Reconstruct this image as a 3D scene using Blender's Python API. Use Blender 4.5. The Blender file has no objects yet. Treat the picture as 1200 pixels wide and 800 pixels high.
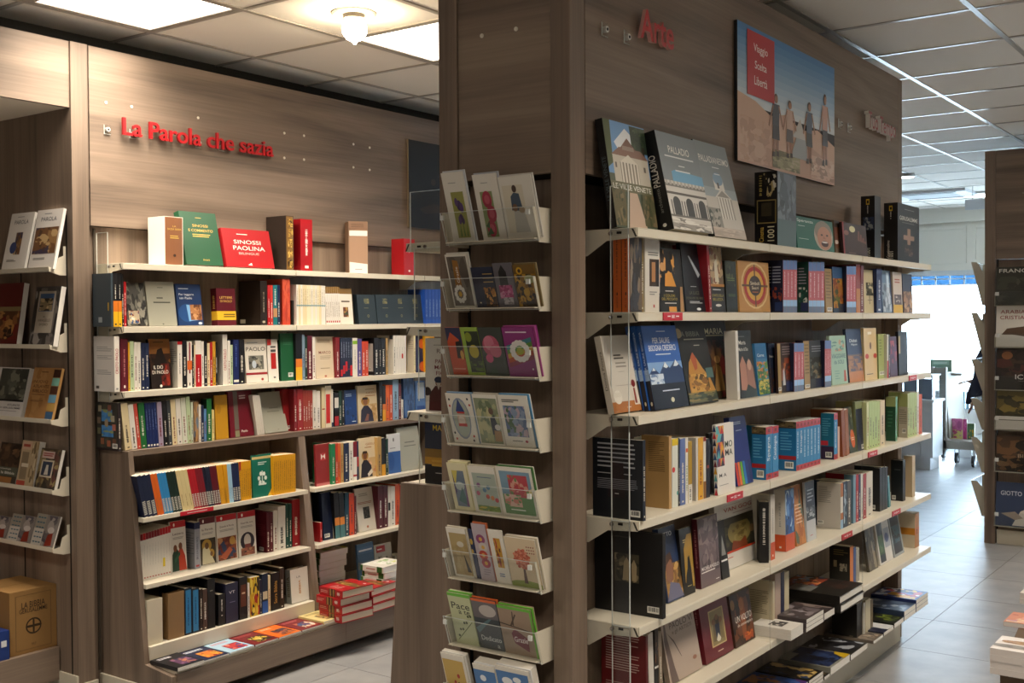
import bpy, math, random
from mathutils import Matrix, Vector

S = bpy.context.scene
COL = S.collection
R = math.radians

# ------------------------------------------------------------------ camera
F_PX, YAW, PITCH, ROLL, EYE = 1315.8, .623916, .01974, .006279, 1.6
_f = Vector((math.cos(YAW)*math.cos(PITCH), math.sin(YAW)*math.cos(PITCH), -math.sin(PITCH)))
_r = Vector((math.sin(YAW), -math.cos(YAW), 0)); _d = _f.cross(_r)
_c, _s = math.cos(ROLL), math.sin(ROLL)
CR, CD, CF = _c*_r + _s*_d, -_s*_r + _c*_d, _f
CAMPOS = Vector((0, 0, EYE))
cd = bpy.data.cameras.new('camera'); cam = bpy.data.objects.new('camera', cd); COL.objects.link(cam)
cd.sensor_width = 36; cd.lens = F_PX/1200*36; cd.clip_start = .05; cd.clip_end = 200
cam.matrix_world = Matrix(((CR.x, -CD.x, -CF.x, 0), (CR.y, -CD.y, -CF.y, 0), (CR.z, -CD.z, -CF.z, EYE), (0, 0, 0, 1)))
S.camera = cam

def on(px, py, ax, val):
    """point of the place that photo pixel (px,py) shows on the plane axis=val"""
    d = CR*((px-600)/F_PX) + CD*((py-400)/F_PX) + CF
    return CAMPOS + d*((val-CAMPOS[ax])/d[ax])
def proj(p):
    q = Vector(p)-CAMPOS; z = q.dot(CF)
    return 600+F_PX*q.dot(CR)/z, 400+F_PX*q.dot(CD)/z, z

# ------------------------------------------------------------------ world, exposure
w = bpy.data.worlds.new('daylight'); S.world = w; w.use_nodes = True
bg = w.node_tree.nodes['Background']; bg.inputs[0].default_value = (.64, .82, 1, 1); bg.inputs[1].default_value = 9.0
S.view_settings.view_transform = 'Standard'; S.view_settings.look = 'None'
S.view_settings.gamma = 1; S.view_settings.use_curve_mapping = False
S.view_settings.exposure = 1.1
PANEL_GLOW, PANEL_WATT = 2.2, 13.0      # glow of the diffusers, lamp power of each ceiling light panel

# ------------------------------------------------------------------ materials
def lin(h):
    h = h.lstrip('#'); o = []
    for i in (0, 2, 4):
        c = int(h[i:i+2], 16)/255; o.append(c/12.92 if c <= .04045 else ((c+.055)/1.055)**2.4)
    return (*o, 1)
_m = {}
def mat(hexcol, rough=.5, metal=0, emit=0, bump=0):
    k = (hexcol, rough, metal, emit, bump)
    if k in _m: return _m[k]
    m = bpy.data.materials.new('paint_'+hexcol); m.use_nodes = True
    nt = m.node_tree; b = nt.nodes['Principled BSDF']
    b.inputs['Base Color'].default_value = lin(hexcol); b.inputs['Roughness'].default_value = rough
    b.inputs['Metallic'].default_value = metal
    if emit:
        b.inputs['Emission Color'].default_value = lin(hexcol); b.inputs['Emission Strength'].default_value = emit
    if bump:
        n = nt.nodes.new('ShaderNodeTexNoise'); n.inputs['Scale'].default_value = 260
        bp = nt.nodes.new('ShaderNodeBump'); bp.inputs['Strength'].default_value = bump; bp.inputs['Distance'].default_value = .001
        nt.links.new(n.outputs[0], bp.inputs['Height']); nt.links.new(bp.outputs[0], b.inputs['Normal'])
    _m[k] = m; return m
def wood(name, axis, c1, c2, c3):
    """taupe wood-grain laminate, grain running along the given axis"""
    m = bpy.data.materials.new(name); m.use_nodes = True; nt = m.node_tree; L = nt.links; N = nt.nodes
    b = N['Principled BSDF']; b.inputs['Roughness'].default_value = .52
    tc = N.new('ShaderNodeTexCoord'); mp = N.new('ShaderNodeMapping'); mp2 = N.new('ShaderNodeMapping')
    sc = [7, 7, 7]; sc[axis] = .5; mp.inputs['Scale'].default_value = sc
    sc = [120, 120, 120]; sc[axis] = 2.2; mp2.inputs['Scale'].default_value = sc
    L.new(tc.outputs['Object'], mp.inputs[0]); L.new(tc.outputs['Object'], mp2.inputs[0])
    n1 = N.new('ShaderNodeTexNoise'); n1.inputs['Scale'].default_value = 1; n1.inputs['Detail'].default_value = 5; n1.inputs['Distortion'].default_value = .9
    n2 = N.new('ShaderNodeTexNoise'); n2.inputs['Scale'].default_value = 1; n2.inputs['Detail'].default_value = 3
    L.new(mp.outputs[0], n1.inputs[0]); L.new(mp2.outputs[0], n2.inputs[0])
    r = N.new('ShaderNodeValToRGB'); r.color_ramp.elements[0].position = .3; r.color_ramp.elements[0].color = lin(c1)
    r.color_ramp.elements[1].position = .72; r.color_ramp.elements[1].color = lin(c3)
    e = r.color_ramp.elements.new(.5); e.color = lin(c2)
    mx = N.new('ShaderNodeMath'); mx.operation = 'MULTIPLY_ADD'; mx.inputs[1].default_value = .22
    L.new(n2.outputs[0], mx.inputs[0])
    ad = N.new('ShaderNodeMath'); ad.operation = 'MULTIPLY_ADD'; ad.inputs[1].default_value = .85; ad.inputs[2].default_value = -.03
    L.new(n1.outputs[0], ad.inputs[0]); L.new(ad.outputs[0], mx.inputs[2])
    L.new(mx.outputs[0], r.inputs[0]); L.new(r.outputs[0], b.inputs['Base Color'])
    bp = N.new('ShaderNodeBump'); bp.inputs['Strength'].default_value = .12; bp.inputs['Distance'].default_value = .002
    L.new(n2.outputs[0], bp.inputs['Height']); L.new(bp.outputs[0], b.inputs['Normal'])
    return m
WC = ('5d5045', '7e6d5f', '978574')
WOODX = wood('laminate_grain_x', 0, *WC); WOODY = wood('laminate_grain_y', 1, *WC); WOODZ = wood('laminate_grain_z', 2, *WC)
CREAM = mat('d9d2c0', .35); CREAMD = mat('cfc8b6', .4)
STEEL = mat('b9bbbd', .25, 1); DARK = mat('14130f', .7); BLACK = mat('050505', .6)
def floor_mat():
    m = bpy.data.materials.new('grey_porcelain'); m.use_nodes = True; nt = m.node_tree; L = nt.links; N = nt.nodes
    b = N['Principled BSDF']; tc = N.new('ShaderNodeTexCoord'); n = N.new('ShaderNodeTexNoise')
    n.inputs['Scale'].default_value = 7; n.inputs['Detail'].default_value = 8; L.new(tc.outputs['Object'], n.inputs[0])
    r = N.new('ShaderNodeValToRGB'); r.color_ramp.elements[0].position = .3; r.color_ramp.elements[0].color = lin('88898c')
    r.color_ramp.elements[1].position = .75; r.color_ramp.elements[1].color = lin('9e9e9e')
    L.new(n.outputs[0], r.inputs[0]); L.new(r.outputs[0], b.inputs['Base Color']); b.inputs['Roughness'].default_value = .36
    return m
FLOORM = floor_mat()
def tile_mat():
    m = bpy.data.materials.new('mineral_fibre'); m.use_nodes = True; nt = m.node_tree; L = nt.links; N = nt.nodes
    b = N['Principled BSDF']; b.inputs['Base Color'].default_value = lin('ece6dd'); b.inputs['Roughness'].default_value = .9
    tc = N.new('ShaderNodeTexCoord'); n = N.new('ShaderNodeTexNoise'); n.inputs['Scale'].default_value = 180
    bp = N.new('ShaderNodeBump'); bp.inputs['Strength'].default_value = .25; bp.inputs['Distance'].default_value = .001
    L.new(tc.outputs['Object'], n.inputs[0]); L.new(n.outputs[0], bp.inputs['Height']); L.new(bp.outputs[0], b.inputs['Normal'])
    return m
TILEM = tile_mat()
def acrylic():
    m = bpy.data.materials.new('clear_acrylic'); m.use_nodes = True; nt = m.node_tree; L = nt.links; N = nt.nodes
    for n in list(N):
        if n.type == 'BSDF_PRINCIPLED': N.remove(n)
    o = [n for n in N if n.type == 'OUTPUT_MATERIAL'][0]
    t = N.new('ShaderNodeBsdfTransparent'); t.inputs[0].default_value = (.95, .96, .96, 1)
    g = N.new('ShaderNodeBsdfGlossy'); g.inputs['Roughness'].default_value = .05
    lf = N.new('ShaderNodeLayerWeight'); lf.inputs[0].default_value = .5
    pw = N.new('ShaderNodeMath'); pw.operation = 'POWER'; pw.inputs[1].default_value = 4; L.new(lf.outputs['Facing'], pw.inputs[0])
    lw = N.new('ShaderNodeMath'); lw.operation = 'MULTIPLY_ADD'; lw.inputs[1].default_value = .7; lw.inputs[2].default_value = .03; L.new(pw.outputs[0], lw.inputs[0])
    mx = N.new('ShaderNodeMixShader'); L.new(lw.outputs[0], mx.inputs[0]); L.new(t.outputs[0], mx.inputs[1]); L.new(g.outputs[0], mx.inputs[2])
    L.new(mx.outputs[0], o.inputs[0]); return m
ACR = acrylic(); ACRE = mat('e6ebe8', .25)
def ink_mat():
    m = bpy.data.materials.new('printed_ink'); m.use_nodes = True; nt = m.node_tree
    b = nt.nodes['Principled BSDF']; a = nt.nodes.new('ShaderNodeAttribute'); a.attribute_name = 'Col'
    nt.links.new(a.outputs['Color'], b.inputs['Base Color']); b.inputs['Roughness'].default_value = .38
    return m
INK = ink_mat()
PAPER = mat('d8d0bd', .8); PAPERW = mat('e2dfd8', .8)

# ------------------------------------------------------------------ geometry helpers
class G:
    def __init__(s): s.v = []; s.f = []
    def add(s, vs, fs):
        o = len(s.v); s.v += [tuple(p) for p in vs]; s.f += [tuple(i+o for i in f) for f in fs]; return s
    def box(s, x0, x1, y0, y1, z0, z1):
        return s.add([(x0,y0,z0),(x1,y0,z0),(x1,y1,z0),(x0,y1,z0),(x0,y0,z1),(x1,y0,z1),(x1,y1,z1),(x0,y1,z1)],
                     [(0,3,2,1),(4,5,6,7),(0,1,5,4),(1,2,6,5),(2,3,7,6),(3,0,4,7)])
    def prism(s, pts, ax, a, b):
        """extrude polygon pts (the two axes other than ax, in x,y,z order) from a to b along ax"""
        def P(p, c):
            q = list(p); q.insert(ax, c); return tuple(q)
        n = len(pts); vs = [P(p, a) for p in pts]+[P(p, b) for p in pts]
        ar = sum(pts[i][0]*pts[(i+1) % n][1]-pts[(i+1) % n][0]*pts[i][1] for i in range(n))
        flip = (ar > 0) ^ (ax == 1)
        f = [tuple(range(n))[::-1], tuple(range(n, 2*n))]+[(i, (i+1) % n, n+(i+1) % n, n+i) for i in range(n)]
        if not flip: f = [q[::-1] for q in f]
        if (b < a): f = [q[::-1] for q in f]
        return s.add(vs, f)
    def cyl(s, p0, p1, r, n=12, r2=None):
        p0, p1 = Vector(p0), Vector(p1); d = (p1-p0).normalized(); a = d.orthogonal().normalized(); b = d.cross(a)
        r2 = r if r2 is None else r2; vs = []
        for p, q in ((p0, r), (p1, r2)):
            vs += [p+a*q*math.cos(2*math.pi*i/n)+b*q*math.sin(2*math.pi*i/n) for i in range(n)]
        return s.add(vs, [tuple(range(n))[::-1], tuple(range(n, 2*n))]+[(i, (i+1) % n, n+(i+1) % n, n+i) for i in range(n)])
    def lathe(s, prof, c, n=20):
        cx, cy, cz = c; k = len(prof); vs = []
        for i in range(n):
            a = 2*math.pi*i/n; vs += [(cx+r*math.cos(a), cy+r*math.sin(a), cz+z) for r, z in prof]
        return s.add(vs, [(i*k+j, ((i+1) % n)*k+j, ((i+1) % n)*k+j+1, i*k+j+1) for i in range(n) for j in range(k-1)])
    def mesh(s, name):
        m = bpy.data.meshes.new(name); m.from_pydata(s.v, [], s.f); m.update(); return m
def tag(o, label=None, cat=None, group=None, kind=None):
    if label: o['label'] = label
    if cat: o['category'] = cat
    if group: o['group'] = group
    if kind: o['kind'] = kind
    return o
def thing(name, label, cat, loc=(0, 0, 0), group=None, kind=None):
    o = bpy.data.objects.new(name, None); COL.objects.link(o); o.location = loc; o.empty_display_size = .05
    return tag(o, label, cat, group, kind)
def wpos(o):
    p = Vector((0, 0, 0))
    while o: p += o.location; o = o.parent
    return p
def obj(name, g, m, parent=None, label=None, world=True):
    """one mesh object; with world=True the mesh is in room coordinates"""
    me = g if isinstance(g, bpy.types.Mesh) else g.mesh(name)
    for mm in (m if isinstance(m, (list, tuple)) else [m]):
        if not len(me.materials) or isinstance(m, (list, tuple)): me.materials.append(mm)
    o = bpy.data.objects.new(name, me); COL.objects.link(o)
    if parent:
        o.parent = parent
        if world: o.location = -wpos(parent)
    if label: o['label'] = label
    return o
def bevel(o, w=.003, n=2):
    b = o.modifiers.new('bevel', 'BEVEL'); b.width = w; b.segments = n; b.limit_method = 'ANGLE'; return o

# text as flat polygons -------------------------------------------------------
_tc = {}
def textpoly(s, extrude=0, offset=.006):
    k = (s, extrude, offset)
    if k in _tc: return _tc[k]
    c = bpy.data.curves.new('t', 'FONT'); c.body = s; c.size = 1; c.resolution_u = 3; c.offset = offset; c.extrude = extrude
    o = bpy.data.objects.new('t', c); me = bpy.data.meshes.new_from_object(o)
    vs = [v.co.copy() for v in me.vertices]; fs = [tuple(p.vertices) for p in me.polygons]
    bpy.data.objects.remove(o); bpy.data.meshes.remove(me); bpy.data.curves.remove(c)
    _tc[k] = (vs, fs); return _tc[k]
def twidth(s):
    v = textpoly(s)[0]; return max(p.x for p in v)-min(p.x for p in v)

# printed artwork -------------------------------------------------------------
RND = random.Random(7)
def shapes2d(lst):
    """flatten artwork description into [(pts, faces, colour)] in unit face coordinates"""
    out = []
    for s in lst:
        k = s[0]
        if k == 'r':
            _, a, b, c, d, col = s; out.append(([(a, b), (c, b), (c, d), (a, d)], [(0, 1, 2, 3)], col))
        elif k == 'e':
            _, cu, cv, ru, rv, col = s; n = 18
            out.append(([(cu+ru*math.cos(2*math.pi*i/n), cv+rv*math.sin(2*math.pi*i/n)) for i in range(n)], [tuple(range(n))], col))
        elif k == 'p':
            out.append((list(s[1]), [tuple(range(len(s[1])))], s[2]))
        elif k in ('t', 'ts'):
            # ('t', text, centre u, centre v, width, height, colour); 'ts' reads upward
            _, tx, cu, cv, tw, th, col = s; vs, fs = textpoly(tx)
            if not vs: continue
            x0 = min(v.x for v in vs); x1 = max(v.x for v in vs); y0 = min(v.y for v in vs); y1 = max(v.y for v in vs)
            pts = []
            for v in vs:
                a = (v.x-x0)/(x1-x0)-.5; b = (v.y-y0)/max(y1-y0, 1e-6)-.5
                pts.append((cu+a*tw, cv+b*th) if k == 't' else (cu-b*tw, cv+a*th))
            out.append((pts, fs, col))
        elif k == 'l':     # lines of small print
            _, a, b, c, d, n, col = s
            for i in range(n):
                y = d-(d-b)*(i+.5)/n; hh = (d-b)/n*(.17 if n > 2 else .24); e = c-(c-a)*RND.choice((0, 0, .03, .08, .3))
                out.append(([(a, y-hh), (e, y-hh), (e, y+hh), (a, y+hh)], [(0, 1, 2, 3)], col))
        elif k == 'd':     # unreadable lettering running up a spine
            _, a, b, c, d, col = s; y = b
            while y < d:
                q = min(d, y+RND.uniform(.009, .019)); j = RND.uniform(0, .3)*(c-a)
                out.append(([(a+j*.5, y), (c-j, y), (c-j, q), (a+j*.5, q)], [(0, 1, 2, 3)], col)); y = q+RND.choice((.006, .007, .006, .02))
        elif k == 'bc':
            _, a, b, c, d = s; out.append(([(a, b), (c, b), (c, d), (a, d)], [(0, 1, 2, 3)], 'f0efe8')); x = a+(c-a)*.1
            while x < c-(c-a)*.12:
                q = x+(c-a)*RND.choice((.03, .05, .08)); out.append(([(x, b+(d-b)*.25), (q, b+(d-b)*.25), (q, d-(d-b)*.12), (x, d-(d-b)*.12)], [(0, 1, 2, 3)], '15151a')); x = q+(c-a)*RND.choice((.03, .05))
        elif k == 'a':     # painterly patch: ('a', u0,v0,u1,v1, palette, n, seed)
            _, a, b, c, d, pal, n, seed = s; rr = random.Random(seed)
            out.append(([(a, b), (c, b), (c, d), (a, d)], [(0, 1, 2, 3)], pal[0]))
            for i in range(n):
                sz = .30*(1-i/n)+.07; cu = rr.uniform(a, c); cv = rr.uniform(b, d); m = rr.randint(5, 8); an = rr.uniform(0, 6)
                su = (c-a)*sz*rr.uniform(.4, 1.1); sv = (d-b)*sz*rr.uniform(.4, 1.1); pts = []
                for j in range(m):
                    q = an+2*math.pi*j/m; g_ = rr.uniform(.6, 1.1)
                    pts.append((min(c, max(a, cu+su*g_*math.cos(q))), min(d, max(b, cv+sv*g_*math.sin(q)))))
                out.append((pts, [tuple(range(m))], rr.choice(pal)))
    return out
def printmesh(name, faces):
    """faces: list of (mapping(u,v,e)->xyz, artwork list). One mesh, colour in the attribute Col."""
    V = []; Fc = []; Cc = []
    for mp, art in faces:
        for i, (pts, fs, col) in enumerate(shapes2d(art)):
            pts = [(min(1, max(0, u)), min(1, max(0, v))) for u, v in pts]
            o = len(V); e = .0004+.00001*i; V += [mp(u, v, e) for u, v in pts]
            c = lin(col)
            for f in fs: Fc.append(tuple(j+o for j in f)); Cc.append((c, len(f)))
    if not V: return None
    me = bpy.data.meshes.new(name); me.from_pydata(V, [], Fc); me.update()
    at = me.color_attributes.new('Col', 'FLOAT_COLOR', 'CORNER'); buf = []
    for c, n in Cc: buf += list(c)*n
    at.data.foreach_set('color', buf); me.materials.append(INK); return me

# ------------------------------------------------------------------ books
HUE = dict(W='e4dfd5', C='e0d0a6', K='16161a', N='1b2748', B='1f55a8', R='b21b22', M='5e1424', G='1d5a38', DG='12352a', O='d8642a',
           Y='dfa71c', T='b39158', GR='8d8f87', SL='3a464f', P='564788', LB='86b3d3', LG='bccfa6', BR='5a3b26', DB='241a14', TE='1b6d74',
           LI='a596ad', PK='c4a4a0', OW='cfc9bd', CO='c6483a', DR='7c1a22', MI='a8c6ae', BG='3a3f44')
def hue(c): return HUE.get(c, c)
def dark(c):
    r = lin(hue(c)); return .3*r[0]+.59*r[1]+.11*r[2] < .22
def build_book(name, label, group, M, w, h, t, col, F=(), Sp=(), B=(), hard=False, pages=None, spine=None, back=None, cat='book', gloss=.38):
    """front cover in local x-z plane at y=0 facing -y, spine at x=0, thickness along +y"""
    e = thing(name, label, cat, group=group); e.matrix_world = M
    b = min(.0028 if hard else .0006, t*.18); ov = .003 if hard else 0
    cm = mat(hue(col), gloss)
    g = G().box(0, w, 0, b, 0, h).box(0, w, t-b, t, 0, h).box(0, b, b, t-b, 0, h)
    obj('cover', g, cm, e, world=False)
    g = G().box(b, w-max(ov, .0012), b, t-b, ov, h-max(ov, .0008))
    obj('page_block', g, pages or PAPER, e, world=False)
    fr = []
    if back: fr.append((lambda u, v, q: (w*(1-u), t+q, v*h), [('r', 0, 0, 1, 1, hue(back))]+list(B)))
    elif B: fr.append((lambda u, v, q: (w*(1-u), t+q, v*h), B))
    if F: fr.append((lambda u, v, q: (u*w, -q, v*h), F))
    sp = list(Sp)
    if spine: sp = [('r', 0, 0, 1, 1, hue(spine))]+sp
    if sp: fr.append((lambda u, v, q: (-q, t*(1-u), v*h), sp))
    for q in fr:
        pm = printmesh('cover_print', [q]); obj('cover_print', pm, [], e, world=False)
    return e
def build_box(name, label, group, M, w, h, t, col, F=(), Sp=(), B=(), spine='BR', cat='boxed book'):
    """slipcase with the book's spine showing in its open side (local x=0)"""
    e = thing(name, label, cat, group=group); e.matrix_world = M; b = .003
    obj('slipcase', G().box(0, w, 0, b, 0, h).box(0, w, t-b, t, 0, h).box(w-b, w, b, t-b, 0, h).box(0, w-b, b, t-b, 0, b).box(0, w-b, b, t-b, h-b, h), mat(hue(col), .6), e, world=False)
    n = 7; pts = [(-.004*math.sin(math.pi*i/(n-1)), b+(t-2*b)*i/(n-1)) for i in range(n)]+[(w-2*b, t-b), (w-2*b, b)]
    obj('book_block', G().prism(pts, 2, b, h-b), mat(hue(spine), .5), e, world=False)
    fr = []
    if F: fr.append((lambda u, v, q: (u*w, -q, v*h), F))
    if B: fr.append((lambda u, v, q: (w*(1-u), t+q, v*h), B))
    if Sp: fr.append((lambda u, v, q: (-q-.0042, b+(t-2*b)*(1-u), v*h), Sp))
    for q in fr:
        pm = printmesh('cover_print', [q]); obj('cover_print', pm, [], e, world=False)
    return e

class Shelf:
    def __init__(s, z, yf, yback, phrase, group, prep='on'):
        s.z, s.yf, s.yb, s.ph, s.gr, s.prep = z, yf, yback, phrase, group, prep
    def nm(s, n): return 'art_book' if n == 'paperback' and s.yb < 2 else n
    def lab(s, d): return f'{d} {s.prep} {s.ph}'
    def sp(s, p0, p1, top, col, desc, lean=0, dep=None, cl=None, Sp=None, B=(), F=(), yo=0, name='paperback', hard=False, pages=None, back=None, rz=0, n=1, box=None, spine=None, let=1, edge_top=None):
        """n books standing spine out between photo columns p0..p1 (columns taken at mid height)"""
        ys = s.yf+yo; pm = (top+proj((on(p0, 400, 1, ys).x, ys, s.z))[1])/2
        X0 = on(p0, pm, 1, ys).x; X1 = on(p1, pm, 1, ys).x
        h = on((p0+p1)/2, top, 1, ys).z-s.z; h = h/math.cos(R(lean)); w0 = (X1-X0)
        if cl is not None: dep = on(cl, pm, 0, X0).y-ys
        if dep is None: dep = h*.66
        dep = max(.04, min(dep, s.yb-ys-.004)); es = []
        for i in range(n):
            a = X0+w0*i/n; b = X0+w0*(i+1)/n; t = (b-a)*(.985)*math.cos(R(lean))
            xr = b-math.tan(R(lean))*-h*.5 if lean else b
            M = Matrix.Translation((xr, ys, s.z+.0005+max(0, t*math.sin(R(lean)))))@Matrix.Rotation(R(-lean), 4, 'Y')@Matrix.Rotation(R(90+rz), 4, 'Z')
            sp = Sp
            if sp is None and let:
                lc = 'e9e2d2' if dark(spine or col) else RND.choice(('3a3a3c', '7c1a22', '3a3a3c'))
                q = RND.uniform(.3, .42); v0 = RND.uniform(.12, .3); sp = [('d', .5-q*.5, v0, .5+q*.5, v0+RND.uniform(.35, .5), lc), ('r', .35, .04, .65, .065, lc)]
            if n > 1 and sp is not None: hh = h*(1-RND.uniform(0, .004))
            else: hh = h
            if box: es.append(build_box(name, s.lab(desc), s.gr, M, dep, hh, t, col, F, sp or (), B, spine=box))
            else: es.append(build_book(s.nm(name), s.lab(desc), s.gr, M, dep, hh, t, col, F, sp or (), B, hard, pages, spine, back))
        return es
    def fo(s, p0, p1, top, col, desc, t=.018, lean=12, yo=.012, F=(), Sp=(), B=(), name='paperback', hard=False, pages=None, rz=0, spine=None, dx=0):
        """book standing face out, lower front corners at photo columns p0..p1"""
        ys = s.yf+yo; pb = proj((on(p0, 400, 1, ys).x, ys, s.z))[1]
        X0 = on(p0, pb, 1, ys).x+dx; X1 = on(p1, pb, 1, ys).x+dx; w = X1-X0
        hh = on(p0, top, 1, ys).z-s.z
        for _ in range(3):
            yy = ys+hh*math.tan(R(lean)); hh = on(p0-8, top, 1, yy).z-s.z
        h = hh/math.cos(R(lean)); yy = ys+h*math.sin(R(lean))+t
        if yy > s.yb-.002:   # keep clear of the back panel
            lean = max(1.5, math.degrees(math.asin(max(.02, min(.5, (s.yb-.004-ys-t)/h))))); h = hh/math.cos(R(lean))
        M = Matrix.Translation((X0, ys, s.z+.0005+t*math.sin(R(lean))))@Matrix.Rotation(R(rz), 4, 'Z')@Matrix.Rotation(R(-lean), 4, 'X')
        return build_book(s.nm(name), s.lab(desc), s.gr, M, w, h, t, col, F, Sp, B, hard, pages, spine)
def flat(name, label, group, x0, x1, y0, dep, z, t, col, F=(), Sp=(), pages=None, hard=False, rz=0, spine=None):
    """book lying flat, front cover up, foot towards -y"""
    M = Matrix.Translation((x0, y0, z+t+.0006))@Matrix.Rotation(R(rz), 4, 'Z')@Matrix.Rotation(R(-90), 4, 'X')
    return build_book(name, label, group, M, x1-x0, dep, t, col, F, Sp, (), hard, pages or PAPERW, spine)

# ================================================================== the room
CZ = 2.87
def struct(name, g, m): return tag(obj(name, g, m), kind='structure')
def inframe(pts):
    for p in pts:
        x, y, z = proj(p)
        if z > .3 and -40 < x < 1240 and -40 < y < 840: return True
    return False
# floor: slab with porcelain tiles
fl = struct('floor', G().box(-2.6, 13.7, -2.7, 4.5, -.08, -.003), mat('7e7f80', .7))
tx, ty = .585, .657; rest = G(); tm = None
for i in range(-14, 15):
    for j in range(-7, 5):
        x0 = 5.49+i*tx; y0 = 1.648+j*ty; x1 = x0+tx; y1 = y0+ty
        if x1 < -2.6 or x0 > 13.7 or y1 < -2.7 or y0 > 4.6: continue
        X0, X1, Y0, Y1 = max(x0, -2.6), min(x1, 13.7), max(y0, -2.7), min(y1, 4.5); gp = .0015
        full = X0 == x0 and X1 == x1 and Y0 == y0 and Y1 == y1
        if full and inframe([(x0, y0, 0), (x1, y0, 0), (x0, y1, 0), (x1, y1, 0)]):
            if tm is None:
                tm = G().box(gp, tx-gp, gp, ty-gp, -.003, 0).mesh('floor_tile'); tm.materials.append(FLOORM)
            o = bpy.data.objects.new('floor_tile', tm); COL.objects.link(o); o.parent = fl; o.location = (x0, y0, 0)
        else: rest.box(X0+gp, X1-gp, Y0+gp, Y1-gp, -.003, 0)
tag(obj('floor_tile_field', rest, FLOORM, fl), kind='stuff')
# ceiling: slab, hanging grid, mineral tiles, light panels
cl = struct('ceiling', G().box(-2.6, 13.7, -2.7, 4.5, CZ+.02, CZ+.1), mat('9b968c', .9))
LIT = [(-2, 0), (0, -1), (-6, -1), (-6, -6), (-2, -6), (2, -6), (6, -6), (10, -6)]      # grid cells (from node 3.70,3.57) that hold light panels
rest = G(); cm = None; W = .6; NX, NY = 3.70, 3.57
for i in range(-11, 18):
    for j in range(-11, 3):
        if (i, j) in LIT: continue
        x0 = NX+i*W; y0 = NY+j*W; x1 = x0+W; y1 = y0+W
        if x1 < -2.6 or x0 > 13.7 or y1 < -2.7 or y0 > 4.5: continue
        full = x0 >= -2.6 and x1 <= 13.7 and y0 >= -2.7 and y1 <= 4.5
        if full and inframe([(x0, y0, CZ), (x1, y0, CZ), (x0, y1, CZ), (x1, y1, CZ)]):
            if cm is None:
                cm = G().box(0, W, 0, W, 0, .015).mesh('ceiling_tile'); cm.materials.append(TILEM)
            o = bpy.data.objects.new('ceiling_tile', cm); COL.objects.link(o); o.parent = cl; o.location = (x0, y0, CZ)
        else: rest.box(max(x0, -2.6), min(x1, 13.7), max(y0, -2.7), min(y1, 4.5), CZ, CZ+.015)
tag(obj('ceiling_tile_field', rest, TILEM, cl), kind='stuff')
BAR = mat('a8a198', .3)  # bar colour darkened to hold the shade in the gaps between tiles
for i in range(-10, 17):
    x = NX+i*W; obj('ceiling_grid_bar', G().box(x-.012, x+.012, -2.7, 4.46, CZ-.004, CZ+.004), BAR, cl)
for j in range(-10, 2):
    y = NY+j*W; obj('ceiling_grid_bar', G().box(-2.6, 13.7, y-.012, y+.012, CZ-.005, CZ+.003), BAR, cl)
LEDM = mat('fff3e2', .5, 0, PANEL_GLOW)
for k, (i, j) in enumerate(LIT):
    x0, y0 = NX+i*W, NY+j*W
    lab = {0: 'glowing square ceiling panel beside the wooden wall with red lettering', 1: 'glowing square ceiling panel next to the round spotlight'}.get(k, 'glowing square ceiling panel over the shop aisles')
    off = '' if k < 2 else '_offscreen'      # the rows of panels go on along the aisles beside and behind the viewer
    t = thing('ceiling_light_panel'+off, lab, 'ceiling light', (x0+.3, y0+.3, CZ), 'square ceiling light panels')
    obj('panel_frame', G().box(x0+.012, x0+.03, y0+.012, y0+.588, CZ-.003, CZ+.012).box(x0+.57, x0+.588, y0+.012, y0+.588, CZ-.003, CZ+.012).box(x0+.03, x0+.57, y0+.012, y0+.03, CZ-.003, CZ+.012).box(x0+.03, x0+.57, y0+.57, y0+.588, CZ-.003, CZ+.012), BAR, t)
    obj('diffuser', G().box(x0+.03, x0+.57, y0+.03, y0+.57, CZ+.001, CZ+.008), LEDM, t)
    ld = bpy.data.lights.new('panel_lamp'+off, 'AREA'); ld.shape = 'SQUARE'; ld.size = .54; ld.energy = PANEL_WATT; ld.color = lin('fff0dc')[:3]; ld.spread = R(130)
    lo = bpy.data.objects.new('panel_lamp'+off, ld); COL.objects.link(lo); lo.parent = t; lo.location = (0, 0, -.004)
# recessed swivel spotlight with a glowing bulb
for sx, sy in ((3.41, 3.25),):
    t = thing('ceiling_spotlight', 'round recessed spotlight with bare glowing bulb in the ceiling', 'spotlight', (sx, sy, CZ))
    obj('trim_ring', G().lathe([(.05, .0), (.05, -.012), (.085, -.012), (.093, -.006), (.093, .002)], (sx, sy, CZ), 28), mat('b9b3a8', .3), t)
    obj('lamp_holder', G().lathe([(.046, .0), (.046, -.03), (.03, -.034)], (sx-.01, sy-.01, CZ), 20), mat('56514a', .4, .6), t)
    b_ = obj('bulb', G().lathe([(.0, -.135), (.006, -.132), (.01, -.124), (.034, -.112), (.049, -.09), (.052, -.068), (.044, -.044), (.03, -.025), (0, -.02)], (sx-.012, sy-.015, CZ), 24), mat('ffe9c4', .4, 0, 50), t)
    for p in b_.data.polygons: p.use_smooth = True

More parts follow.
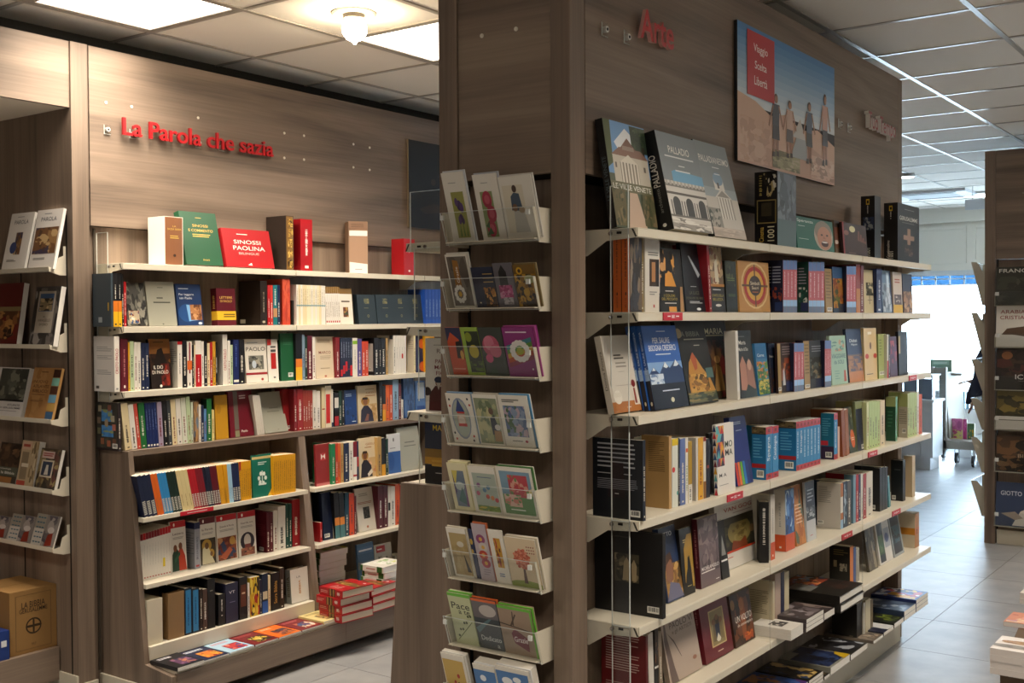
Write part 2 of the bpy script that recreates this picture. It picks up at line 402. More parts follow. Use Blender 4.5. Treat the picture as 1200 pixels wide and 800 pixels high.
# left wall: dark masonry, with taupe laminate cladding in front of it
wl = struct('wall_left', G().box(2.82, 13.7, 4.46, 4.52, 0, 2.9).box(-2.6, 2.82, 4.46, 4.52, 2.497, 2.9), DARK)
obj('header_panel', G().box(2.834, 5.95, 4.24, 4.262, 2.01, 2.77), WOODX, wl)
obj('header_panel', G().box(.2, 2.741, 4.24, 4.262, 2.495, 2.77), WOODX, wl)
for a, b in ((5.96, 8.3), (8.304, 10.6), (10.604, 13.0)): obj('wall_panel', G().box(a, b, 4.24, 4.262, 0, 2.77), WOODX, wl)
obj('post', G().box(2.743, 2.822, 4.232, 4.46, 0, 2.77), WOODZ, wl)
for a, b in ((2.834, 3.86), (3.864, 4.83), (4.834, 5.95)):
    obj('back_panel', G().box(a, b, 4.27, 4.29, 0, 2.008), WOODZ, wl)
obj('slotted_upright', G().box(2.862, 2.872, 4.264, 4.28, .1, 2.0), mat('4a4238', .6), wl)
obj('slotted_upright', G().box(3.856, 3.868, 4.264, 4.28, .1, 2.0), mat('4a4238', .6), wl)
# doorway niche beyond the post
obj('jamb_panel', G().box(2.743, 2.82, 4.46, 6.0, 0, 2.5), WOODZ, wl)
obj('jamb_slot', G().box(2.7415, 2.746, 4.272, 4.28, .1, 2.05), BLACK, wl)
obj('jamb_slot', G().box(2.7415, 2.746, 4.62, 4.628, .1, 2.05), BLACK, wl)
struct('ceiling_niche', G().box(.2, 2.743, 4.262, 6.0, 2.495, 2.53), mat('efe4d2', .8))
struct('wall_niche', G().box(.1, 2.9, 6.0, 6.08, 0, 2.6), WOODX)
struct('wall_niche_side', G().box(.1, .2, 4.24, 6.0, 0, 2.77), WOODZ)
struct('floor_niche', G().box(.2, 2.743, 4.5, 6.0, -.08, 0), FLOORM)
struct('baseboard_left', G().box(2.735, 2.83, 4.222, 4.232, 0, .075), CREAMD)
struct('baseboard_jamb', G().box(2.733, 2.743, 4.232, 6.0, 0, .11), CREAMD)
struct('wall_left_front', G().box(-2.6, .1, 4.24, 4.3, 0, 2.87), WOODX)
# other walls, out of frame
struct('wall_right', G().box(-2.6, 13.7, -2.78, -2.7, 0, 2.95), mat('ebe5da', .8))
struct('wall_back', G().box(-2.68, -2.6, -2.78, 4.3, 0, 2.95), mat('ebe5da', .8))
# far wall with shop window
FX = 13.7; WALLW = mat('e4e1d6', .7)
wf = struct('wall_far', G().box(FX, FX+.12, -2.78, .4, 0, 2.95).box(FX, FX+.12, 4.9, 5.4, 0, 2.95).box(FX, FX+.12, .4, 4.9, 2.14, 2.95).box(13.0, FX+.12, 4.52, 4.6, 0, 2.95), WALLW)
obj('cornice', G().box(FX-.06, FX, .4, 4.5, 2.70, CZ), WALLW, wf)
for a, b in ((2.2, 3.28), (3.34, 4.4), (1.0, 2.14)):
    obj('wall_moulding', G().box(FX-.02, FX, a, b, 2.62, 2.66).box(FX-.02, FX, a, b, 2.22, 2.26).box(FX-.02, FX, a, a+.04, 2.26, 2.62).box(FX-.02, FX, b-.04, b, 2.26, 2.62), WALLW, wf)
wn = tag(obj('window_1', G().box(FX+.02, FX+.09, .4, 4.9, 2.08, 2.14).box(FX+.02, FX+.09, .4, 4.9, 0, .07).box(FX+.02, FX+.09, .4, .46, .07, 2.08).box(FX+.02, FX+.09, 4.84, 4.9, .07, 2.08), mat('d7dde2', .4)), kind='structure')
obj('pane', G().box(FX+.05, FX+.056, .46, 4.84, .07, 2.08), ACR, wn)
tm_ = bpy.data.materials.new('blue_tinted_glass'); tm_.use_nodes = True; nt_ = tm_.node_tree
nt_.nodes.remove(nt_.nodes['Principled BSDF']); tb_ = nt_.nodes.new('ShaderNodeBsdfTransparent'); tb_.inputs[0].default_value = (.10, .17, .24, 1)
nt_.links.new(tb_.outputs[0], [n for n in nt_.nodes if n.type == 'OUTPUT_MATERIAL'][0].inputs[0])
GRM = mat('e6e8ea', .5)
for k in range(3): obj('transom_bar', G().box(FX+.03, FX+.05, .46, 4.84, 1.965+k*.072, 1.978+k*.072), GRM, wn)
tpm = G().box(FX+.035, FX+.045, .008, .152, 0, .059).mesh('transom_pane'); tpm.materials.append(tm_)
for k in range(27):
    y = .46+k*.162; obj('transom_mullion', G().box(FX+.03, FX+.05, y-.007, y+.007, 1.978, 2.109), GRM, wn)
    for q in range(2):
        o = bpy.data.objects.new('transom_pane', tpm); COL.objects.link(o); o.parent = wn; o.location = (0, y, 1.9785+q*.072)
struct('ground_outside', G().box(FX+.12, FX+16, -8, 16, -.1, -.02), mat('d9d9d6', .8))

# ================================================================== wooden fittings
SHZ = (1.847, 1.579, 1.305)
def metal_shelf(parent, x0, x1, yf, yb, z, sgn=1, brackets=(True, True), slots=True):
    """cream steel shelf with folded front lip and chamfered end brackets; front at yf, back at yb"""
    lo, hi = sorted((yf, yb)); s = 1 if yb > yf else -1
    g = G().box(x0, x1, lo, hi, z-.003, z)
    a, b = sorted((yf, yf+s*.004)); g.box(x0, x1, a, b, z-.026, z-.003)
    a, b = sorted((yf+s*.004, yf+s*.022)); g.box(x0, x1, a, b, z-.026, z-.023)
    sh = obj('shelf', g, CREAM, parent); bevel(sh, .0012, 1)
    for k, xx in enumerate((x0, x1)):
        if not brackets[k]: continue
        pts = [(yf+s*.003, z-.001), (yb, z-.001), (yb, z-.075), (yb-s*.055, z-.075), (yb-s*.12, z-.034), (yf+s*.003, z-.028)]
        x = xx-.004 if k == 0 else xx+.001
        obj('bracket', G().prism(pts, 0, x, x+.003), CREAM, sh)
        if k == 0:
            obj('bolt', G().cyl((x-.006, yf+s*.085, z-.014), (x, yf+s*.085, z-.014), .006), STEEL, sh)
            obj('slot', G().box(x-.0006, x, min(yf+s*.05, yf+s*.066), max(yf+s*.05, yf+s*.066), z-.016, z-.009), BLACK, sh)
            obj('joint', G().prism([(yf+s*.012, z-.003), (yf+s*.018, z-.003), (yf+s*.006, z-.026), (yf, z-.026)], 0, x-.0008, x), mat('3b382f', .6), sh)
    return sh
def price_tag(sh, x, yf, z, w=.1, s=-1, txt=None):
    a, b = sorted((yf+s*.0035, yf+s*.0005)); q = obj('shelf_label', G().box(x, x+w, a, b, z-.024, z-.001), mat('c21f31', .35), sh)
    me = printmesh('shelf_label_print', [(lambda u, v, e: (x+u*w, yf+s*(.0035+e), z-.024+v*.023), [('d', .4, .3, .6, .7, 'f3e9e4'), ('r', .2, .45, .36, .6, 'f3e9e4'), ('r', .64, .45, .8, .6, 'f3e9e4')])])
    obj('label_lettering', me, [], sh)
def acrylic_guard(parent, x, ya, yb, z0, z1, name='acrylic_guard'):
    a, b = sorted((ya, yb)); p = obj(name, G().box(x-.003, x, a, b, z0, z1), ACR, parent)
    obj('polished_edge', G().box(x-.003, x, a, a+.0022, z0, z1).box(x-.003, x, b-.0022, b, z0, z1).box(x-.003, x, a, b, z1-.0015, z1), ACRE, p)

# ---- wall shelving above the low bookcase
ws = thing('wall_shelving', 'three cream metal shelves on the wall below the red lettering', 'shelving', (2.88, 4.32, 1.3))
for z in SHZ:
    for k, (a, b) in enumerate(((2.876, 3.855), (3.861, 4.83), (4.836, 5.8))):
        metal_shelf(ws, a, b, 4.08, 4.268, z, brackets=(k == 0, True))
acrylic_guard(ws, 2.868, 4.17, 4.25, 1.07, 1.98)
# ---- low bookcase with slanted sides
LB = thing('low_bookcase', 'low taupe wooden bookcase with slanted sides and front bench against the wall', 'bookcase', (3.9, 4.0, 0))
def slant(parent, name, x0, x1, ztop=1.053, sgn=1, y0=4.268, yt=4.064, ym=3.968, yb=3.79):
    pts = [(y0, .06), (yb, .06), (yb, .15), (ym, .17), (yt, ztop), (y0, ztop)]
    o = obj(name, G().prism(pts, 0, x0, x1), WOODZ, parent); return o
slant(LB, 'side_panel', 2.878, 2.902); slant(LB, 'side_panel', 4.858, 4.882)
obj('divider', G().prism([(4.268, .17), (3.966, .17), (4.066, 1.03), (4.268, 1.03)], 0, 3.848, 3.892), WOODZ, LB)
obj('top_board', G().prism([(4.268, 1.031), (4.067, 1.031), (4.064, 1.055), (4.268, 1.055)], 0, 2.9025, 4.8575), WOODX, LB)
for a, b in ((2.9025, 3.8475), (3.8925, 4.8575)):
    for z, yf in ((.775, 4.0), (.497, 3.985)):
        obj('shelf', G().box(a, b, yf, 4.268, z-.018, z), CREAM, LB)
    obj('bottom_shelf', G().box(a, b, 3.963, 4.268, .18, .2378), CREAM, LB)
obj('bench_top', G().box(2.902, 4.882, 3.79, 3.962, .152, .17), CREAMD, LB)
obj('bench_front', G().box(2.9, 3.88, 3.784, 3.80, .055, .158), WOODX, LB); obj('bench_front', G().box(3.882, 4.882, 3.784, 3.80, .055, .158), WOODX, LB)
obj('plinth', G().box(2.92, 4.86, 3.9, 3.92, 0, .06), WOODX, LB)
obj('side_skirting', G().box(2.866, 2.877, 4.0, 4.268, 0, .085), CREAMD, LB)
g = G().box(3.09, 3.27, 3.9985, 4.0, .757, .7755); q = obj('shelf_label', g, mat('c21f31', .35), LB)
obj('label_lettering', printmesh('lab', [(lambda u, v, e: (3.09+.18*u, 3.9985-e, .757+v*.0185), [('r', .2, .4, .8, .55, 'f0dede')])]), [], LB)

# ---- central gondola
GX0, GX1, GY0, GY1 = 2.63, 5.67, 1.69, 2.16
gd = thing('display_gondola', 'tall taupe wooden display gondola with cream shelves and red Arte lettering', 'display unit', (4.1, 1.92, 0))
for (a, b, c, d) in ((GX0, GX0+.078, GY0, GY0+.066), (GX0, GX0+.078, GY1-.07, GY1), (GX1-.06, GX1, GY0, GY0+.066), (GX1-.06, GX1, GY1-.066, GY1)):
    o = obj('post', G().box(a, b, c, d, 0, 2.77), WOODZ, gd); bevel(o, .002, 1)
obj('header_panel', G().box(GX0+.08, GX1-.062, GY0, GY0+.02, 2.012, 2.77), WOODX, gd)
obj('header_panel', G().box(GX0+.08, GX1-.062, GY1-.02, GY1, 2.012, 2.77), WOODX, gd)
obj('end_header_panel', G().box(GX0+.006, GX0+.026, GY0+.068, GY1-.072, 2.012, 2.77), WOODY, gd)
obj('end_header_panel', G().box(GX1-.026, GX1-.006, GY0+.068, GY1-.068, 2.012, 2.77), WOODY, gd)
for a, b in ((GX0+.08, 3.70), (3.704, 4.676), (4.68, GX1-.062)):
    obj('back_panel', G().box(a, b, 1.77, 1.785, .02, 2.0), WOODZ, gd)
    obj('back_panel', G().box(a, b, 2.075, 2.09, .02, 2.0), WOODZ, gd)
obj('end_panel', G().box(GX0+.05, GX0+.065, GY0+.068, GY1-.072, .02, 2.0), WOODZ, gd)
obj('end_panel', G().box(GX1-.065, GX1-.05, GY0+.068, GY1-.068, .02, 2.0), WOODZ, gd)
for y in (GY0+.069, GY1-.079):
    obj('slot_strip', G().box(GX0+.044, GX0+.05, y, y+.007, .05, 2.0), BLACK, gd)
obj('inner_core', G().box(GX0+.066, GX1-.066, 1.79, 2.07, .02, 2.76), mat('3a332b', .8), gd)
AZ = (1.855, 1.618, 1.327, 1.03, .731, .469)
ABAY = ((2.757, 3.682), (3.686, 4.655), (4.659, 5.673))
ASH = {}
for zi, z in enumerate(AZ):
    for k, (a, b) in enumerate(ABAY):
        ASH[zi, k] = metal_shelf(gd, a, b, 1.549, 1.769, z, brackets=(k == 0, True))
for zi, k, x in ((1, 0, 2.9), (2, 2, 5.3), (3, 2, 4.72), (3, 0, 3.33), (4, 1, 4.4), (4, 2, 5.05)):
    price_tag(ASH[zi, k], x, 1.549, AZ[zi], .12)
obj('base_shelf', G().box(GX0+.08, GX1-.062, 1.60, 1.769, .176, .194), CREAM, gd)
obj('base_front', G().box(GX0+.08, GX1-.062, 1.678, 1.69, 0, .176), CREAMD, gd)
obj('base_strip', G().box(GX0, GX0+.006, GY0+.068, GY1-.072, 0, .09), CREAMD, gd)
for z0, z1 in ((AZ[1]+.004, AZ[0]-.03), (AZ[2]+.004, AZ[1]-.03), (AZ[3]+.004, AZ[2]-.03), (AZ[4]+.004, AZ[3]-.03), (.49, AZ[4]-.03), (.21, .44)):
    acrylic_guard(gd, 2.749, 1.573, 1.633, z0-.05, z1+.028)
acrylic_guard(gd, 2.749, 1.573, 1.633, AZ[0]-.02, AZ[0]+.12)
for x in (3.684, 4.657):
    for z0, z1 in ((AZ[2], AZ[1]-.026), (AZ[3], AZ[2]-.026), (AZ[4], AZ[3]-.026), (AZ[5], AZ[4]-.026)):
        obj('acrylic_rod', G().box(x-.002, x+.002, 1.5485, 1.5525, z0, z1), ACR, gd)
# aisle side facing the wall
for z in SHZ:
    for k, (a, b) in enumerate(((2.752, 3.70), (3.704, 4.676))):
        metal_shelf(gd, a, b, 2.40, 2.091, z, brackets=(k == 0, True))
acrylic_guard(gd, 2.745, 2.22, 2.375, 1.82, 2.01); acrylic_guard(gd, 2.745, 2.22, 2.36, 1.60, 1.83)
acrylic_guard(gd, 2.745, 2.2, 2.345, 1.34, 1.57); acrylic_guard(gd, 2.745, 2.2, 2.345, 1.03, 1.30)
obj('slanted_side', G().prism([(2.17, .06), (2.62, .06), (2.62, .15), (2.47, .17), (2.40, 1.077), (2.17, 1.077)], 0, 2.716, 2.74), WOODZ, gd)
obj('low_top_board', G().box(2.741, 4.6, 2.17, 2.40, 1.05, 1.075), CREAM, gd)
obj('low_shelf_back', G().box(2.741, 4.6, 2.165, 2.18, .06, 1.05), WOODZ, gd)
for z, y in ((.775, 2.42), (.497, 2.44), (.2, 2.46)):
    obj('low_shelf', G().box(2.741, 4.6, 2.182, y, z-.018, z), CREAM, gd)
obj('slanted_side', G().prism([(2.17, .06), (2.62, .06), (2.62, .15), (2.47, .17), (2.40, 1.077), (2.17, 1.077)], 0, 4.6, 4.624), WOODZ, gd)
obj('low_bench', G().box(2.741, 4.6, 2.47, 2.62, .06, .17), WOODX, gd)

# ---- lettering on the wood
def letters(name, label, txt, x0, x1, y, z0, cap, face, side, th=.012):
    e = thing(name, label, 'lettering', (x0, y, z0)); HH = twidth('HH'); adv = {}; tot = []; pen = 0
    for c in txt:
        if c not in adv: adv[c] = (twidth('H'+c+'H')-HH) if c != ' ' else .28
        tot.append((c, pen)); pen += adv[c]
    capv = textpoly('H')[0]; ch = max(v.y for v in capv); sc = cap/ch; sxx = (x1-x0)/pen
    for c, p in tot:
        if c == ' ': continue
        vs, fs = textpoly(c, extrude=.5, offset=.014); g = G()
        g.add([(x0+(p+v.x)*sxx, y-(v.z+.5)*th, z0+v.y*sc) for v in vs], fs)
        o = obj('letter', g, [face, side], e)
        for q in o.data.polygons: q.material_index = 0 if abs(q.normal.y) > .5 else 1
    return e
RED = mat('b4141c', .35)
letters('wall_lettering', 'red letters reading La Parola che sazia on the wooden wall', 'La Parola che sazia', 2.972, 3.84, 4.222, 2.412, .072, RED, mat('8a0f15', .4))
letters('shelf_lettering', 'red letters reading Arte at the top of the wooden gondola', 'Arte', 2.988, 3.20, 1.676, 2.448, .088, RED, mat('cf9a94', .2))
letters('shelf_lettering', 'red and white letters reading Tuo Tempo beside the hikers poster', 'Tuo Tempo', 5.06, 5.46, 1.676, 2.458, .07, mat('8e1d24', .35), mat('f0ece8', .15), .02)
# ---- sign fixings and screw caps left in the panels
def fixing(p, side, lab):
    e = thing('sign_fixing', lab, 'sign fixing', p, 'clear sign fixings'); x, y, z = p
    a = obj('acrylic_square', G().box(x-.016, x+.016, y-.006, y-.003, z-.02, z+.02), ACR, e)
    obj('square_edge', G().box(x-.016, x-.0148, y-.006, y-.003, z-.02, z+.02).box(x-.016, x+.016, y-.006, y-.003, z-.02, z-.0188), ACRE, a)
    obj('metal_button', G().cyl((x, y-.014, z), (x, y, z), .0095, 14), mat('d4d4d0', .35, .4), e)
    obj('button_cap', G().cyl((x, y-.0155, z), (x, y-.014, z), .0045, 10), mat('3f4245', .4, 1), e)
for px, py in ((125, 152), (155, 157), (232, 168), (259, 172)):
    p = on(px, py, 1, 4.24); fixing((p.x, 4.24, p.z), -1, 'small clear square and metal button fixed beneath the wall lettering')
for px, py in ((707, 35), (733, 44)):
    p = on(px, py, 1, 1.69); fixing((p.x, 1.69, p.z), -1, 'small clear square and metal button beside the Arte letters')
for px, py in ((983, 145), (994, 150)):
    p = on(px, py, 1, 1.69); fixing((p.x, 1.69, p.z), -1, 'small clear square and metal button beside the hikers poster')
def cap(p, ax, lab):
    q = Vector(p); d = Vector((0, -.003, 0)) if ax == 1 else Vector((-.003, 0, 0))
    tag(obj('screw_cap', G().cyl(q+d, q, .0065, 10), mat('e2dccb', .4)), lab, 'screw cap', 'screw caps in the wood')
for px, py in ((124, 120), (154, 125), (232, 138), (333, 156), (356, 159), (333, 185), (356, 187), (414, 169), (433, 173), (414, 196), (433, 199)):
    p = on(px, py, 1, 4.24); cap((p.x, 4.24, p.z), 1, 'tiny pale screw cap in the wooden wall around the red lettering')
for px, py in ((565, 42), (605, 34)):
    p = on(px, py, 0, GX0+.006); cap((GX0+.006, p.y, p.z), 0, 'tiny pale screw cap in the wooden gondola end')

# ---- poster and dark picture
def panel_print(name, label, cat, x0, x1, z0, z1, y, th, edge, art):
    e = thing(name, label, cat, ((x0+x1)/2, y, z0)); obj('board', G().box(x0, x1, y-th, y, z0, z1), edge, e)
    obj('print', printmesh('print', [(lambda u, v, q: (x0+(x1-x0)*u, y-th-q, z0+(z1-z0)*v), art)]), [], e); return e
sky = [('r', 0, 1-(i+1)*.052, 1, 1-i*.052, '%02x%02x%02x' % tuple(int(a+(b-a)*i/10) for a, b in zip((74, 134, 190), (214, 224, 230)))) for i in range(11)]
def hiker(cu, base, h, skin, top, bot, lean=0, wd=.04):
    f = lambda u, v: (cu+u*wd+lean*v*.02, base+v*h)
    return [('p', [f(-.55, 0), f(-.2, 0), f(-.05, .45), f(-.6, .45)], skin), ('p', [f(.1, .02), f(.5, .02), f(.6, .45), f(.05, .45)], skin),
            ('p', [f(-.7, .28), f(.75, .28), f(.6, .55), f(-.6, .55)], bot), ('p', [f(-.65, .5), f(.6, .5), f(.75, .84), f(-.7, .84)], top),
            ('p', [f(-.7, .8), f(-.4, .82), f(-1.25, .45), f(-1.5, .47)], skin), ('p', [f(.7, .82), f(.45, .82), f(1.2, .5), f(1.45, .52)], skin),
            ('e', *f(0, .93), wd*.38, h*.075, '4a3328'), ('e', *f(.08, .915), wd*.3, h*.06, skin), ('p', [f(-.75, 0), f(-.15, 0), f(-.15, .08), f(-.65, .08)], '3b302a'), ('p', [f(.05, .02), f(.62, .02), f(.55, .1), f(.1, .1)], '3b302a')]
art = sky+[('p', [(0, .0), (1, 0), (1, .33), (.8, .42), (.62, .37), (.45, .45), (.3, .40), (.16, .47), (0, .5)], 'd4ad93'), ('p', [(.2, 0), (1, 0), (1, .16), (.7, .27), (.45, .12)], 'c39a83'),
     ('a', .02, .02, .32, .34, ['d2aa90', 'cfa488', 'd9b59c', 'c59b82'], 60, 3), ('a', .32, .02, .6, .16, ['8b8462', 'a39b72', '6f6b4c', 'b8a988'], 50, 5), ('a', .72, .02, .99, .2, ['d8b7a2', 'c79e88', 'e0c5b2', 'a88670'], 60, 9),
     ('p', [(.5, .14), (.58, .36), (.66, .3), (.7, .14)], '9fa3a5'), ('p', [(.52, .3), (.6, .46), (.66, .3)], 'c4bfb8')]
art += hiker(.35, .1, .48, '9c6f58', '3d4450', '30323a', 0, .05)+hiker(.49, .12, .45, 'a87a62', 'c8a592', '54453f', 0, .05)+hiker(.70, .12, .5, '9c7058', '4c5f78', '3a4148', 0, .048)+hiker(.88, .14, .6, 'a87c66', 'c79c8d', '363a48', 0, .046)
art += [('r', .08, .5, .335, .97, 'bf2a34'), ('t', 'Viaggio', .205, .85, .13, .075, 'f4ece8'), ('t', 'Scelta', .205, .735, .11, .058, 'f4ece8'), ('t', 'Libertà', .205, .62, .12, .064, 'f4ece8')]
panel_print('poster', 'poster of four hikers holding hands under blue sky with red text box', 'poster', 3.70, 4.675, 2.157, 2.652, 1.688, .012, mat('1d1d20', .5), art)
panel_print('dark_picture', 'nearly black unframed picture on the wall behind the gondola corner', 'picture', 4.872, 5.6, 2.13, 2.63, 4.238, .012, mat('8d7c63', .5),
            [('r', 0, 0, 1, 1, '0c0d0e'), ('p', [(.12, .22), (.3, .3), (.45, .26), (.4, .2), (.2, .17)], '33241a'), ('e', .3, .55, .03, .04, '3a2b22'), ('e', .45, .3, .06, .08, 'b8a898'), ('a', .5, .1, .95, .8, ['2a2320', '3a2b22', '5a4434', '241f1e'], 24, 4)])

# ================================================================== books on the wall side
def lines(cols, *items): return list(items)
GOLD = 'd9b45a'; WH = 'efe9dd'; DK = '2a2a2e'
L1 = Shelf(1.847, 4.10, 4.268, 'the top wall shelf', 'books on the top wall shelf')
L2 = Shelf(1.579, 4.10, 4.268, 'the second wall shelf', 'books on the second wall shelf')
L3 = Shelf(1.305, 4.10, 4.268, 'the third wall shelf', 'books on the third wall shelf')
L4 = Shelf(1.055, 4.10, 4.268, 'the bookcase top', 'books on top of the low bookcase')
L5a = Shelf(.775, 4.012, 4.266, 'the upper bay by the doorway', 'books in the upper bay by the doorway', 'in')
L5b = Shelf(.775, 4.03, 4.266, 'the upper bay beyond the divider', 'books in the upper bay away from the doorway', 'in')
L6a = Shelf(.497, 4.06, 4.266, 'the middle bay by the doorway', 'books in the middle bay by the doorway', 'in')
L6b = Shelf(.497, 4.03, 4.266, 'the middle bay beyond the divider', 'books in the middle bay away from the doorway', 'in')
L7a = Shelf(.238, 3.985, 4.266, 'the bottom bay by the doorway', 'books in the bottom bay by the doorway', 'in')
L7b = Shelf(.238, 4.05, 4.266, 'the bottom bay beyond the divider', 'books in the bottom bay away from the doorway', 'in')

# --- top wall shelf
L1.sp(192.5, 214.5, 254, 'W', 'white slipcased bible with brown gilt-lettered spine', dep=.115, box='8a5a3a', name='boxed_bible',
      Sp=[('t', 'LA', .5, .80, .2, .035, GOLD), ('t', 'SACRA BIBBIA', .5, .74, .8, .04, GOLD), ('l', .25, .54, .75, .62, 2, GOLD), ('e', .5, .2, .08, .03, '3a2418')])
L1.fo(219, 262, 249, '1c5134', 'large green hardcover titled Sinossi e commento', t=.035, lean=13, hard=True, name='hardcover_book',
      F=[('l', .42, .88, .58, .9, 1, GOLD), ('t', 'SINOSSI', .52, .74, .42, .05, GOLD), ('t', 'E COMMENTO', .52, .65, .66, .05, GOLD), ('l', .28, .52, .76, .59, 2, GOLD), ('t', 'Ancora', .55, .1, .18, .04, GOLD)])
L1.fo(266, 322, 268, 'a8161c', 'wide red hardcover titled Sinossi Paolina bilingue', t=.025, lean=13, hard=True, name='hardcover_book',
      F=[('l', .3, .84, .62, .88, 1, WH), ('t', 'SINOSSI', .5, .66, .56, .1, WH), ('t', 'PAOLINA', .52, .5, .66, .11, WH), ('t', 'BILINGUE', .5, .36, .42, .06, 'd8b8b0'), ('p', [(.44, .06), (.52, .12), (.53, .05)], WH)])
L1.sp(335, 344, 253, '2c2018', 'dark slipcased volume with ornate gilt spine', cl=307, box='7a5a2a', name='boxed_bible', dep=.19,
      Sp=[('a', .12, .04+.19*i, .88, .19+.19*i, ['8a672c', 'd9b45a', '3a2816', 'b08a40'], 16, 30+i) for i in range(5)])
L1.sp(352, 366, 257, 'a5141d', 'red cloth volume with upright white spine title', dep=.1, hard=True, name='hardcover_book', Sp=[('d', .4, .3, .6, .8, WH), ('r', .35, .05, .65, .1, WH)])
L1.sp(415, 431, 259, '9c7f68', 'tan and white boxed volume turned at an angle', dep=.1, rz=-35, box='a9886f', name='boxed_bible',
      Sp=[('r', 0, .85, 1, 1, '8e6f5a'), ('r', 0, .72, 1, .82, 'eee9e2'), ('p', [(0, 0), (1, 0), (1, .18), (0, .22)], 'eee9e2'), ('l', .3, .07, .7, .09, 1, '55504a'), ('l', .1, .88, .8, .96, 3, '5f4635')])
L1.sp(473, 486, 280, 'b01a22', 'small red book beside the acrylic guard', dep=.09, hard=True, name='hardcover_book', Sp=[('d', .42, .62, .58, .8, 'e8d8d0'), ('e', .5, .12, .1, .03, WH)])
L1.sp(565, 575, 275, 'M', 'maroon volume behind the gondola', dep=.12)
# --- second wall shelf
L2.sp(130, 132.5, 320, 'SL', 'tall slate binder with yellow label', cl=109, B=[('r', .82, .3, .88, .45, 'c9a13a'), ('r', .3, .08, .5, .18, '9aa2a6')], name='binder', let=0)
BOY = lambda: [('r', 0, .28, 1, .48, 'e07a22'), ('r', 0, 0, 1, .28, 'e9b41c'), ('d', .4, .52, .6, .78, WH), ('r', .3, .03, .7, .06, DK)]
L2.sp(132.6, 138, 320, 'K', 'black spine with orange and yellow foot', Sp=BOY()); L2.sp(138.2, 142.6, 320, 'K', 'black spine with orange and yellow foot', Sp=BOY())
L2.sp(142.8, 145, 321, 'K', 'thin all-black spine with white lettering'); L2.sp(145.2, 148, 330, 'R', 'thin bright red spine next to the black spines')
L2.fo(150, 174, 332, '3b3b38', 'paperback with dark engraved battle picture cover', lean=10, F=[('a', 0, 0, 1, 1, ['4a4a45', '2a2a28', '6f6f66', '8c8a7e', '1b1b1b'], 60, 11), ('a', .1, .05, .6, .35, ['b5a58c', '7e2b26', '2f4f7c', 'c9b98c', 'd8d2c4'], 26, 12)])
L2.fo(175, 208, 330, '9c9c8e', 'plain grey-green cloth book with faint title', t=.012, lean=8, F=[('l', .4, .85, .6, .88, 1, '5f6058'), ('l', .35, .6, .66, .66, 1, '54554d'), ('l', .22, .5, .82, .56, 1, '54554d'), ('e', .5, .04, .03, .015, '5f6058')])
L2.fo(210, 239, 333, '173463', 'navy paperback titled Per leggere san Paolo', lean=8, F=[('l', .1, .87, .5, .9, 1, 'dfe6ee'), ('t', 'Per leggere', .4, .74, .6, .06, 'e8edf3'), ('t', 'san Paolo', .37, .66, .5, .055, 'e8edf3'), ('e', .4, .3, .38, .22, '1f4a84'), ('p', [(.42, .1), (.95, .14), (.92, .46), (.36, .5)], '79aee0'), ('a', .5, .13, .96, .5, ['8f5a36', 'b07a4c', '5f3824', 'c99a6c'], 30, 13), ('e', .86, .05, .08, .03, 'cfd9e6')])
L2.fo(255, 277, 338, '5a1220', 'small maroon hardcover titled Lettere di Paolo with yellow band', t=.04, lean=3, hard=True, name='hardcover_book', F=[('t', 'LETTERE', .5, .75, .66, .06, GOLD), ('t', 'DI PAOLO', .5, .65, .62, .06, GOLD), ('r', 0, .14, 1, .38, 'e3b52e'), ('l', .35, .2, .95, .32, 2, '4a3a10')], Sp=[('d', .3, .45, .7, .8, GOLD), ('r', 0, .14, 1, .38, 'e3b52e')])
L2.sp(305, 313, 329, 'DB', 'thick dark brown volume with white shelf label', cl=280, hard=True, name='hardcover_book', Sp=[('d', .42, .3, .58, .75, 'b9ad95'), ('r', .3, .05, .7, .1, 'b9ad95')], B=[('r', .05, .04, .3, .13, 'd6d2c6')])
L2.sp(313.6, 316.5, 334, 'R', 'thin red spine between brown and teal books'); L2.sp(316.8, 319.8, 334, 'c03426', 'thin orange-red spine between brown and teal books')
L2.sp(320, 325, 334, 'TE', 'teal spine with small picture panel', Sp=[('r', .05, .2, .95, .42, 'b8875a'), ('d', .35, .5, .65, .9, WH)]); L2.sp(325.2, 328.2, 334, 'N', 'thin navy spine beside the coral volume')
L2.sp(331, 340, 327, 'c2452f', 'tall mottled coral red volume', dep=.16, Sp=[('a', .05, .02, .95, .98, ['c2452f', 'cf5a3e', 'b03a2a'], 30, 14)])
tag(obj('bookend', G().box(on(342, 370, 1, 4.12).x, on(346, 370, 1, 4.12).x, 4.12, 4.2, 1.5795, 1.70), mat('1b1814', .5)), L2.lab('small dark metal bookend beside cream booklets'), 'bookend')
for i in range(14):
    a = 347.5+i*2.42; L2.sp(a, a+2.35, 333.5+i*.1, RND.choice(('W', 'C', 'e9dfc0')), 'thin cream booklet in a row of look-alikes', dep=.12, name='booklet', Sp=[('d', .3, .45, .7, .9, 'a89a7a'), ('r', 0, .47, 1, .5, '7fa3a8')])
for i in range(7):
    a = 381.6+i*2.4; L2.sp(a, a+2.3, 336, 'W', 'thin white booklet with brown head', dep=.12, name='booklet', lean=2, Sp=[('r', 0, .82, 1, 1, '8a6a36'), ('d', .3, .2, .7, .6, 'a89a8a'), ('r', .2, .05, .8, .1, 'b03a3a')])
L2.fo(399.5, 414.5, 338, 'e4ddcf', 'white booklet with brown top and small icon', lean=5, t=.006, name='booklet', F=[('r', 0, .85, 1, 1, '8a6a36'), ('l', .15, .6, .85, .68, 1, '5a4a3a'), ('a', .25, .2, .65, .48, ['6a3a2a', '3a5a3a', 'b08a4a', '2a2a3a'], 16, 15)])
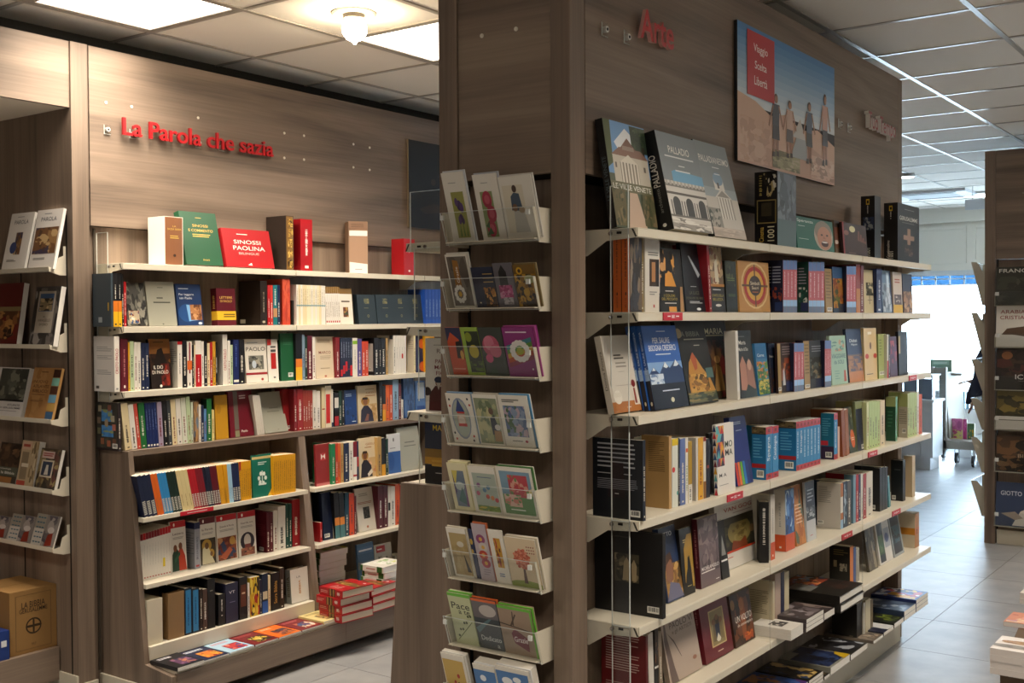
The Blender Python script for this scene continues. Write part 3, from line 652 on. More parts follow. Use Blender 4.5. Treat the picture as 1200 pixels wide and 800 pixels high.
for k, (a, b) in enumerate(((421, 442), (443, 463), (462.5, 479), (479, 497))):
    for q in range(2): L2.fo(a-3.4+q*1.7, b-3.4+q*1.7, 345, '2c3840', 'small dark slate booklet with gilt emblem, several deep', t=.006, lean=7, yo=.012+.014*(2-q), name='booklet')
    L2.fo(a, b, 345, '2c3840', 'small dark slate booklet with gilt emblem, several deep', t=.008, lean=7, name='booklet', F=[('a', .38, .68, .66, .86, ['6a6a50', '8a8258', '3a4444'], 14, 16+k), ('l', .35, .52, .7, .56, 1, '7a785c'), ('e', .55, .27, .06, .05, '8a8258'), ('e', .55, .27, .035, .03, '2c3840')])
for i in range(5): L2.sp(498+i*4, 501.8+i*4, 339, '1c4fae', 'bright blue paperback behind the acrylic guard', Sp=[('d', .4, .2, .6, .7, 'b8cdf0')])
# --- third wall shelf
L3.sp(134, 140, 394, 'W', 'tall white paperback with red spine title Cristo Paolo', cl=110, Sp=[('ts', 'CRISTO PAOLO', .5, .55, .55, .45, 'b23a3a'), ('r', .3, .04, .7, .07, '8a8a8a')], B=[('l', .15, .72, .9, .82, 3, '8a8a8c'), ('l', .15, .58, .9, .66, 3, '8a8a8c'), ('l', .15, .3, .9, .4, 3, '8a8a8c'), ('r', .1, .05, .25, .1, '55504c')], back='d3cfcb')
L3.sp(141.5, 150, 397, 'M', 'wide maroon spine beside the tall white paperback', Sp=[('d', .38, .28, .6, .8, 'c98a8a'), ('e', .5, .09, .14, .03, WH)])
L3.sp(150.4, 152.2, 401, 'Y', 'thin yellow spine beside the pale green one'); L3.sp(152.5, 157, 400, 'LG', 'pale green spine between maroon and white books')
L3.sp(157.3, 161, 401, 'W', 'narrow white paperback'); L3.sp(161.2, 165, 401, 'W', 'narrow white paperback')
L3.sp(165.3, 170, 402, 'N', 'navy paperback beside the cave cover'); L3.sp(170.2, 174.8, 402, 'N', 'navy paperback beside the cave cover')
L3.fo(178, 202.5, 398, '201612', 'paperback Il Dio di Paolo with dark cave cover', lean=6, F=[('r', 0, .62, 1, 1, '8a5a2a'), ('a', .02, .3, .98, .7, ['2a1a12', '8a5a2a', '3a2014', '1a100c'], 30, 20), ('p', [(.25, .02), (.2, .5), (.38, .78), (.6, .82), (.8, .5), (.85, .02)], '1a1210'), ('a', .5, .05, .9, .5, ['5a1a14', '8a2a1c', '2a1410'], 22, 21), ('l', .2, .92, .7, .95, 1, '3a2414'), ('t', 'IL DIO', .38, .43, .44, .07, WH), ('t', 'DI PAOLO', .46, .33, .76, .07, WH), ('e', .45, .05, .06, .03, WH)])
L3.sp(208, 213.5, 400, 'W', 'white paperback with red head and grey back', cl=196, Sp=[('r', 0, .93, 1, 1, 'a5141d'), ('d', .4, .3, .6, .75, '6a6a6a')], back='c9c5bc', B=[('l', .15, .5, .9, .85, 8, '8a8a86'), ('bc', .1, .05, .4, .13)])
L3.sp(214, 219, 399, 'K', 'plain black spine beside the white book with red head'); L3.sp(219.4, 225, 400, 'W', 'white spine with red stripe and orange block', Sp=[('r', .38, .3, .66, .98, '8a2230'), ('r', .0, .38, 1, .58, 'd8682a'), ('r', .4, .04, .6, .1, DK)])
L3.sp(225.2, 227.4, 404, 'K', 'thin black spine beside the orange block'); L3.sp(227.6, 228.8, 404, 'C', 'thin cream spine beside the red and white one')
L3.sp(229, 236, 399, 'W', 'white spine with tall red lower block', Sp=[('r', 0, 0, 1, .70, 'b8161e'), ('d', .4, .1, .6, .4, WH)]); L3.sp(236.3, 239, 400, 'W', 'narrow white paperback')
L3.sp(239.3, 242.8, 400, 'K', 'slim black spine beside the cream one'); L3.sp(243, 246, 402, 'C', 'slim cream spine beside the black one'); L3.sp(246.2, 249, 401, 'R', 'slim red spine beside the golden one')
L3.sp(249.2, 252.6, 400, 'c9962a', 'slim golden spine beside the red one'); L3.sp(252.8, 254.6, 401, 'K', 'slim black spine against the tall grey back')
L3.sp(261, 266.5, 392, 'W', 'tall white paperback with red spine title and grey back', cl=248, dep=.19, Sp=[('ts', 'CRISTO PAOLO', .5, .5, .55, .42, 'b23a3a')], back='c5c0b8', B=[('l', .1, .3, .5, .8, 9, '8a8a86'), ('bc', .05, .05, .25, .1)])
L3.sp(267, 270, 399, 'W', 'narrow white paperback'); L3.sp(270.2, 272.8, 404, 'LG', 'short pale green booklet', name='booklet')
L3.sp(273.5, 280, 398, '16245c', 'deep blue spine with white foot label', Sp=[('d', .4, .4, .6, .9, '5a72b8'), ('r', .05, .05, .95, .1, WH)]); L3.sp(280.4, 286.5, 398, 'K', 'wide black spine beside the white Paolo cover')
L3.fo(289, 314, 398, 'e2dcd0', 'white paperback titled Paolo with small figure picture', lean=4, F=[('l', .1, .9, .6, .93, 1, '8a8a8a'), ('t', 'PAOLO', .5, .77, .9, .09, '3a3530'), ('a', .15, .3, .85, .62, ['6a6a60', '8a8a80', '3a3a38', 'a5a090'], 24, 22), ('e', .4, .42, .1, .09, 'c2cdd8'), ('r', 0, .18, 1, .23, '9c2a30'), ('e', .75, .07, .06, .03, 'b03a3a')])
L3.fo(315, 327, 398, 'e6e1d8', 'white paperback with red blocks down its cover', lean=3, t=.01, F=[('r', .0, .86, .38, 1, 'c4281c'), ('r', .3, .3, .8, .68, 'b5201c'), ('r', .3, .7, .8, .76, '4a4a4a'), ('r', .3, .8, .8, .84, '4a4a4a'), ('r', .5, .08, .7, .12, '6a6a6a')])
L3.fo(330, 346, 391, 'G', 'dark green book back with white barcode', t=.012, lean=2, F=[('l', .2, .75, .8, .9, 4, '3f7a58'), ('bc', .5, .08, .85, .17)])
L3.sp(346.5, 354, 391, 'K', 'black spine with orange and yellow foot', Sp=[('r', 0, .28, 1, .46, 'e07a22'), ('r', 0, 0, 1, .28, 'e9b41c')])
L3.sp(354.3, 357.3, 392, '7c93a8', 'slim grey-blue spine beside orange and yellow foot'); L3.sp(357.5, 360, 394, 'DG', 'slim dark green spine beside maroon spine'); L3.sp(360.2, 366, 393, 'M', 'maroon spine before the cream Marco cover'); L3.sp(366.3, 369.6, 395, 'W', 'narrow white paperback')
L3.fo(370.5, 393, 395, 'd8c8ae', 'cream cover titled Marco', lean=3, F=[('l', .15, .85, .85, .93, 2, '9a8a72'), ('t', 'MARCO', .5, .62, .62, .065, '8a4a3a'), ('l', .25, .45, .8, .55, 3, 'a8977c'), ('l', .25, .22, .75, .26, 1, 'a8977c'), ('e', .5, .05, .06, .025, 'b06a5a')])
L3.sp(393.3, 398, 395, 'DR', 'dull red spine after the cream Marco cover')
for i in range(5):
    a = 399+i*2.8; L3.sp(a, a+2.7, 396, '1d2740', 'thin navy spine with red block', Sp=[('r', .05, .03+.06*(i % 4), .95, .2+.1*(i % 3), 'c21f24'), ('d', .3, .5, .7, .9, '8a93a8')])
L3.sp(413.3, 418.8, 396, 'W', 'white spine with lime green head', Sp=[('r', 0, .84, 1, .93, '8ab82a'), ('d', .4, .2, .6, .7, '8a8a86')]); L3.sp(419, 424, 397, 'P', 'purple spine beside orange-red books')
L3.sp(424.3, 428, 400, 'c8452a', 'orange-red spine beside the purple one'); L3.sp(428.2, 431.6, 400, 'c8452a', 'orange-red spine beside the purple one')
L3.sp(438.5, 444, 396, 'K', 'black hardcover with white back label', cl=429, B=[('r', .25, .1, .85, .85, 'c9c5bc'), ('bc', .3, .12, .6, .2)], hard=True, name='hardcover_book'); L3.sp(444.3, 446.6, 397, 'K', 'plain thin black spine'); L3.sp(446.8, 452, 396, 'K', 'plain wide black spine with small foot mark')
L3.sp(452.3, 454.6, 396, 'T', 'thin tan spine beside white paperbacks')
L3.sp(461, 463.6, 393, 'W', 'white paperback with small black head mark', cl=455, back='d8d3c8', B=[('r', .3, .9, .9, 1, '2a2a30')])
for i in range(4): L3.sp(463.8+i*3.1, 466.8+i*3.1, 393, 'W', 'white series paperback', Sp=[('d', .42, .4, .58, .7, '9a9a96')]+([('r', .2, .4, .8, .52, 'c4281c')] if i == 2 else []))
L3.sp(485, 487, 391, 'C', 'cream paperback back with faint text', cl=477, back='d0c4ae', B=[('l', .2, .6, .9, .85, 5, 'a89a86')])
L3.fo(488, 496.5, 392, '1d2350', 'navy cover with orange discs', t=.01, lean=2, F=[('e', .9, .75, .5, .13, 'd8642a'), ('e', .9, .15, .5, .13, 'd8642a')])
L3.sp(498, 509, 388, 'd9a21e', 'golden yellow thick spine behind the acrylic guard')
# --- top of the low bookcase
L4.sp(138, 142, 472, '2b2325', 'book with map and stamps pattern on its back', cl=113, dep=.17, B=[('a', .02, .05, .98, .98, ['3a3a35', '4a4a40', '33332e'], 10, 24), ('a', .25, .6, .75, .85, ['4a86c2', '3f78b5', '8a9a6a'], 14, 25), ('a', .25, .28, .8, .52, ['4a86c2', '3f78b5', '8a9a6a'], 14, 26)]+[('r', x, y, x+.16, y+.13, c) for x, y, c in ((.1, .8, '9a927c'), (.55, .82, '8a5a4a'), (.05, .55, '7a6a5a'), (.7, .6, 'b0a48c'), (.4, .5, '9a8a72'), (.05, .33, '6a6a52'), (.75, .42, 'b06a5a'), (.2, .12, '8a5a42'), (.5, .08, '9a5a42'), (.75, .12, '6a4a3a'))]+[('bc', .75, .05, .98, .15)])
LE = 9
for a, b, t, c, d in ((143, 151, 473, 'C', 'leaning cream paperback beside the map book'), (151.3, 157.5, 474, 'W', 'leaning white paperback beside the red one'), (157.8, 162, 473, 'CO', 'leaning red paperback beside the green one'), (162.3, 169.5, 472, '1f6a34', 'leaning bright green paperback')):
    L4.sp(a+1, b+1, t, c, d, lean=6 if c != '1f6a34' else 4, dep=.15)
for i in range(4): L4.sp(171+i*3.4, 174.3+i*3.4, 472+i*-.3, '182a60', 'leaning navy series paperback with white foot marks', lean=4, Sp=[('d', .42, .4, .58, .85, '8a9ac8'), ('r', .2, .03, .8, .07, WH)])
for a, b, t, c, d in ((185, 190.5, 471, 'LI', 'leaning lilac paperback'), (191, 196, 469, 'K', 'leaning black paperback beside lilac'), (196.5, 200.5, 469, 'BG', 'leaning charcoal paperback'), (201, 206.5, 468, 'C', 'leaning cream paperback beside charcoal'), (207, 212.5, 467, 'W', 'leaning white paperback beside cream'), (213, 218.6, 466, 'd8dccb', 'leaning greenish white paperback'), (219, 223.6, 465, 'LG', 'leaning pale green paperback')):
    L4.sp(a, b, t, c, d, lean=3, dep=.145)
L4.sp(223.9, 226.3, 471, 'cfd8c2', 'short pale green paperback'); L4.sp(226.8, 232.6, 470, '6a5a48', 'paperback with a photograph on its spine', Sp=[('a', .02, .02, .98, .98, ['8a6a48', 'b08a5a', '3a2a20', '6f7f90'], 24, 27)])
L4.sp(233, 235.6, 474, 'W', 'short white spine beside the photograph spine'); L4.sp(235.9, 239, 475, 'N', 'short navy spine'); L4.sp(239.2, 242, 479, '5a86b8', 'short light blue spine')
L4.sp(242.4, 248, 467, '1f6a34', 'tall green paperback with dark back', cl=236, back='1a3a2a'); L4.sp(248.3, 251.2, 480, 'e2d08a', 'short cream-yellow spine')
L4.fo(253.5, 268, 464, 'c8941c', 'plain golden yellow cover with faint emblem', t=.008, lean=3, F=[('e', .3, .68, .18, .1, 'b8861a')])
L4.fo(270.5, 298, 460, '6e1526', 'crimson hardcover with grey stripe', t=.02, lean=5, hard=True, name='hardcover_book', F=[('r', .2, .16, .38, 1, '6a6258'), ('r', .2, .0, .38, .14, '8a8a68'), ('l', .45, .82, .72, .92, 2, 'e0cfc8'), ('t', 'Paolo', .6, .12, .26, .05, WH)])
for i in range(4): L4.sp(298.6+i*2.2, 300.7+i*2.2, 463, 'OW', 'leaning grey-white booklet against the grey cover', lean=9, dep=.13, name='booklet', let=0)
L4.fo(311, 338, 461, '9c9c8e', 'grey cloth-textured cover propped on the bookcase', t=.014, lean=15, F=[('l', .35, .58, .75, .63, 1, '77766c'), ('l', .25, .5, .8, .54, 1, '77766c'), ('l', .55, .05, .62, .08, 1, '77766c')])
L4.fo(333, 344, 457, '8c1f22', 'dark red book with barcode foot', t=.02, lean=3, yo=.03, F=[('bc', .4, .05, .8, .13)])
L4.sp(344.5, 348, 456, 'DR', 'dark red spine beside the barcode book'); L4.sp(348.3, 355, 456, '9a2226', 'red series spine, wide')
for i in range(4): L4.sp(355.2+i*2.8, 357.9+i*2.8, 457, '9c3a2c', 'thin brick red series spine', dep=.13)
L4.sp(366.6, 370.8, 457, 'W', 'white paperback beside brick red series'); L4.sp(371, 375.2, 458, 'W', 'white paperback beside brick red series')
L4.sp(377, 381, 454, 'C', 'cream paperback with narrow red mark', Sp=[('r', .1, .45, .9, .48, 'a5141d')]); L4.sp(381.3, 388.2, 452, 'e6dcc2', 'cream spine with long red block', Sp=[('r', .1, .1, .8, .8, 'c4261e')]); L4.sp(388.5, 390.5, 456, 'W', 'thin white spine with navy foot', Sp=[('r', 0, 0, 1, .12, '1b2748')])
L4.sp(392, 396.8, 460, 'K', 'black, white and red striped spine', Sp=[('r', 0, .55, 1, .85, 'd8d4cc'), ('r', 0, .02, 1, .3, 'b01c22')]); L4.sp(397, 400.6, 458, 'DG', 'dark green slim spine'); L4.sp(400.8, 403.6, 458, 'K', 'black slim spine beside dark green')
L4.fo(405, 419, 458, '163a78', 'blue cover with pale title at its head', t=.012, lean=3, F=[('l', .1, .8, .8, .9, 2, '9ab4dc'), ('a', .1, .1, .9, .6, ['163a78', '1d4a90', '102a58'], 20, 28), ('l', .55, .06, .9, .1, 1, 'dfe6ee')])
L4.fo(420.5, 443, 453, 'd8c7a6', 'cream cover with haloed saint in blue robe', t=.012, lean=3, F=[('l', .4, .88, .9, .91, 1, '8a6a4a'), ('t', 'GESU', .68, .8, .5, .05, 'a5683a'), ('l', .4, .7, .9, .74, 1, 'a5683a'), ('a', .5, .02, .98, .5, ['c8a878', 'd8c09a', 'b8925e'], 20, 29), ('e', .38, .58, .22, .12, 'b88a3a'), ('p', [(.1, .02), (.15, .35), (.3, .46), (.5, .46), (.72, .3), (.78, .02)], '2c2a3c'), ('e', .38, .56, .12, .085, '8a5a3a'), ('p', [(.2, .56), (.25, .68), (.5, .68), (.54, .55), (.5, .62), (.26, .62)], '2a1a14'), ('p', [(.3, .05), (.45, .24), (.55, .22), (.5, .05)], '8a5a4a')])
L4.sp(444.5, 448, 448, 'K', 'tall black spine beside the saint cover'); L4.sp(448.2, 452, 452, 'K', 'black spine with yellow foot', Sp=[('r', 0, 0, 1, .32, 'dfa31c'), ('r', 0, .32, 1, .48, 'd8762a')])
L4.sp(452.2, 456.2, 451, 'e0641e', 'bright orange spine'); L4.sp(456.4, 460, 451, 'c8481e', 'deep orange spine'); L4.sp(460.3, 467, 445, '8fb0cc', 'pale blue mottled spine'); L4.sp(467.2, 470, 450, 'M', 'thin maroon spine beside blue back'); L4.sp(470.2, 472.6, 468, 'W', 'short white spine beside maroon')
L4.fo(474, 486, 443, '2f4d7c', 'tall blue mottled book back', t=.015, lean=2, F=[('a', .02, .02, .98, .98, ['2f4d7c', '3a5c90', '264270', '47699c'], 40, 31)])
L4.fo(488, 499, 447, '4a6fa8', 'blue and white cover by the acrylic', t=.01, lean=2, F=[('r', .2, .5, .9, .95, 'b9c2cc'), ('r', .1, 0, .9, .3, '1d4488')])
# --- upper bays
def grid(c): return [('r', .15+.0*i, .05+.042*i, .85, .075+.042*i, c) for i in range(8)]
a = 163.5
for n, c, d, wd in ((3, '1a2440', 'navy', 5.4), (2, 'd8641c', 'orange', 4.0), (3, '2f86c2', 'sky blue', 3.5), (3, '122a22', 'black-green', 3.8), (3, 'd8c894', 'cream', 4.6), (3, 'b01826', 'red', 3.0), (3, '7c1624', 'dark red', 2.8), (3, '161d33', 'midnight blue', 2.75), (3, '5e1220', 'maroon', 2.7), (5, 'd89a14', 'golden', 2.25), (2, '9cc4dc', 'pale blue', 2.5), (3, '182448', 'deep navy', 2.9)):
    for i in range(n):
        L5a.sp(a+.6, a+wd+.5, 557.5-(a-163)*.135, c, f'leaning {d} series volume', lean=12 if a < 240 else 9 if a < 262 else 5, dep=.13, Sp=grid('c9c9c0' if dark(c) else 'efe6d0') if d not in ('orange', 'cream', 'golden', 'pale blue') else [('d', .4, .1, .6, .4, '8a6a3a')]); a += wd*.985
for i in range(6): L5a.sp(280.6+i*2.3, 282.8+i*2.3, 541-i*.3, 'd89c12', 'thin yellow paperback beside the green cover', dep=.12, lean=1, Sp=[('r', 0, .78, 1, 1, 'a8221c')]*(i == 0)+[('d', .35, .1, .65, .8, '6a4a10')])
L5a.fo(296.5, 319.5, 535, '0f6a58', 'green cover with white cross emblem and yellow corner', t=.008, lean=2, F=[('r', 0, .9, 1, .96, 'c9b87a'), ('l', .3, .75, .75, .84, 2, 'cfe0d6'), ('p', [(.75, 0), (1, 0), (1, .2)], 'dfb53a')]+[('e', .5+.17*math.cos(q), .44+.12*math.sin(q), .07, .05, 'dfe8e0') for q in (0, 1, 2, 3.1, 4, 5)]+[('e', .5, .44, .1, .07, '0f6a58'), ('r', .48, .3, .52, .62, 'dfe8e0'), ('r', .4, .52, .6, .55, 'dfe8e0'), ('r', .3, .28, .7, .32, 'dfe8e0')])
for i in range(11): L5a.sp(320.3+i*2.38, 322.6+i*2.38, 534-i*.25, 'd89c12', 'thin yellow paperback in the end row', dep=.12, Sp=[('d', .35, .1, .65, .85, '6a4a10')])
L5b.fo(371, 388, 522, '8c2a2c', 'dull red cover with white bird emblem', t=.012, lean=2, F=[('r', .3, .6, .7, .78, 'b03a3c'), ('p', [(.36, .62), (.5, .7), (.36, .76)], 'e8dcd6'), ('p', [(.64, .62), (.5, .7), (.64, .76)], 'e8dcd6'), ('r', 0, 0, 1, .06, 'c06a6a')])
for a, b, t, c, d in ((388.3, 393, 520, '1f7a4c', 'green spine beside dull red cover'), (393.3, 396, 519, 'c23a22', 'red-orange spine'), (396.2, 399, 519, 'O', 'orange spine'), (399.2, 402.6, 519, 'T', 'tan spine'), (402.9, 409, 519, 'N', 'navy spine with tiny foot mark'), (409.3, 413.6, 518, 'W', 'white spine beside navy')): L5b.sp(a, b, t, c, d)
L5b.sp(413.9, 418.2, 517, 'W', 'white spine with maroon head', Sp=[('r', 0, .6, 1, 1, '7c1a28'), ('r', 0, .1, 1, .15, 'b03a3a')]); L5b.sp(418.4, 420.2, 517, 'N', 'thin navy and red spine', Sp=[('r', 0, .35, 1, .6, 'c21f24')])
L5b.fo(422, 442, 515, 'd8c7a6', 'cream cover with haloed saint holding a book', t=.012, lean=3, F=[('t', 'GESU', .66, .84, .5, .055, 'a5683a'), ('l', .35, .74, .9, .78, 1, 'a5683a'), ('a', .5, .02, .98, .5, ['c8a878', 'd8b08a', 'b8825e'], 20, 32), ('e', .34, .56, .2, .12, 'b88a3a'), ('p', [(.06, .02), (.12, .35), (.25, .45), (.45, .45), (.68, .3), (.74, .02)], '241f28'), ('e', .34, .55, .11, .085, '7a4a30'), ('p', [(.18, .55), (.22, .67), (.46, .67), (.5, .54), (.45, .61), (.24, .61)], '2a1a14'), ('p', [(.45, .1), (.7, .22), (.76, .12), (.5, .02)], 'd8d0c0')])
L5b.sp(442.4, 447, 512, 'T', 'tan and cream double spine'); L5b.sp(447.3, 451.8, 513, 'K', 'black spine with yellow foot', Sp=[('r', 0, 0, 1, .3, 'd89a1c')]); L5b.sp(452, 455, 514, 'DG', 'dark green thin spine')
L5b.fo(455.8, 470, 510, 'cfd0d2', 'white cover with blue lower half', t=.01, lean=2, F=[('r', 0, 0, 1, .55, '2c5aa0'), ('e', .45, .85, .06, .05, '6a6a6a'), ('l', .15, .62, .6, .66, 1, '8a8a90'), ('e', .2, .3, .3, .22, '244f92')])
L5b.fo(471, 496, 502, '9c9c8e', 'grey cloth-textured cover leaning at the end', t=.012, lean=10, rz=0, F=[('l', .3, .62, .75, .67, 1, '66655c'), ('l', .25, .54, .8, .58, 1, '66655c')])
# --- middle bays
RT = lambda: [('r', 0, .86, 1, 1, RND.choice(('b01820', 'b01820', '7c1420'))), ('d', .42, .3, .58, .75, 'b8b4ae'), ('r', .25, .04, .75, .065, 'b03a3a')]
for i in range(11): L6a.sp(164.5+i*3.25, 167.7+i*3.25, 626-i*1.0, 'W', 'white series paperback with red head', dep=.13, Sp=RT()+([('r', .1, .2, .9, .38, 'e3c81c')] if i == 8 else []))
def saint_cover(cols, seed): return [('r', 0, .87, 1, 1, cols[0]), ('e', .25, .93, .05, .035, WH), ('t', cols[1], .5, .75, .7, .045, '5a3a34'), ('l', .15, .64, .85, .69, 2, 'a09a94')]
L6a.fo(201.5, 219.5, 613, 'e0dbd2', 'white paperback with two embracing robed figures', t=.01, lean=3, F=saint_cover(('b01820', 'Lettera'), 1)+[('p', [(.05, .02), (.08, .35), (.3, .5), (.5, .4), (.5, .02)], '23402f'), ('p', [(.5, .02), (.48, .4), (.65, .52), (.9, .3), (.98, .02)], 'b8402a'), ('e', .28, .47, .12, .07, '7a4a30'), ('e', .62, .5, .12, .07, '7a4a30'), ('p', [(.2, .25), (.55, .4), (.6, .34), (.25, .18)], '2f5a3f')])
L6a.sp(228, 234.5, 612, '9a9ca6', 'navy headed paperback with grey printed back', cl=217, Sp=[('r', 0, .86, 1, 1, '1b2348'), ('d', .3, .2, .7, .7, '6a6a76'), ('r', .2, .04, .8, .08, 'b03a3a')], back='8d8f98', B=[('r', 0, .86, 1, 1, '1b2348'), ('l', .1, .3, .9, .8, 9, '6a6c76')])
L6a.fo(235.5, 254, 609, 'dbd5c6', 'white paperback with haloed mother and child', t=.01, lean=3, F=saint_cover(('5a1a1e', 'la Parola'), 1)+[('a', .02, .02, .98, .56, ['2a241c', '3a3224', '4a3a20'], 16, 34), ('e', .42, .42, .3, .13, 'b8923a'), ('e', .7, .24, .18, .09, 'b8923a'), ('p', [(.1, .03), (.15, .35), (.45, .45), (.7, .2), (.9, .03)], 'd0c9a8'), ('e', .42, .41, .13, .07, '6a4a2a'), ('e', .7, .23, .09, .05, '7a5a3a')])
L6a.fo(255.5, 279, 606, 'ded8ce', 'white paperback with reclining icon figures', t=.01, lean=3, F=saint_cover(('b01820', 'Quando la Parola'), 1)+[('a', .03, .03, .95, .52, ['8a4a2a', '3a2a2a', 'c08a5a', '2f3a5a', '6a2a20'], 34, 35), ('e', .75, .42, .14, .09, 'c89a4a'), ('p', [(.1, .1), (.6, .3), (.75, .22), (.4, .04)], 'b05a3a')])
L6a.fo(280.5, 301, 602, 'ded8ce', 'white paperback with round dark icon', t=.01, lean=3, F=saint_cover(('b01820', 'Guarda, ora'), 1)+[('e', .5, .34, .4, .2, '2a2430'), ('e', .5, .36, .2, .14, 'c8c0b8'), ('p', [(.3, .04), (.35, .28), (.65, .28), (.8, .04)], '7a3a34'), ('a', .12, .03, .9, .2, ['7a4a3a', '9a5a4a', '3a2a2a', 'a87a5a'], 20, 36)])
L6a.sp(312.5, 316, 600, '5a1420', 'maroon hardcover with barcode on its back', cl=298, hard=True, name='hardcover_book', B=[('l', .3, .4, .9, .7, 6, '7a3038'), ('bc', .4, .03, .75, .12)]); L6a.sp(316.3, 320, 600, '5a1420', 'maroon hardcover next to its twin', hard=True, name='hardcover_book')
L6a.sp(320.4, 325.5, 598, 'W', 'white paperback beside maroon pair'); L6a.sp(325.8, 334.6, 593, 'e6e2da', 'tall white paperback beside dark green', let=1); L6a.sp(335, 338.4, 590, '1a4a40', 'dark green spine, one of a pair'); L6a.sp(338.6, 342, 590, '1a4a40', 'dark green spine, one of a pair')
L6a.sp(342.6, 351, 585, '9c2228', 'tall red spine at the end of the bay', dep=.2); L6a.sp(351.3, 354.6, 586, 'b03038', 'slim red spine with blue foot', Sp=[('r', 0, 0, 1, .3, '23306a')])
L6b.sp(375, 377.6, 612, 'R', 'thin red sliver by the divider'); L6b.fo(379.5, 391.5, 579, '14213f', 'navy book back with barcode, leaning', t=.02, lean=4, F=[('bc', .1, .05, .6, .13), ('r', .93, 0, 1, 1, 'c8c2a8')])
for k, a in enumerate((392, 398)): L6b.sp(a, a+5.6, 577, 'K', 'black spine with orange band and teal foot', lean=3, Sp=[('r', 0, .28, 1, .45, 'e08a3a'), ('r', 0, 0, 1, .28, '4a7a80')])
L6b.sp(404.2, 409, 577, '163f52', 'dark teal spine'); L6b.sp(409.4, 415, 578, 'd2461e', 'orange-red spine beside dark teal'); L6b.sp(415.2, 417.6, 581, 'M', 'thin maroon spine beside orange-red')
L6b.fo(421, 442, 574, 'd2ccc0', 'white cover with small dark square picture', t=.012, lean=9, F=[('l', .2, .8, .7, .88, 2, '9a9488'), ('l', .1, .62, .85, .68, 2, 'a86a5a'), ('a', .35, .28, .7, .55, ['3a3836', '55524c', '24221f'], 20, 37), ('e', .5, .09, .06, .03, 'b06a4a')])
L6b.sp(443, 449, 569, '511522', 'wide maroon spine, one of a pair', dep=.17); L6b.sp(449.3, 454.6, 569, '511522', 'wide maroon spine, one of a pair', dep=.17)
L6b.sp(455, 457.4, 570, 'W', 'thin white spine with black block', Sp=[('r', 0, .4, 1, .6, '1b1b1e')]); L6b.sp(457.6, 463, 570, 'W', 'wide white spine beside orange'); L6b.sp(463.3, 468.4, 567, 'd2541e', 'orange spine by the end panel'); L6b.sp(468.6, 474, 568, 'R', 'red spine by the end panel')
# --- bottom bays
L7a.sp(172.5, 190.5, 702, 'cfc6b0', 'plain cream box-like volume', dep=.16, let=0, pages=mat('cfc6b0', .7)); L7a.sp(197, 216, 694, '8a6c48', 'plain brown cardboard slipcase', cl=190, let=0, hard=True, name='hardcover_book', pages=mat('8a6c48', .8))
for a in (216.6, 225.2): L7a.sp(a, a+8.2, 689, '17202c', 'black slipcase with bright blue spine panel', dep=.18, hard=True, name='hardcover_book', Sp=[('r', .12, .04, .88, .96, '2a7ab0'), ('d', .4, .2, .6, .8, '123a58')])
L7a.sp(234, 237.6, 690, 'DB', 'dark brown slim volume'); L7a.sp(237.9, 243, 690, '4a352c', 'reddish brown slim volume'); L7a.sp(243.4, 252, 678, '121214', 'tall black thick volume', dep=.22, hard=True, name='hardcover_book', Sp=[('r', .3, .75, .7, .77, '8a8a80')])
L7a.sp(256, 264, 696, '121214', 'short black volume with white spine title', dep=.15, hard=True, name='hardcover_book', Sp=[('d', .4, .45, .6, .85, 'd8d4cc'), ('r', .4, .3, .6, .33, 'd8d4cc')]); L7a.sp(264.6, 279, 683, '242640', 'wide navy volume with pale emblem', dep=.16, hard=True, name='hardcover_book', Sp=[('t', 'VT', .5, .77, .5, .07, 'd8d4dc'), ('l', .3, .5, .8, .54, 1, '6a6c8a')])
L7a.sp(280.5, 290, 676, '141416', 'tall black volume with brown spine label', dep=.2, hard=True, name='hardcover_book', Sp=[('r', .15, .3, .85, .82, '5f3220'), ('r', .3, .6, .7, .64, 'c9a98a')]); L7a.sp(290.3, 292.6, 683, 'W', 'thin white spine beside the patterned one')
L7a.sp(293, 304, 676, 'd0b02c', 'yellow volume with red and black stained-glass pattern', Sp=[('a', .02, .02, .98, .98, ['d8b82c', 'c8a020', 'a83024', '2a2218', 'e2c84a'], 40, 38)]); L7a.sp(304.3, 307, 679, '1d1f3c', 'thin navy spine beside the patterned one')
L7a.sp(307.3, 314, 672, '16243c', 'navy spine with pale band and blue foot', Sp=[('r', .1, .35, .9, .55, 'cfc6a8'), ('r', 0, 0, 1, .3, '2c5aa8')]); L7a.sp(314.3, 317, 674, 'C', 'thin cream spine beside black Sacra Bibbia')
L7a.sp(318, 327.6, 671, '121214', 'black volume with gold spine title Sacra Bibbia', dep=.16, hard=True, name='hardcover_book', Sp=[('ts', 'Sacra Bibbia', .5, .48, .36, .6, 'd0a04a')]); L7a.sp(328, 333, 665, '32251a', 'dark brown large volume beside white bible', dep=.2)
L7a.fo(342, 362.5, 670, 'e2ded6', 'white hardcover bible with orange lettering', t=.035, lean=4, hard=True, name='hardcover_book', spine='9aa09c', F=[('t', 'LA', .45, .75, .22, .06, '8a8a86'), ('ts', 'BIBBIA', .5, .45, .1, .4, 'd08a2a')], Sp=[('ts', 'BIBBIA', .5, .5, .5, .6, '5a5a3a')])
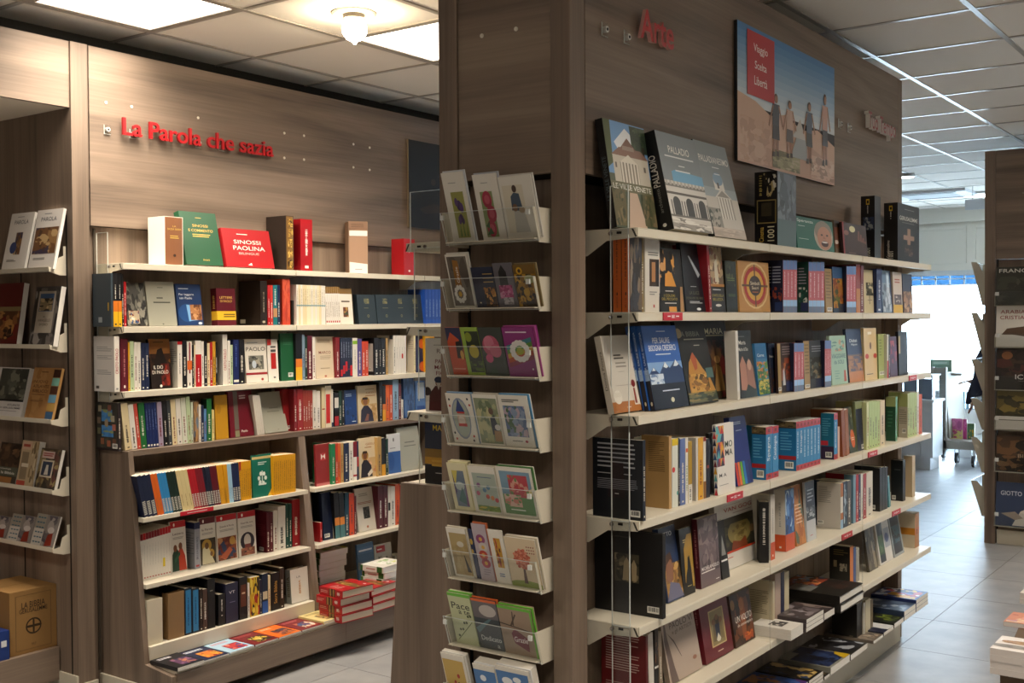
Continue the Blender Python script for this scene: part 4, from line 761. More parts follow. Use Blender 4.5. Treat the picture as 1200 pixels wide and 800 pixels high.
# far bottom bay
M_ = lambda *p: on(*p)
L7b.fo(421, 440, 640, '3f6488', 'blue landscape cover behind the piles', t=.012, lean=5, F=[('r', 0, .72, 1, .9, '4a7098'), ('l', .1, .76, .9, .86, 1, 'cfd8e0'), ('r', 0, .3, 1, .5, '6a7a88'), ('r', .2, .1, .9, .25, 'c8a03a')])
L7b.fo(441, 461, 641, 'a9a69b', 'grey cover with red title label and line drawing', t=.012, lean=6, F=[('r', .12, .74, .62, .95, '9c1f24'), ('l', .18, .8, .55, .88, 1, 'e8dcd8'), ('a', .2, .15, .75, .62, ['a9a69b', '7a776e', 'b8b5ab', '625f57'], 30, 39)])
L7b.sp(463, 472, 650, 'GR', 'light grey spine beside the line drawing cover')
# flat booklets on the bench
BZ = .1702
def bench(p, q, y0, dep, col, lab, F, t=.008, z=BZ, rz=0, pages=None):
    x0 = on(p, 780, 2, z).x; return flat('booklet', lab, 'booklets lying on the bookcase bench', p, q, y0, dep, z, t, col, F=F, rz=rz)
def sq(bgc, pal, seed, tc): return [('l', .12, .78, .8, .92, 2, tc), ('a', .3, .12, .9, .62, pal, 30, seed)]
bench(2.895, 3.03, 3.775, .18, '14141c', 'black booklet with purple picture, lying on the bench end', sq(0, ['5a3a5a', 'b0705a', '2a2a4a', '8a5a7a'], 41, 'd8d4dc'), .016)
bench(3.035, 3.17, 3.785, .175, '141f44', 'navy booklet with orange picture, lying on the bench', sq(0, ['d8782a', 'e0a03a', '8a2a1a', 'c0502a'], 42, 'e0e4ec'))
bench(3.175, 3.31, 3.785, .175, 'a8c8dc', 'pale blue booklet with red picture, lying on the bench', sq(0, ['c23a3a', '3a4a8a', 'd87a6a', '8a2a4a'], 43, 'c87a8a'))
bench(3.315, 3.45, 3.785, .175, '6e1620', 'dark red booklet with black and yellow picture, lying on the bench', sq(0, ['2a2418', 'c8a83a', 'd8c06a', '3a2a1a'], 44, 'a84a4a'))
bench(3.455, 3.59, 3.785, .175, 'd8681c', 'orange booklet with dark picture, lying on the bench', sq(0, ['2a2a30', '8a3a2a', '4a3a4a', 'c06a3a'], 45, 'f0c89a'))
bench(3.595, 3.73, 3.785, .175, '741624', 'dark red booklet with blue and white picture, lying on the bench', sq(0, ['b0604a', '3a4a7a', 'd8c8b8', '5a2a3a'], 46, 'c86a6a'))
for i, (a, b) in enumerate(((3.735, 3.87), (3.875, 4.01))):
    for k in range(2+i*2):
        bench(a, b-.002*k, 3.785+.002*k, .172, 'dcc98a', f'pale yellow booklet in a small pile of {2+i*2}, lying on the bench', sq(0, ['4a4238', 'a87a4a', '2a2622', 'c8a86a'], 47+i, '8a7a4a') if k == 1+i*2 else [], .0075, BZ+k*.0085)
# red thick books in piles
def thick(x0, y0, z, i, lab, w=.135, d=.21, rz=0):
    M = Matrix.Translation((x0, y0, z+.036+.0006))@Matrix.Rotation(R(rz), 4, 'Z')@Matrix.Rotation(R(-90), 4, 'X')
    return build_book('hardcover_book', lab, 'red hardcovers piled on the bench', Matrix.Translation((x0+w, y0, z+.0365))@Matrix.Rotation(R(rz+90), 4, 'Z')@Matrix.Rotation(R(-90), 4, 'X'), d, w, .036, 'a8161e',
        F=[('r', .35, 0, .58, 1, '5a3a22'), ('a', .36, .05, .57, .95, ['7a5a32', '3a2a1a', 'a88a4a'], 20, 50), ('l', .65, .4, .85, .7, 2, 'e0c8b8')], Sp=[('r', .0, 0, 1, 1, 'a8161e')], hard=True, pages=PAPER)
def redpile(x0, y0, n, lab, rz=0):
    for k in range(n):
        e = thing('hardcover_book', lab, 'book', group='red hardcovers piled on the bench'); W_, D_, T_ = .20, .165, .037
        e.matrix_world = Matrix.Translation((x0+(k % 2)*.006, y0+(k % 3)*.004, BZ+.0005+k*.0385))@Matrix.Rotation(R(rz+(k*37 % 5)-2), 4, 'Z')
        # spine faces -x, cut edge faces -y
        obj('cover', G().box(0, W_, 0, D_, 0, .003).box(0, W_, 0, D_, T_-.003, T_).box(0, .003, 0, D_, .003, T_-.003), mat('a2161d', .35), e, world=False)
        obj('page_block', G().box(.003, W_-.004, .004, D_-.004, .003, T_-.003), PAPER, e, world=False)
        obj('cover_print', printmesh('p', [(lambda u, v, q: (u*W_, v*D_, T_+q), [('r', .45, 0, .72, 1, '4a3220'), ('a', .46, .03, .71, .97, ['6a4a28', '3a2816', 'a8823e', '8a2a1c'], 26, 51+k), ('l', .08, .3, .35, .7, 4, 'cf8a80'), ('e', .85, .2, .04, .05, 'e8d8d0')]),
              (lambda u, v, q: (-q, D_*(1-u), v*T_), [('r', .42, .0, .68, 1, '4a3220'), ('r', .46, .0, .5, 1, 'b08a4a'), ('r', .6, .0, .63, 1, 'b08a4a'), ('l', .05, .3, .35, .7, 2, 'd08a80'), ('d', .76, .3, .9, .7, 'e8d8d0')])]), [], e, world=False)
redpile(3.80, 3.735, 4, 'thick red hardcover in the pile of four on the bench', -4); redpile(4.03, 3.75, 3, 'thick red hardcover in the pile of three on the bench', 2)
redpile(3.96, 3.99, 0, '', 0)
def whitepile(x0, y0, z0, n, lab, w=.19, d=.15, seed=1):
    rr = random.Random(seed)
    for k in range(n):
        e = thing('paperback', lab, 'book', group='white paperbacks piled in the bookcase'); T_ = .03
        e.matrix_world = Matrix.Translation((x0+rr.uniform(-.006, .006), y0+rr.uniform(-.006, .006), z0+.0005+k*(T_+.001)))@Matrix.Rotation(R(rr.uniform(-3, 3)), 4, 'Z')
        obj('cover', G().box(0, w, 0, d, 0, .0008).box(0, w, 0, d, T_-.0008, T_).box(0, .0008, 0, d, .0008, T_-.0008), mat('d8d5cc', .4), e, world=False)
        obj('page_block', G().box(.001, w-.001, .001, d-.001, .001, T_-.001), mat('e4e4e4', .8), e, world=False)
        top = [('a', .3, .2, .85, .8, ['e0dfd8', 'b8cfa0', '6a9a4a', 'd8d84a', 'f0efe8'], 20, seed), ('r', .88, 0, 1, .3, 'd8d84a')] if k == n-1 else []
        obj('cover_print', printmesh('p', [(lambda u, v, q: (u*w, v*d, T_+q), top), (lambda u, v, q: (-q, d*(1-u), v*T_), [('r', .72, 0, .95, 1, '2f5a24'), ('r', 0, 0, .1, 1, '2f5a24'), ('l', .25, .3, .65, .7, 1, 'b06a6a')])]), [], e, world=False)
whitepile(4.185, 3.815, BZ, 6, 'white paperback with green spine band in the front pile', seed=3)
whitepile(4.02, 4.10, .238, 6, 'white paperback with green spine band in the shaded pile', seed=5)
tag(flat('paperback', 'single red hardcover lying under the shaded pile in the bay', 'red hardcovers piled on the bench', 3.97, 4.15, 3.98, .10, .238, .03, 'a2161d', pages=PAPER))
for k in range(3): flat('paperback', 'white and blue paperback in the small pile behind the gondola corner', 'paperbacks piled at the bench end', 4.42, 4.6, 3.82, .16, BZ+k*.041, .04, ('d8d4c8', '2c4a8a', 'd8d4c8')[k], F=[('r', .1, .3, .6, .8, 'c86a5a')] if k == 2 else [])

# ================================================================== books on the gondola's art side
YB = 1.768
A1 = Shelf(1.855, 1.553, 1.69, 'the top art shelf', 'books on the top art shelf')
A2 = Shelf(1.618, 1.575, YB, 'the second art shelf', 'books on the second art shelf')
A3 = Shelf(1.327, 1.566, YB, 'the third art shelf', 'books on the third art shelf')
A4 = Shelf(1.03, 1.575, YB, 'the fourth art shelf', 'books on the fourth art shelf')
A5 = Shelf(.731, 1.59, YB, 'the fifth art shelf', 'books on the fifth art shelf')
A6 = Shelf(.469, 1.60, YB, 'the sixth art shelf', 'books on the sixth art shelf')
A7 = Shelf(.1945, 1.62, YB, 'the lowest art shelf', 'books on the lowest art shelf')
# --- top art shelf
villa = [('r', 0, .5, 1, 1, '6f9ccc'), ('p', [(.2, .8), (.5, .95), (.75, .85), (.6, .75), (.3, .72)], 'e6ebf0'), ('p', [(.0, .55), (.12, .6), (.16, 1), (0, 1)], '4f5a38'), ('a', .62, .74, 1, .99, ['2f4030', '3f5238', '25352a', '54664a'], 26, 60), ('p', [(.9, .5), (.95, .5), (.92, .8), (.87, .8)], '3a2f28'),
         ('r', .12, .42, .98, .68, 'c9c2b4'), ('p', [(.1, .68), (.3, .76), (.82, .76), (1, .68)], '8a6a5c'), ('p', [(.34, .76), (.52, .86), (.7, .76)], '7c5a4e'), ('r', .38, .74, .66, .78, '9c8a7c'), ('p', [(.28, .62), (.5, .70), (.72, .62)], 'ddd6c8'), ('r', .28, .42, .72, .62, '8f877a')]
villa += [('r', .30+.075*i, .42, .335+.075*i, .62, 'e2dccf') for i in range(6)]+[('r', .16, .56, .2, .61, '6a655c'), ('r', .85, .56, .9, .61, '6a655c'), ('r', .0, .34, 1, .43, '6a6a50'), ('p', [(.3, .0), (.75, 0), (.6, .34), (.42, .34)], 'c3ab97'), ('a', .0, .02, .3, .36, ['6a6244', '54553a', '8a7a58', '3f452e'], 30, 61), ('a', .7, .04, 1, .34, ['5a5a40', '454a33', '7a6c50'], 26, 62), ('t', 'LE VILLE VENETE', .5, .385, .92, .05, 'efece4')]
A1.fo(723, 771, 147, '4f5a48', 'large art book Le Ville Venete with villa photograph', t=.024, lean=15, yo=.06, hard=True, name='hardcover_book', spine='101418', F=villa, Sp=[('ts', 'LE VILLE VENETE', .5, .45, .5, .4, '5a6a70')])
arc = [('r', 0, 0, 1, .5, 'cfccc6'), ('r', .0, .44, 1, .47, '77756f'), ('r', 0, .36, 1, .385, '5a5854'), ('r', 0, .13, 1, .15, '6a6863')]+[('r', .02+.09*i, .455, .07+.09*i, .5, 'b0ada6') for i in range(11)]
for c in (.2, .52, .84): arc += [('r', c-.09, .15, c+.09, .28, '3f4346'), ('e', c, .28, .09, .06, '3f4346'), ('r', c-.14, .15, c-.115, .3, '55534f'), ('r', c+.115, .15, c+.14, .3, '55534f')]
arc += [('a', 0, 0, 1, .12, ['c6c2ba', '9a9690', 'dcd9d2', '7f7c77'], 30, 63)]
A1.fo(790, 836, 162, '7f898e', 'thick grey art book Palladio with arcade photograph', t=.055, lean=14, hard=True, name='hardcover_book', spine='14161a',
      F=[('p', [(.22, .5), (1, .5), (1, .6), (.3, .62), (.22, .6)], '6fa8cc')]+arc+[('t', 'PALLADIO', .5, .83, .52, .075, 'f0eee8'), ('l', .12, .74, .9, .77, 1, 'dfe2e4'), ('l', .42, .66, .58, .68, 1, 'dfe2e4'), ('l', .32, .6, .7, .63, 1, 'dfe2e4')], Sp=[('ts', 'PALLADIO', .5, .6, .42, .32, 'e4e0d6'), ('ts', 'architetto', .5, .3, .2, .24, '8a8a86'), ('e', .5, .06, .12, .018, 'e4e0d6')])
A1.fo(838, 875, 170, '858f93', 'grey art book Palladianesimo with domed building photograph', t=.022, lean=14, hard=True, name='hardcover_book', spine='121418',
      F=[('r', 0, 0, 1, .42, 'c4c0b8'), ('r', 0, .42, 1, .52, '98a4aa'), ('r', .35, .5, .65, .62, 'd8d5cd'), ('e', .5, .62, .15, .07, '7f9cb4'), ('r', .44, .52, .5, .58, '55585a'), ('p', [(.3, .42), (.55, .53), (.82, .42)], 'd0cdc5'), ('p', [(.36, .43), (.55, .5), (.76, .43)], '8f8c86'), ('r', .35, .2, .8, .42, '9a978f')]+[('r', .37+.085*i, .2, .41+.085*i, .42, 'dedbd4') for i in range(5)]+[('a', .0, .06, .35, .3, ['8a8a84', 'aaa79f', '5f5f5a', '44504a'], 24, 64), ('a', 0, 0, 1, .1, ['b4a89c', 'a89c90', 'c4b8ac'], 14, 65), ('t', 'PALLADIANESIMO', .5, .82, .9, .07, 'eeece6'), ('l', .4, .73, .62, .75, 1, 'dfe2e4'), ('l', .42, .66, .6, .68, 1, 'dfe2e4')])
def nat(seed): return [('r', .38, .86, .62, .95, 'd8b030'), ('r', .43, .88, .57, .93, '0d0d10'), ('d', .46, .72, .54, .85, 'd8d4cc'), ('ts', '1001', .5, .1, .36, .12, 'e4e0d6')]
A1.fo(911, 933, 198, '56606a', 'very thick black and gold boxed volume marked 1001', t=.085, lean=0, hard=True, name='hardcover_book', spine='0e0e10', yo=.004,
      F=[('a', .02, .35, .98, .98, ['56606a', '6a7480', '444d56', '7c8792'], 30, 66), ('r', 0, 0, 1, .36, '5f7478')], Sp=[('a', .4, .66, .95, .98, ['0e0e10', 'd8d4c4', '2a2620', 'b8a878'], 22, 67), ('d', .2, .68, .34, .95, 'b8a45a'), ('r', .1, .3, .95, .62, '8a7a48'), ('r', .14, .315, .91, .605, '14130f'), ('r', .3, .4, .75, .58, '3a3424'), ('ts', '1001', .72, .16, .3, .2, 'd8d0b0'), ('ts', 'Cinema', .3, .15, .2, .2, 'c8a84a')])
child = [('r', 0, 0, 1, 1, '1f6a5c'), ('t', 'Speranza', .24, .87, .42, .12, 'dfe8e2'), ('l', .05, .7, .3, .73, 1, 'cfe0d8'), ('l', .05, .3, .3, .33, 1, 'cfe0d8'), ('e', .72, .5, .26, .48, 'b8ad9c'), ('e', .72, .64, .24, .33, '8f8577'), ('e', .74, .42, .2, .38, 'c08a70'), ('e', .67, .52, .03, .03, '3a2a24'), ('e', .82, .52, .03, .03, '3a2a24'), ('p', [(.72, .5), (.78, .4), (.7, .4)], 'a8745c'), ('e', .74, .24, .1, .1, '3a1a1a'), ('e', .74, .29, .08, .03, 'e8e0d8')]
A1.fo(935, 978, 252, '1f6a5c', 'wide teal book Speranza with laughing child in knit cap', t=.012, lean=5, F=child)
A1.fo(979.5, 988, 257, '7a6a58', 'narrow visible cover with brown smiling face', t=.01, lean=4, yo=.03, F=[('r', .85, 0, 1, 1, 'b01c22'), ('e', .3, .55, .5, .4, '7a4a34'), ('e', .2, .35, .3, .06, 'e8e0d8'), ('r', 0, .8, .8, 1, '2a2220')])
A1.fo(989, 1017, 259, '2c1512', 'dark maroon cover with cupped hands', t=.012, lean=4, F=[('r', 0, 0, .06, 1, '8c1a1c'), ('p', [(.1, .1), (.2, .6), (.45, .7), (.75, .55), (.95, .75), (.95, .1)], '3a2018')]+[('p', [(.6+.09*i, .5-.02*i), (.64+.09*i, .8-.1*i), (.7+.09*i, .78-.1*i), (.68+.09*i, .45-.02*i)], '7a4a3c') for i in range(4)]+[('e', .4, .82, .12, .1, 'd8cf9a'), ('e', .15, .68, .1, .08, '8a5a4a'), ('r', .2, .05, .5, .07, '8a6a5c')])
A1.fo(1025, 1032, 227, '101218', 'tall black volume with gold frame logo and blue panel', t=.06, lean=0, hard=True, name='hardcover_book', yo=.012, Sp=nat(1)+[('a', .15, .45, .95, .66, ['2a3a5a', '55606c', '9aa4ac', '1a2238'], 20, 68)])
A1.fo(1052, 1077, 235, '101014', 'thick black Gerusalemme volume with crucifix photograph', t=.062, lean=0, hard=True, name='hardcover_book', yo=.004, F=[('l', .3, .9, .75, .92, 1, '8a8a84'), ('t', 'GERUSALEMME', .5, .75, .84, .07, 'd8d4c8'), ('l', .2, .66, .8, .69, 1, '6a6a66'), ('r', .44, .18, .58, .58, '9a7a64'), ('r', .26, .38, .76, .46, '9a7a64'), ('a', .3, .1, .7, .3, ['2a2220', '4a3a30', '6a5244'], 14, 69)], Sp=nat(2)+[('ts', 'Cristianesimo', .3, .2, .2, .3, 'd8d4cc')])
# --- second art shelf
oh = on(720, 277, 0, 2.765).z-1.618
for k in range(2):
    build_book('hardcover_book', A2.lab(('front orange volume of a pair, spine to the shelf end', 'rear orange volume of a pair, spine to the shelf end')[k]), A2.gr, Matrix.Translation((2.766, 1.5805+k*.028, 1.6185)), .07, oh, .0258, '2a2622', F=[('a', .02, .02, .98, .98, ['2a2622', '6a5a48', '3a3a42', '8a7a68'], 30, 70)] if k == 0 else (), spine='d0641c', hard=True,
               Sp=[('d', .36, .42, .58, .97, '6a3010'), ('r', .42, .22, .56, .26, '3a1a0c'), ('d', .42, .06, .54, .2, '6a3010')])
A2.sp(743, 749, 279, 'b8b4ac', 'leaning grey-white book', lean=3, let=0, yo=.03, dep=.07); A2.sp(750.3, 754.6, 277, '8a7648', 'tan brown spine beside the white picture spine', yo=.022, dep=.075)
A2.sp(755.5, 773, 277, 'd5d0c6', 'wide white spine with picture of a face at a window', Sp=[('l', .2, .74, .9, .8, 2, '6a6a6c'), ('r', .3, .34, .95, .7, '3a2a1c'), ('r', .45, .4, .7, .66, 'b07a44'), ('r', .75, .34, .95, .7, '1a1410'), ('l', .3, .22, .8, .28, 2, '8a8a86'), ('r', .55, .06, .65, .1, 'b04a4a')], dep=.1, yo=.016)
A2.fo(774, 803, 290, '14161a', 'black cover I colori del peccato with candlelit figure', t=.014, lean=5, F=[('a', .05, .45, .7, .98, ['1a1c22', '2a2018', 'b8742c', '5a3418', '0f1014', 'd89a4a'], 34, 71), ('p', [(.25, .4), (.3, .6), (.55, .62), (.7, .4)], 'd8963c'), ('e', .2, .7, .1, .07, 'c8965a'), ('r', 0, .16, .72, .36, '101216'), ('l', .25, .31, .6, .34, 1, 'd8d4cc'), ('t', 'I COLORI', .4, .255, .44, .04, 'b8a23a'), ('t', 'DEL PECCATO', .4, .2, .62, .04, 'b8a23a'), ('l', .2, .12, .7, .15, 1, 'd8d4cc'), ('r', .35, 0, .65, .08, 'd8963c'), ('p', [(.8, .0), (.86, .4), (.95, .4), (.95, 0)], 'b0885a')])
A2.fo(804.5, 829, 285, '1d232c', 'dark slate cover La luce with slanting beam', t=.014, lean=6, F=[('p', [(.3, .82), (.36, .82), (.8, .55), (.7, .5)], 'aab4bc'), ('l', .3, .36, .6, .38, 1, 'c8ccd0'), ('t', 'LA LUCE', .45, .28, .46, .05, '6a6c5a'), ('t', 'SPLENDORE DEL VERO', .45, .2, .8, .035, '6a6c5a'), ('l', .2, .12, .85, .16, 2, 'c8ccd0'), ('e', .6, .04, .1, .02, 'd8dce0')])
A2.sp(829.5, 832.5, 286, '8c1a24', 'leaning dark red spine between two dark covers', lean=6, dep=.12)
A2.fo(834, 851, 287, '1a1c20', 'dark cover with procession painting and olive title', t=.012, lean=5, F=[('a', .05, .42, .98, .98, ['6a5a44', 'a8906a', '4a3a2c', 'c8b48c', '7a4a30'], 36, 72), ('p', [(.4, .45), (.42, .75), (.6, .8), (.66, .45)], 'c9c2ac'), ('r', 0, .38, 1, .42, 'b07a3a'), ('l', .2, .32, .75, .35, 1, 'c8c8c4'), ('t', "L'INVITO DELLA", .5, .25, .8, .04, 'a89a3a'), ('t', 'BELLEZZA', .5, .19, .7, .04, 'a89a3a'), ('e', .5, .1, .2, .02, 'd8d4cc')])
A2.fo(852, 865, 305, '141a14', 'small near-black green cover', t=.012, lean=3, F=[('a', .05, .5, .95, .98, ['1c241a', '2c3524', '55583c', '10140f'], 20, 73), ('l', .15, .6, .8, .68, 2, '6a7a44'), ('l', .2, .3, .8, .36, 2, '55663a')])
A2.fo(867, 903, 305, 'b98a4a', 'tan hardcover Simboli Sacri with round red and gold emblem', t=.03, lean=3, hard=True, name='hardcover_book', F=[('a', .02, .02, .98, .98, ['b98a4a', 'c2955a', 'ad7f42'], 24, 74), ('e', .52, .52, .44, .46, 'd8bf84'), ('e', .52, .52, .40, .42, 'b9863e'), ('e', .52, .52, .36, .38, 'a8221e'), ('e', .52, .52, .28, .30, 'd0a238'), ('r', .1, .5, .94, .54, '5a3a1c'), ('r', .5, .1, .54, .94, '5a3a1c'), ('e', .52, .52, .2, .2, '30201a'), ('t', 'Simboli', .52, .57, .3, .07, 'e8d8b8'), ('t', 'Sacri', .52, .48, .22, .06, 'e8d8b8'), ('l', .42, .38, .62, .41, 1, 'c86a3a')])
def guide(n=1): return [('r', 0, .82, 1, 1, '5a78b4'), ('r', 0, .24, 1, .82, 'c0585f'), ('d', .4, .3, .6, .78, 'f0e4e4'), ('r', 0, .12, 1, .24, '9cc4ea'), ('r', 0, 0, 1, .12, '6a7a9a')]
def guides(sh, p0, p1, n, top, cl, back, d, pal, seed):
    w_ = (p1-p0)/n
    for i in range(n): sh.sp(p0+i*w_, p0+(i+1)*w_-.1, top, 'c0585f', d, cl=cl if i == 0 else None, dep=None if i == 0 else .11, Sp=guide(), back=back, B=[('l', .1, .55, .8, .9, 6, 'a8aab8'), ('a', .1, .2, .9, .5, pal, 18, seed), ('r', .3, .03, .95, .2, '2a3a66')])
guides(A2, 917.5, 934, 4, 305, 904, '1c2038', 'red and blue striped guidebook with navy back', ['1c2038', '2a2a4a', '8a3a2a'], 75); guides(A2, 947.5, 966, 4, 307, 934.5, '16453c', 'red and blue striped guidebook with dark green back', ['1a5044', '2a6a5a', 'cfd8d0'], 76)
A2.fo(968, 976, 314, 'a88c5c', 'narrow tan cover strip beside the landscape painting', t=.008, lean=2, F=[('l', .1, .3, .9, .95, 9, '7a6440'), ('bc', .2, .03, .9, .12)])
A2.fo(977, 991.5, 312, '2c4a6c', 'guidebook cover with autumn landscape painting', t=.01, lean=2, F=[('r', 0, .65, 1, 1, '2c5a8c'), ('a', .02, .1, .98, .75, ['c08a2a', '5a6a2a', '8a3a1c', 'a86a24', '3a4a24'], 44, 77), ('r', .4, 0, 1, .2, '2a2f44')])
guides(A2, 992, 1003, 3, 312, None, '1c2038', 'red and blue striped guidebook beside the landscape painting', ['1c2038'], 78)
A2.sp(1003.3, 1008, 310, '8c2a1e', 'red-brown spine with orange lower half', Sp=[('r', 0, 0, 1, .5, 'b9742c')]); A2.sp(1008.3, 1012, 311, '6e1a1e', 'slim dark red spine')
A2.fo(1013, 1026.5, 315, 'cfc4a2', 'cream cover with dark tree drawing', t=.01, lean=2, F=[('a', .2, .4, .8, .7, ['4a4a3e', '6a6a58', '2f2f28', 'cfc4a2'], 24, 79), ('r', .45, .2, .5, .45, '4a4a3e'), ('l', .3, .28, .7, .31, 1, '6a5a4a')])
A2.sp(1027.3, 1033.5, 315, '172a5c', 'navy spine with white upright lettering', Sp=[('d', .35, .3, .65, .75, 'e4e8f0'), ('r', .3, .05, .7, .09, 'e4e8f0')]); A2.fo(1035, 1046, 316, '6a88a8', 'blue-grey mountain cover', t=.01, lean=4, F=[('a', .02, .02, .98, .7, ['8a9cb0', '5a6a80', 'c8d4e0', '3f4f66'], 26, 80), ('r', .55, .6, .8, .95, 'cfe4f4'), ('r', .92, 0, 1, 1, '1c3a70')])
A2.fo(1047.5, 1058, 318, 'cfc2b6', 'pale pink cover with bottles and yellow foot', t=.01, lean=2, F=[('l', .2, .72, .8, .85, 2, 'a85a4a'), ('a', .1, .2, .9, .45, ['4a3a3a', '6a5a5a', 'cfc2b6'], 16, 81), ('r', 0, 0, 1, .2, 'd8ae2a')]); A2.fo(1059, 1070, 320, '2c344c', 'navy cover with brown townscape', t=.01, lean=2, F=[('a', .02, .02, .98, .55, ['7a5a3c', 'a87c54', '4a3428', 'c09a70'], 30, 82)])
# --- third art shelf
A3.fo(720, 757.5, 395, 'd6cfc4', 'cream cover with jug and figurine still life', t=.02, lean=12, yo=.05, spine='cfc8ba', F=[('l', .28, .68, .6, .76, 2, '4a4642'), ('l', .3, .57, .62, .66, 2, '9a9288'), ('l', .35, .52, .6, .53, 1, '8a8278'), ('r', .2, .345, .72, .35, '9a9288'), ('r', 0, 0, 1, .14, 'b0703c'), ('e', .2, .2, .12, .09, 'e6e0d6'), ('r', .1, .2, .3, .26, 'ddd6ca'), ('p', [(.68, .08), (.66, .3), (.74, .38), (.82, .3), (.86, .08)], 'e2dad0'), ('e', .73, .36, .06, .05, '7c2a2c'), ('p', [(.7, .1), (.7, .3), (.75, .3), (.76, .1)], '8a3a34'), ('l', .42, .05, .55, .07, 1, 'e8d8c8')], Sp=[('ts', 'Donna Povera', .5, .55, .4, .5, '6a655c')])
mtn = [('r', 0, .5, 1, 1, '2f62b4'), ('r', 0, .4, 1, .56, '7fa6d8'), ('p', [(.0, .42), (.15, .5), (.3, .42), (.5, .56), (.62, .48), (.82, .58), (1, .46), (1, .1), (0, .1)], '28406c'), ('p', [(.5, .56), (.44, .5), (.52, .48), (.58, .5)], 'dfe8f2'), ('p', [(.82, .58), (.74, .5), (.84, .5), (.9, .52)], 'dfe8f2'), ('p', [(.15, .5), (.1, .46), (.2, .46)], 'dfe8f2'), ('a', .02, .3, .4, .42, ['cfdcec', 'aabfd8', '6a86b0'], 14, 83), ('r', 0, 0, 1, .3, '111a2e'), ('t', 'PER SALIRE', .5, .82, .5, .07, 'eef2f8'), ('t', 'BISOGNA CREDERCI', .5, .73, .78, .07, 'eef2f8'), ('l', .28, .64, .72, .665, 1, 'dfe8f2'), ('l', .3, .2, .8, .23, 1, 'cfd8e8'), ('e', .55, .1, .05, .03, 'd8d4b8'), ('l', .4, .92, .66, .94, 1, 'dfe8f2')]
msp = [('r', 0, .45, 1, 1, '24549c'), ('r', 0, .35, 1, .48, '9cb8d8'), ('r', 0, 0, 1, .35, '0e1626'), ('ts', 'PER SALIRE BISOGNA', .5, .68, .36, .5, 'c4d4ec'), ('e', .5, .08, .2, .025, 'd8d4b8')]
for k in range(2): A3.fo(754+k*6.5, 792+k*6.5, 383, '24549c', 'blue mountain book Per salire bisogna crederci behind its front copy', t=.014, lean=11, yo=.012+.016*(2-k), F=[], Sp=msp)
A3.fo(768, 807.5, 383, '24549c', 'front copy of blue mountain book Per salire bisogna crederci', t=.016, lean=11, F=mtn, Sp=msp)
A3.fo(809, 842, 377, '15191d', 'dark cover La Bibbia with golden rocky tower', t=.014, lean=12, F=[('t', 'LA BIBBIA', .42, .84, .7, .06, '8a8a7c'), ('l', .2, .76, .9, .79, 1, 'a8a08c'), ('l', .5, .69, .72, .71, 1, 'c8c4b8'), ('e', .04, .85, .12, .06, 'a8906a'), ('p', [(.1, .06), (.12, .3), (.22, .5), (.36, .58), (.5, .55), (.66, .42), (.86, .3), (1, .12), (1, .02), (.1, .02)], 'b8863c'), ('a', .15, .1, .8, .36, ['b8863c', '8a6230', 'd8ac5a', '5a4422', 'c89a4a'], 50, 84), ('p', [(.3, .56), (.4, .62), (.5, .54), (.48, .42), (.38, .4)], 'a8502c'), ('r', .75, .3, 1, .42, '4a6a6a'), ('a', .0, .02, 1, .14, ['3a4a3a', '6a6a4a', '2a3428', '8a7a4a'], 30, 85)])
A3.fo(827, 861, 376, '14130f', 'dark painted cover titled Maria', t=.012, lean=8, yo=.065, F=[('a', .02, .02, .98, .75, ['14130f', '241a14', '4a2a1a', '6a4a2a', '5a1a18', '2f2a1c'], 50, 86), ('e', .55, .5, .1, .05, 'b08a5a'), ('p', [(.35, .1), (.5, .45), (.65, .4), (.7, .1)], '8a6a3a'), ('t', 'MARIA', .55, .86, .62, .075, 'd0c49c'), ('l', .05, .79, .9, .82, 1, 'a89a70')])
A3.sp(863, 866, 388, 'd8d4cc', 'leaning white spine behind Maria Madre di Dio', lean=5, let=0, dep=.04); A3.fo(868.5, 888, 388, '20262a', 'dark cover Maria Madre di Dio with two faces', t=.012, lean=7, F=[('t', 'Maria', .42, .82, .4, .06, 'e4e0d8'), ('t', 'Madre di Dio', .45, .72, .55, .05, 'e4e0d8'), ('l', .2, .9, .6, .92, 1, '8a8a88'), ('p', [(.1, .12), (.15, .5), (.35, .62), (.5, .5), (.5, .1)], 'b07c64'), ('p', [(.5, .1), (.52, .48), (.7, .58), (.9, .45), (.95, .12)], '9a6c58'), ('e', .7, .48, .12, .08, 'c09478'), ('p', [(.2, 0), (.5, .2), (.95, .1), (1, 0)], '24302a')])
A3.fo(890, 903, 403, '3a7aa8', 'cover with green coast and orange rocks', t=.012, lean=6, F=[('r', 0, .7, 1, 1, '2c6ca0'), ('t', 'Cerna', .45, .77, .6, .06, 'e8f0f4'), ('a', .02, .3, .98, .65, ['5a8a3a', '3a6a3a', 'd08a4a', 'c8743a', '3a8ab0'], 40, 87), ('a', .02, .02, .98, .3, ['4a7a34', 'a8a83a', '2a5a2a', 'c8b84a'], 34, 88)])
A3.fo(904, 911.5, 403, '24304a', 'navy cover Nova partly hidden by the coast cover', t=.01, lean=4, yo=.03, F=[('t', 'Nova', .4, .74, .7, .05, 'e8e4dc'), ('a', .02, .02, .98, .5, ['3a2a24', '6a3a24', '24304a'], 16, 89)])
A3.fo(912.5, 930, 403, '2a1a1c', 'dark red guidebook cover with glowing building and white figure', t=.01, lean=2, F=[('r', 0, 0, .2, 1, 'a88c5c'), ('bc', .0, .05, .2, .12), ('a', .22, .25, .98, .7, ['5a2412', 'b8641c', '8a3a14', '3a1a14'], 34, 90), ('p', [(.3, .15), (.32, .45), (.4, .5), (.48, .15)], 'c8ccd4'), ('l', .3, .75, .95, .95, 4, '9a8a8c'), ('r', .5, .02, 1, .22, '1f2c54')])
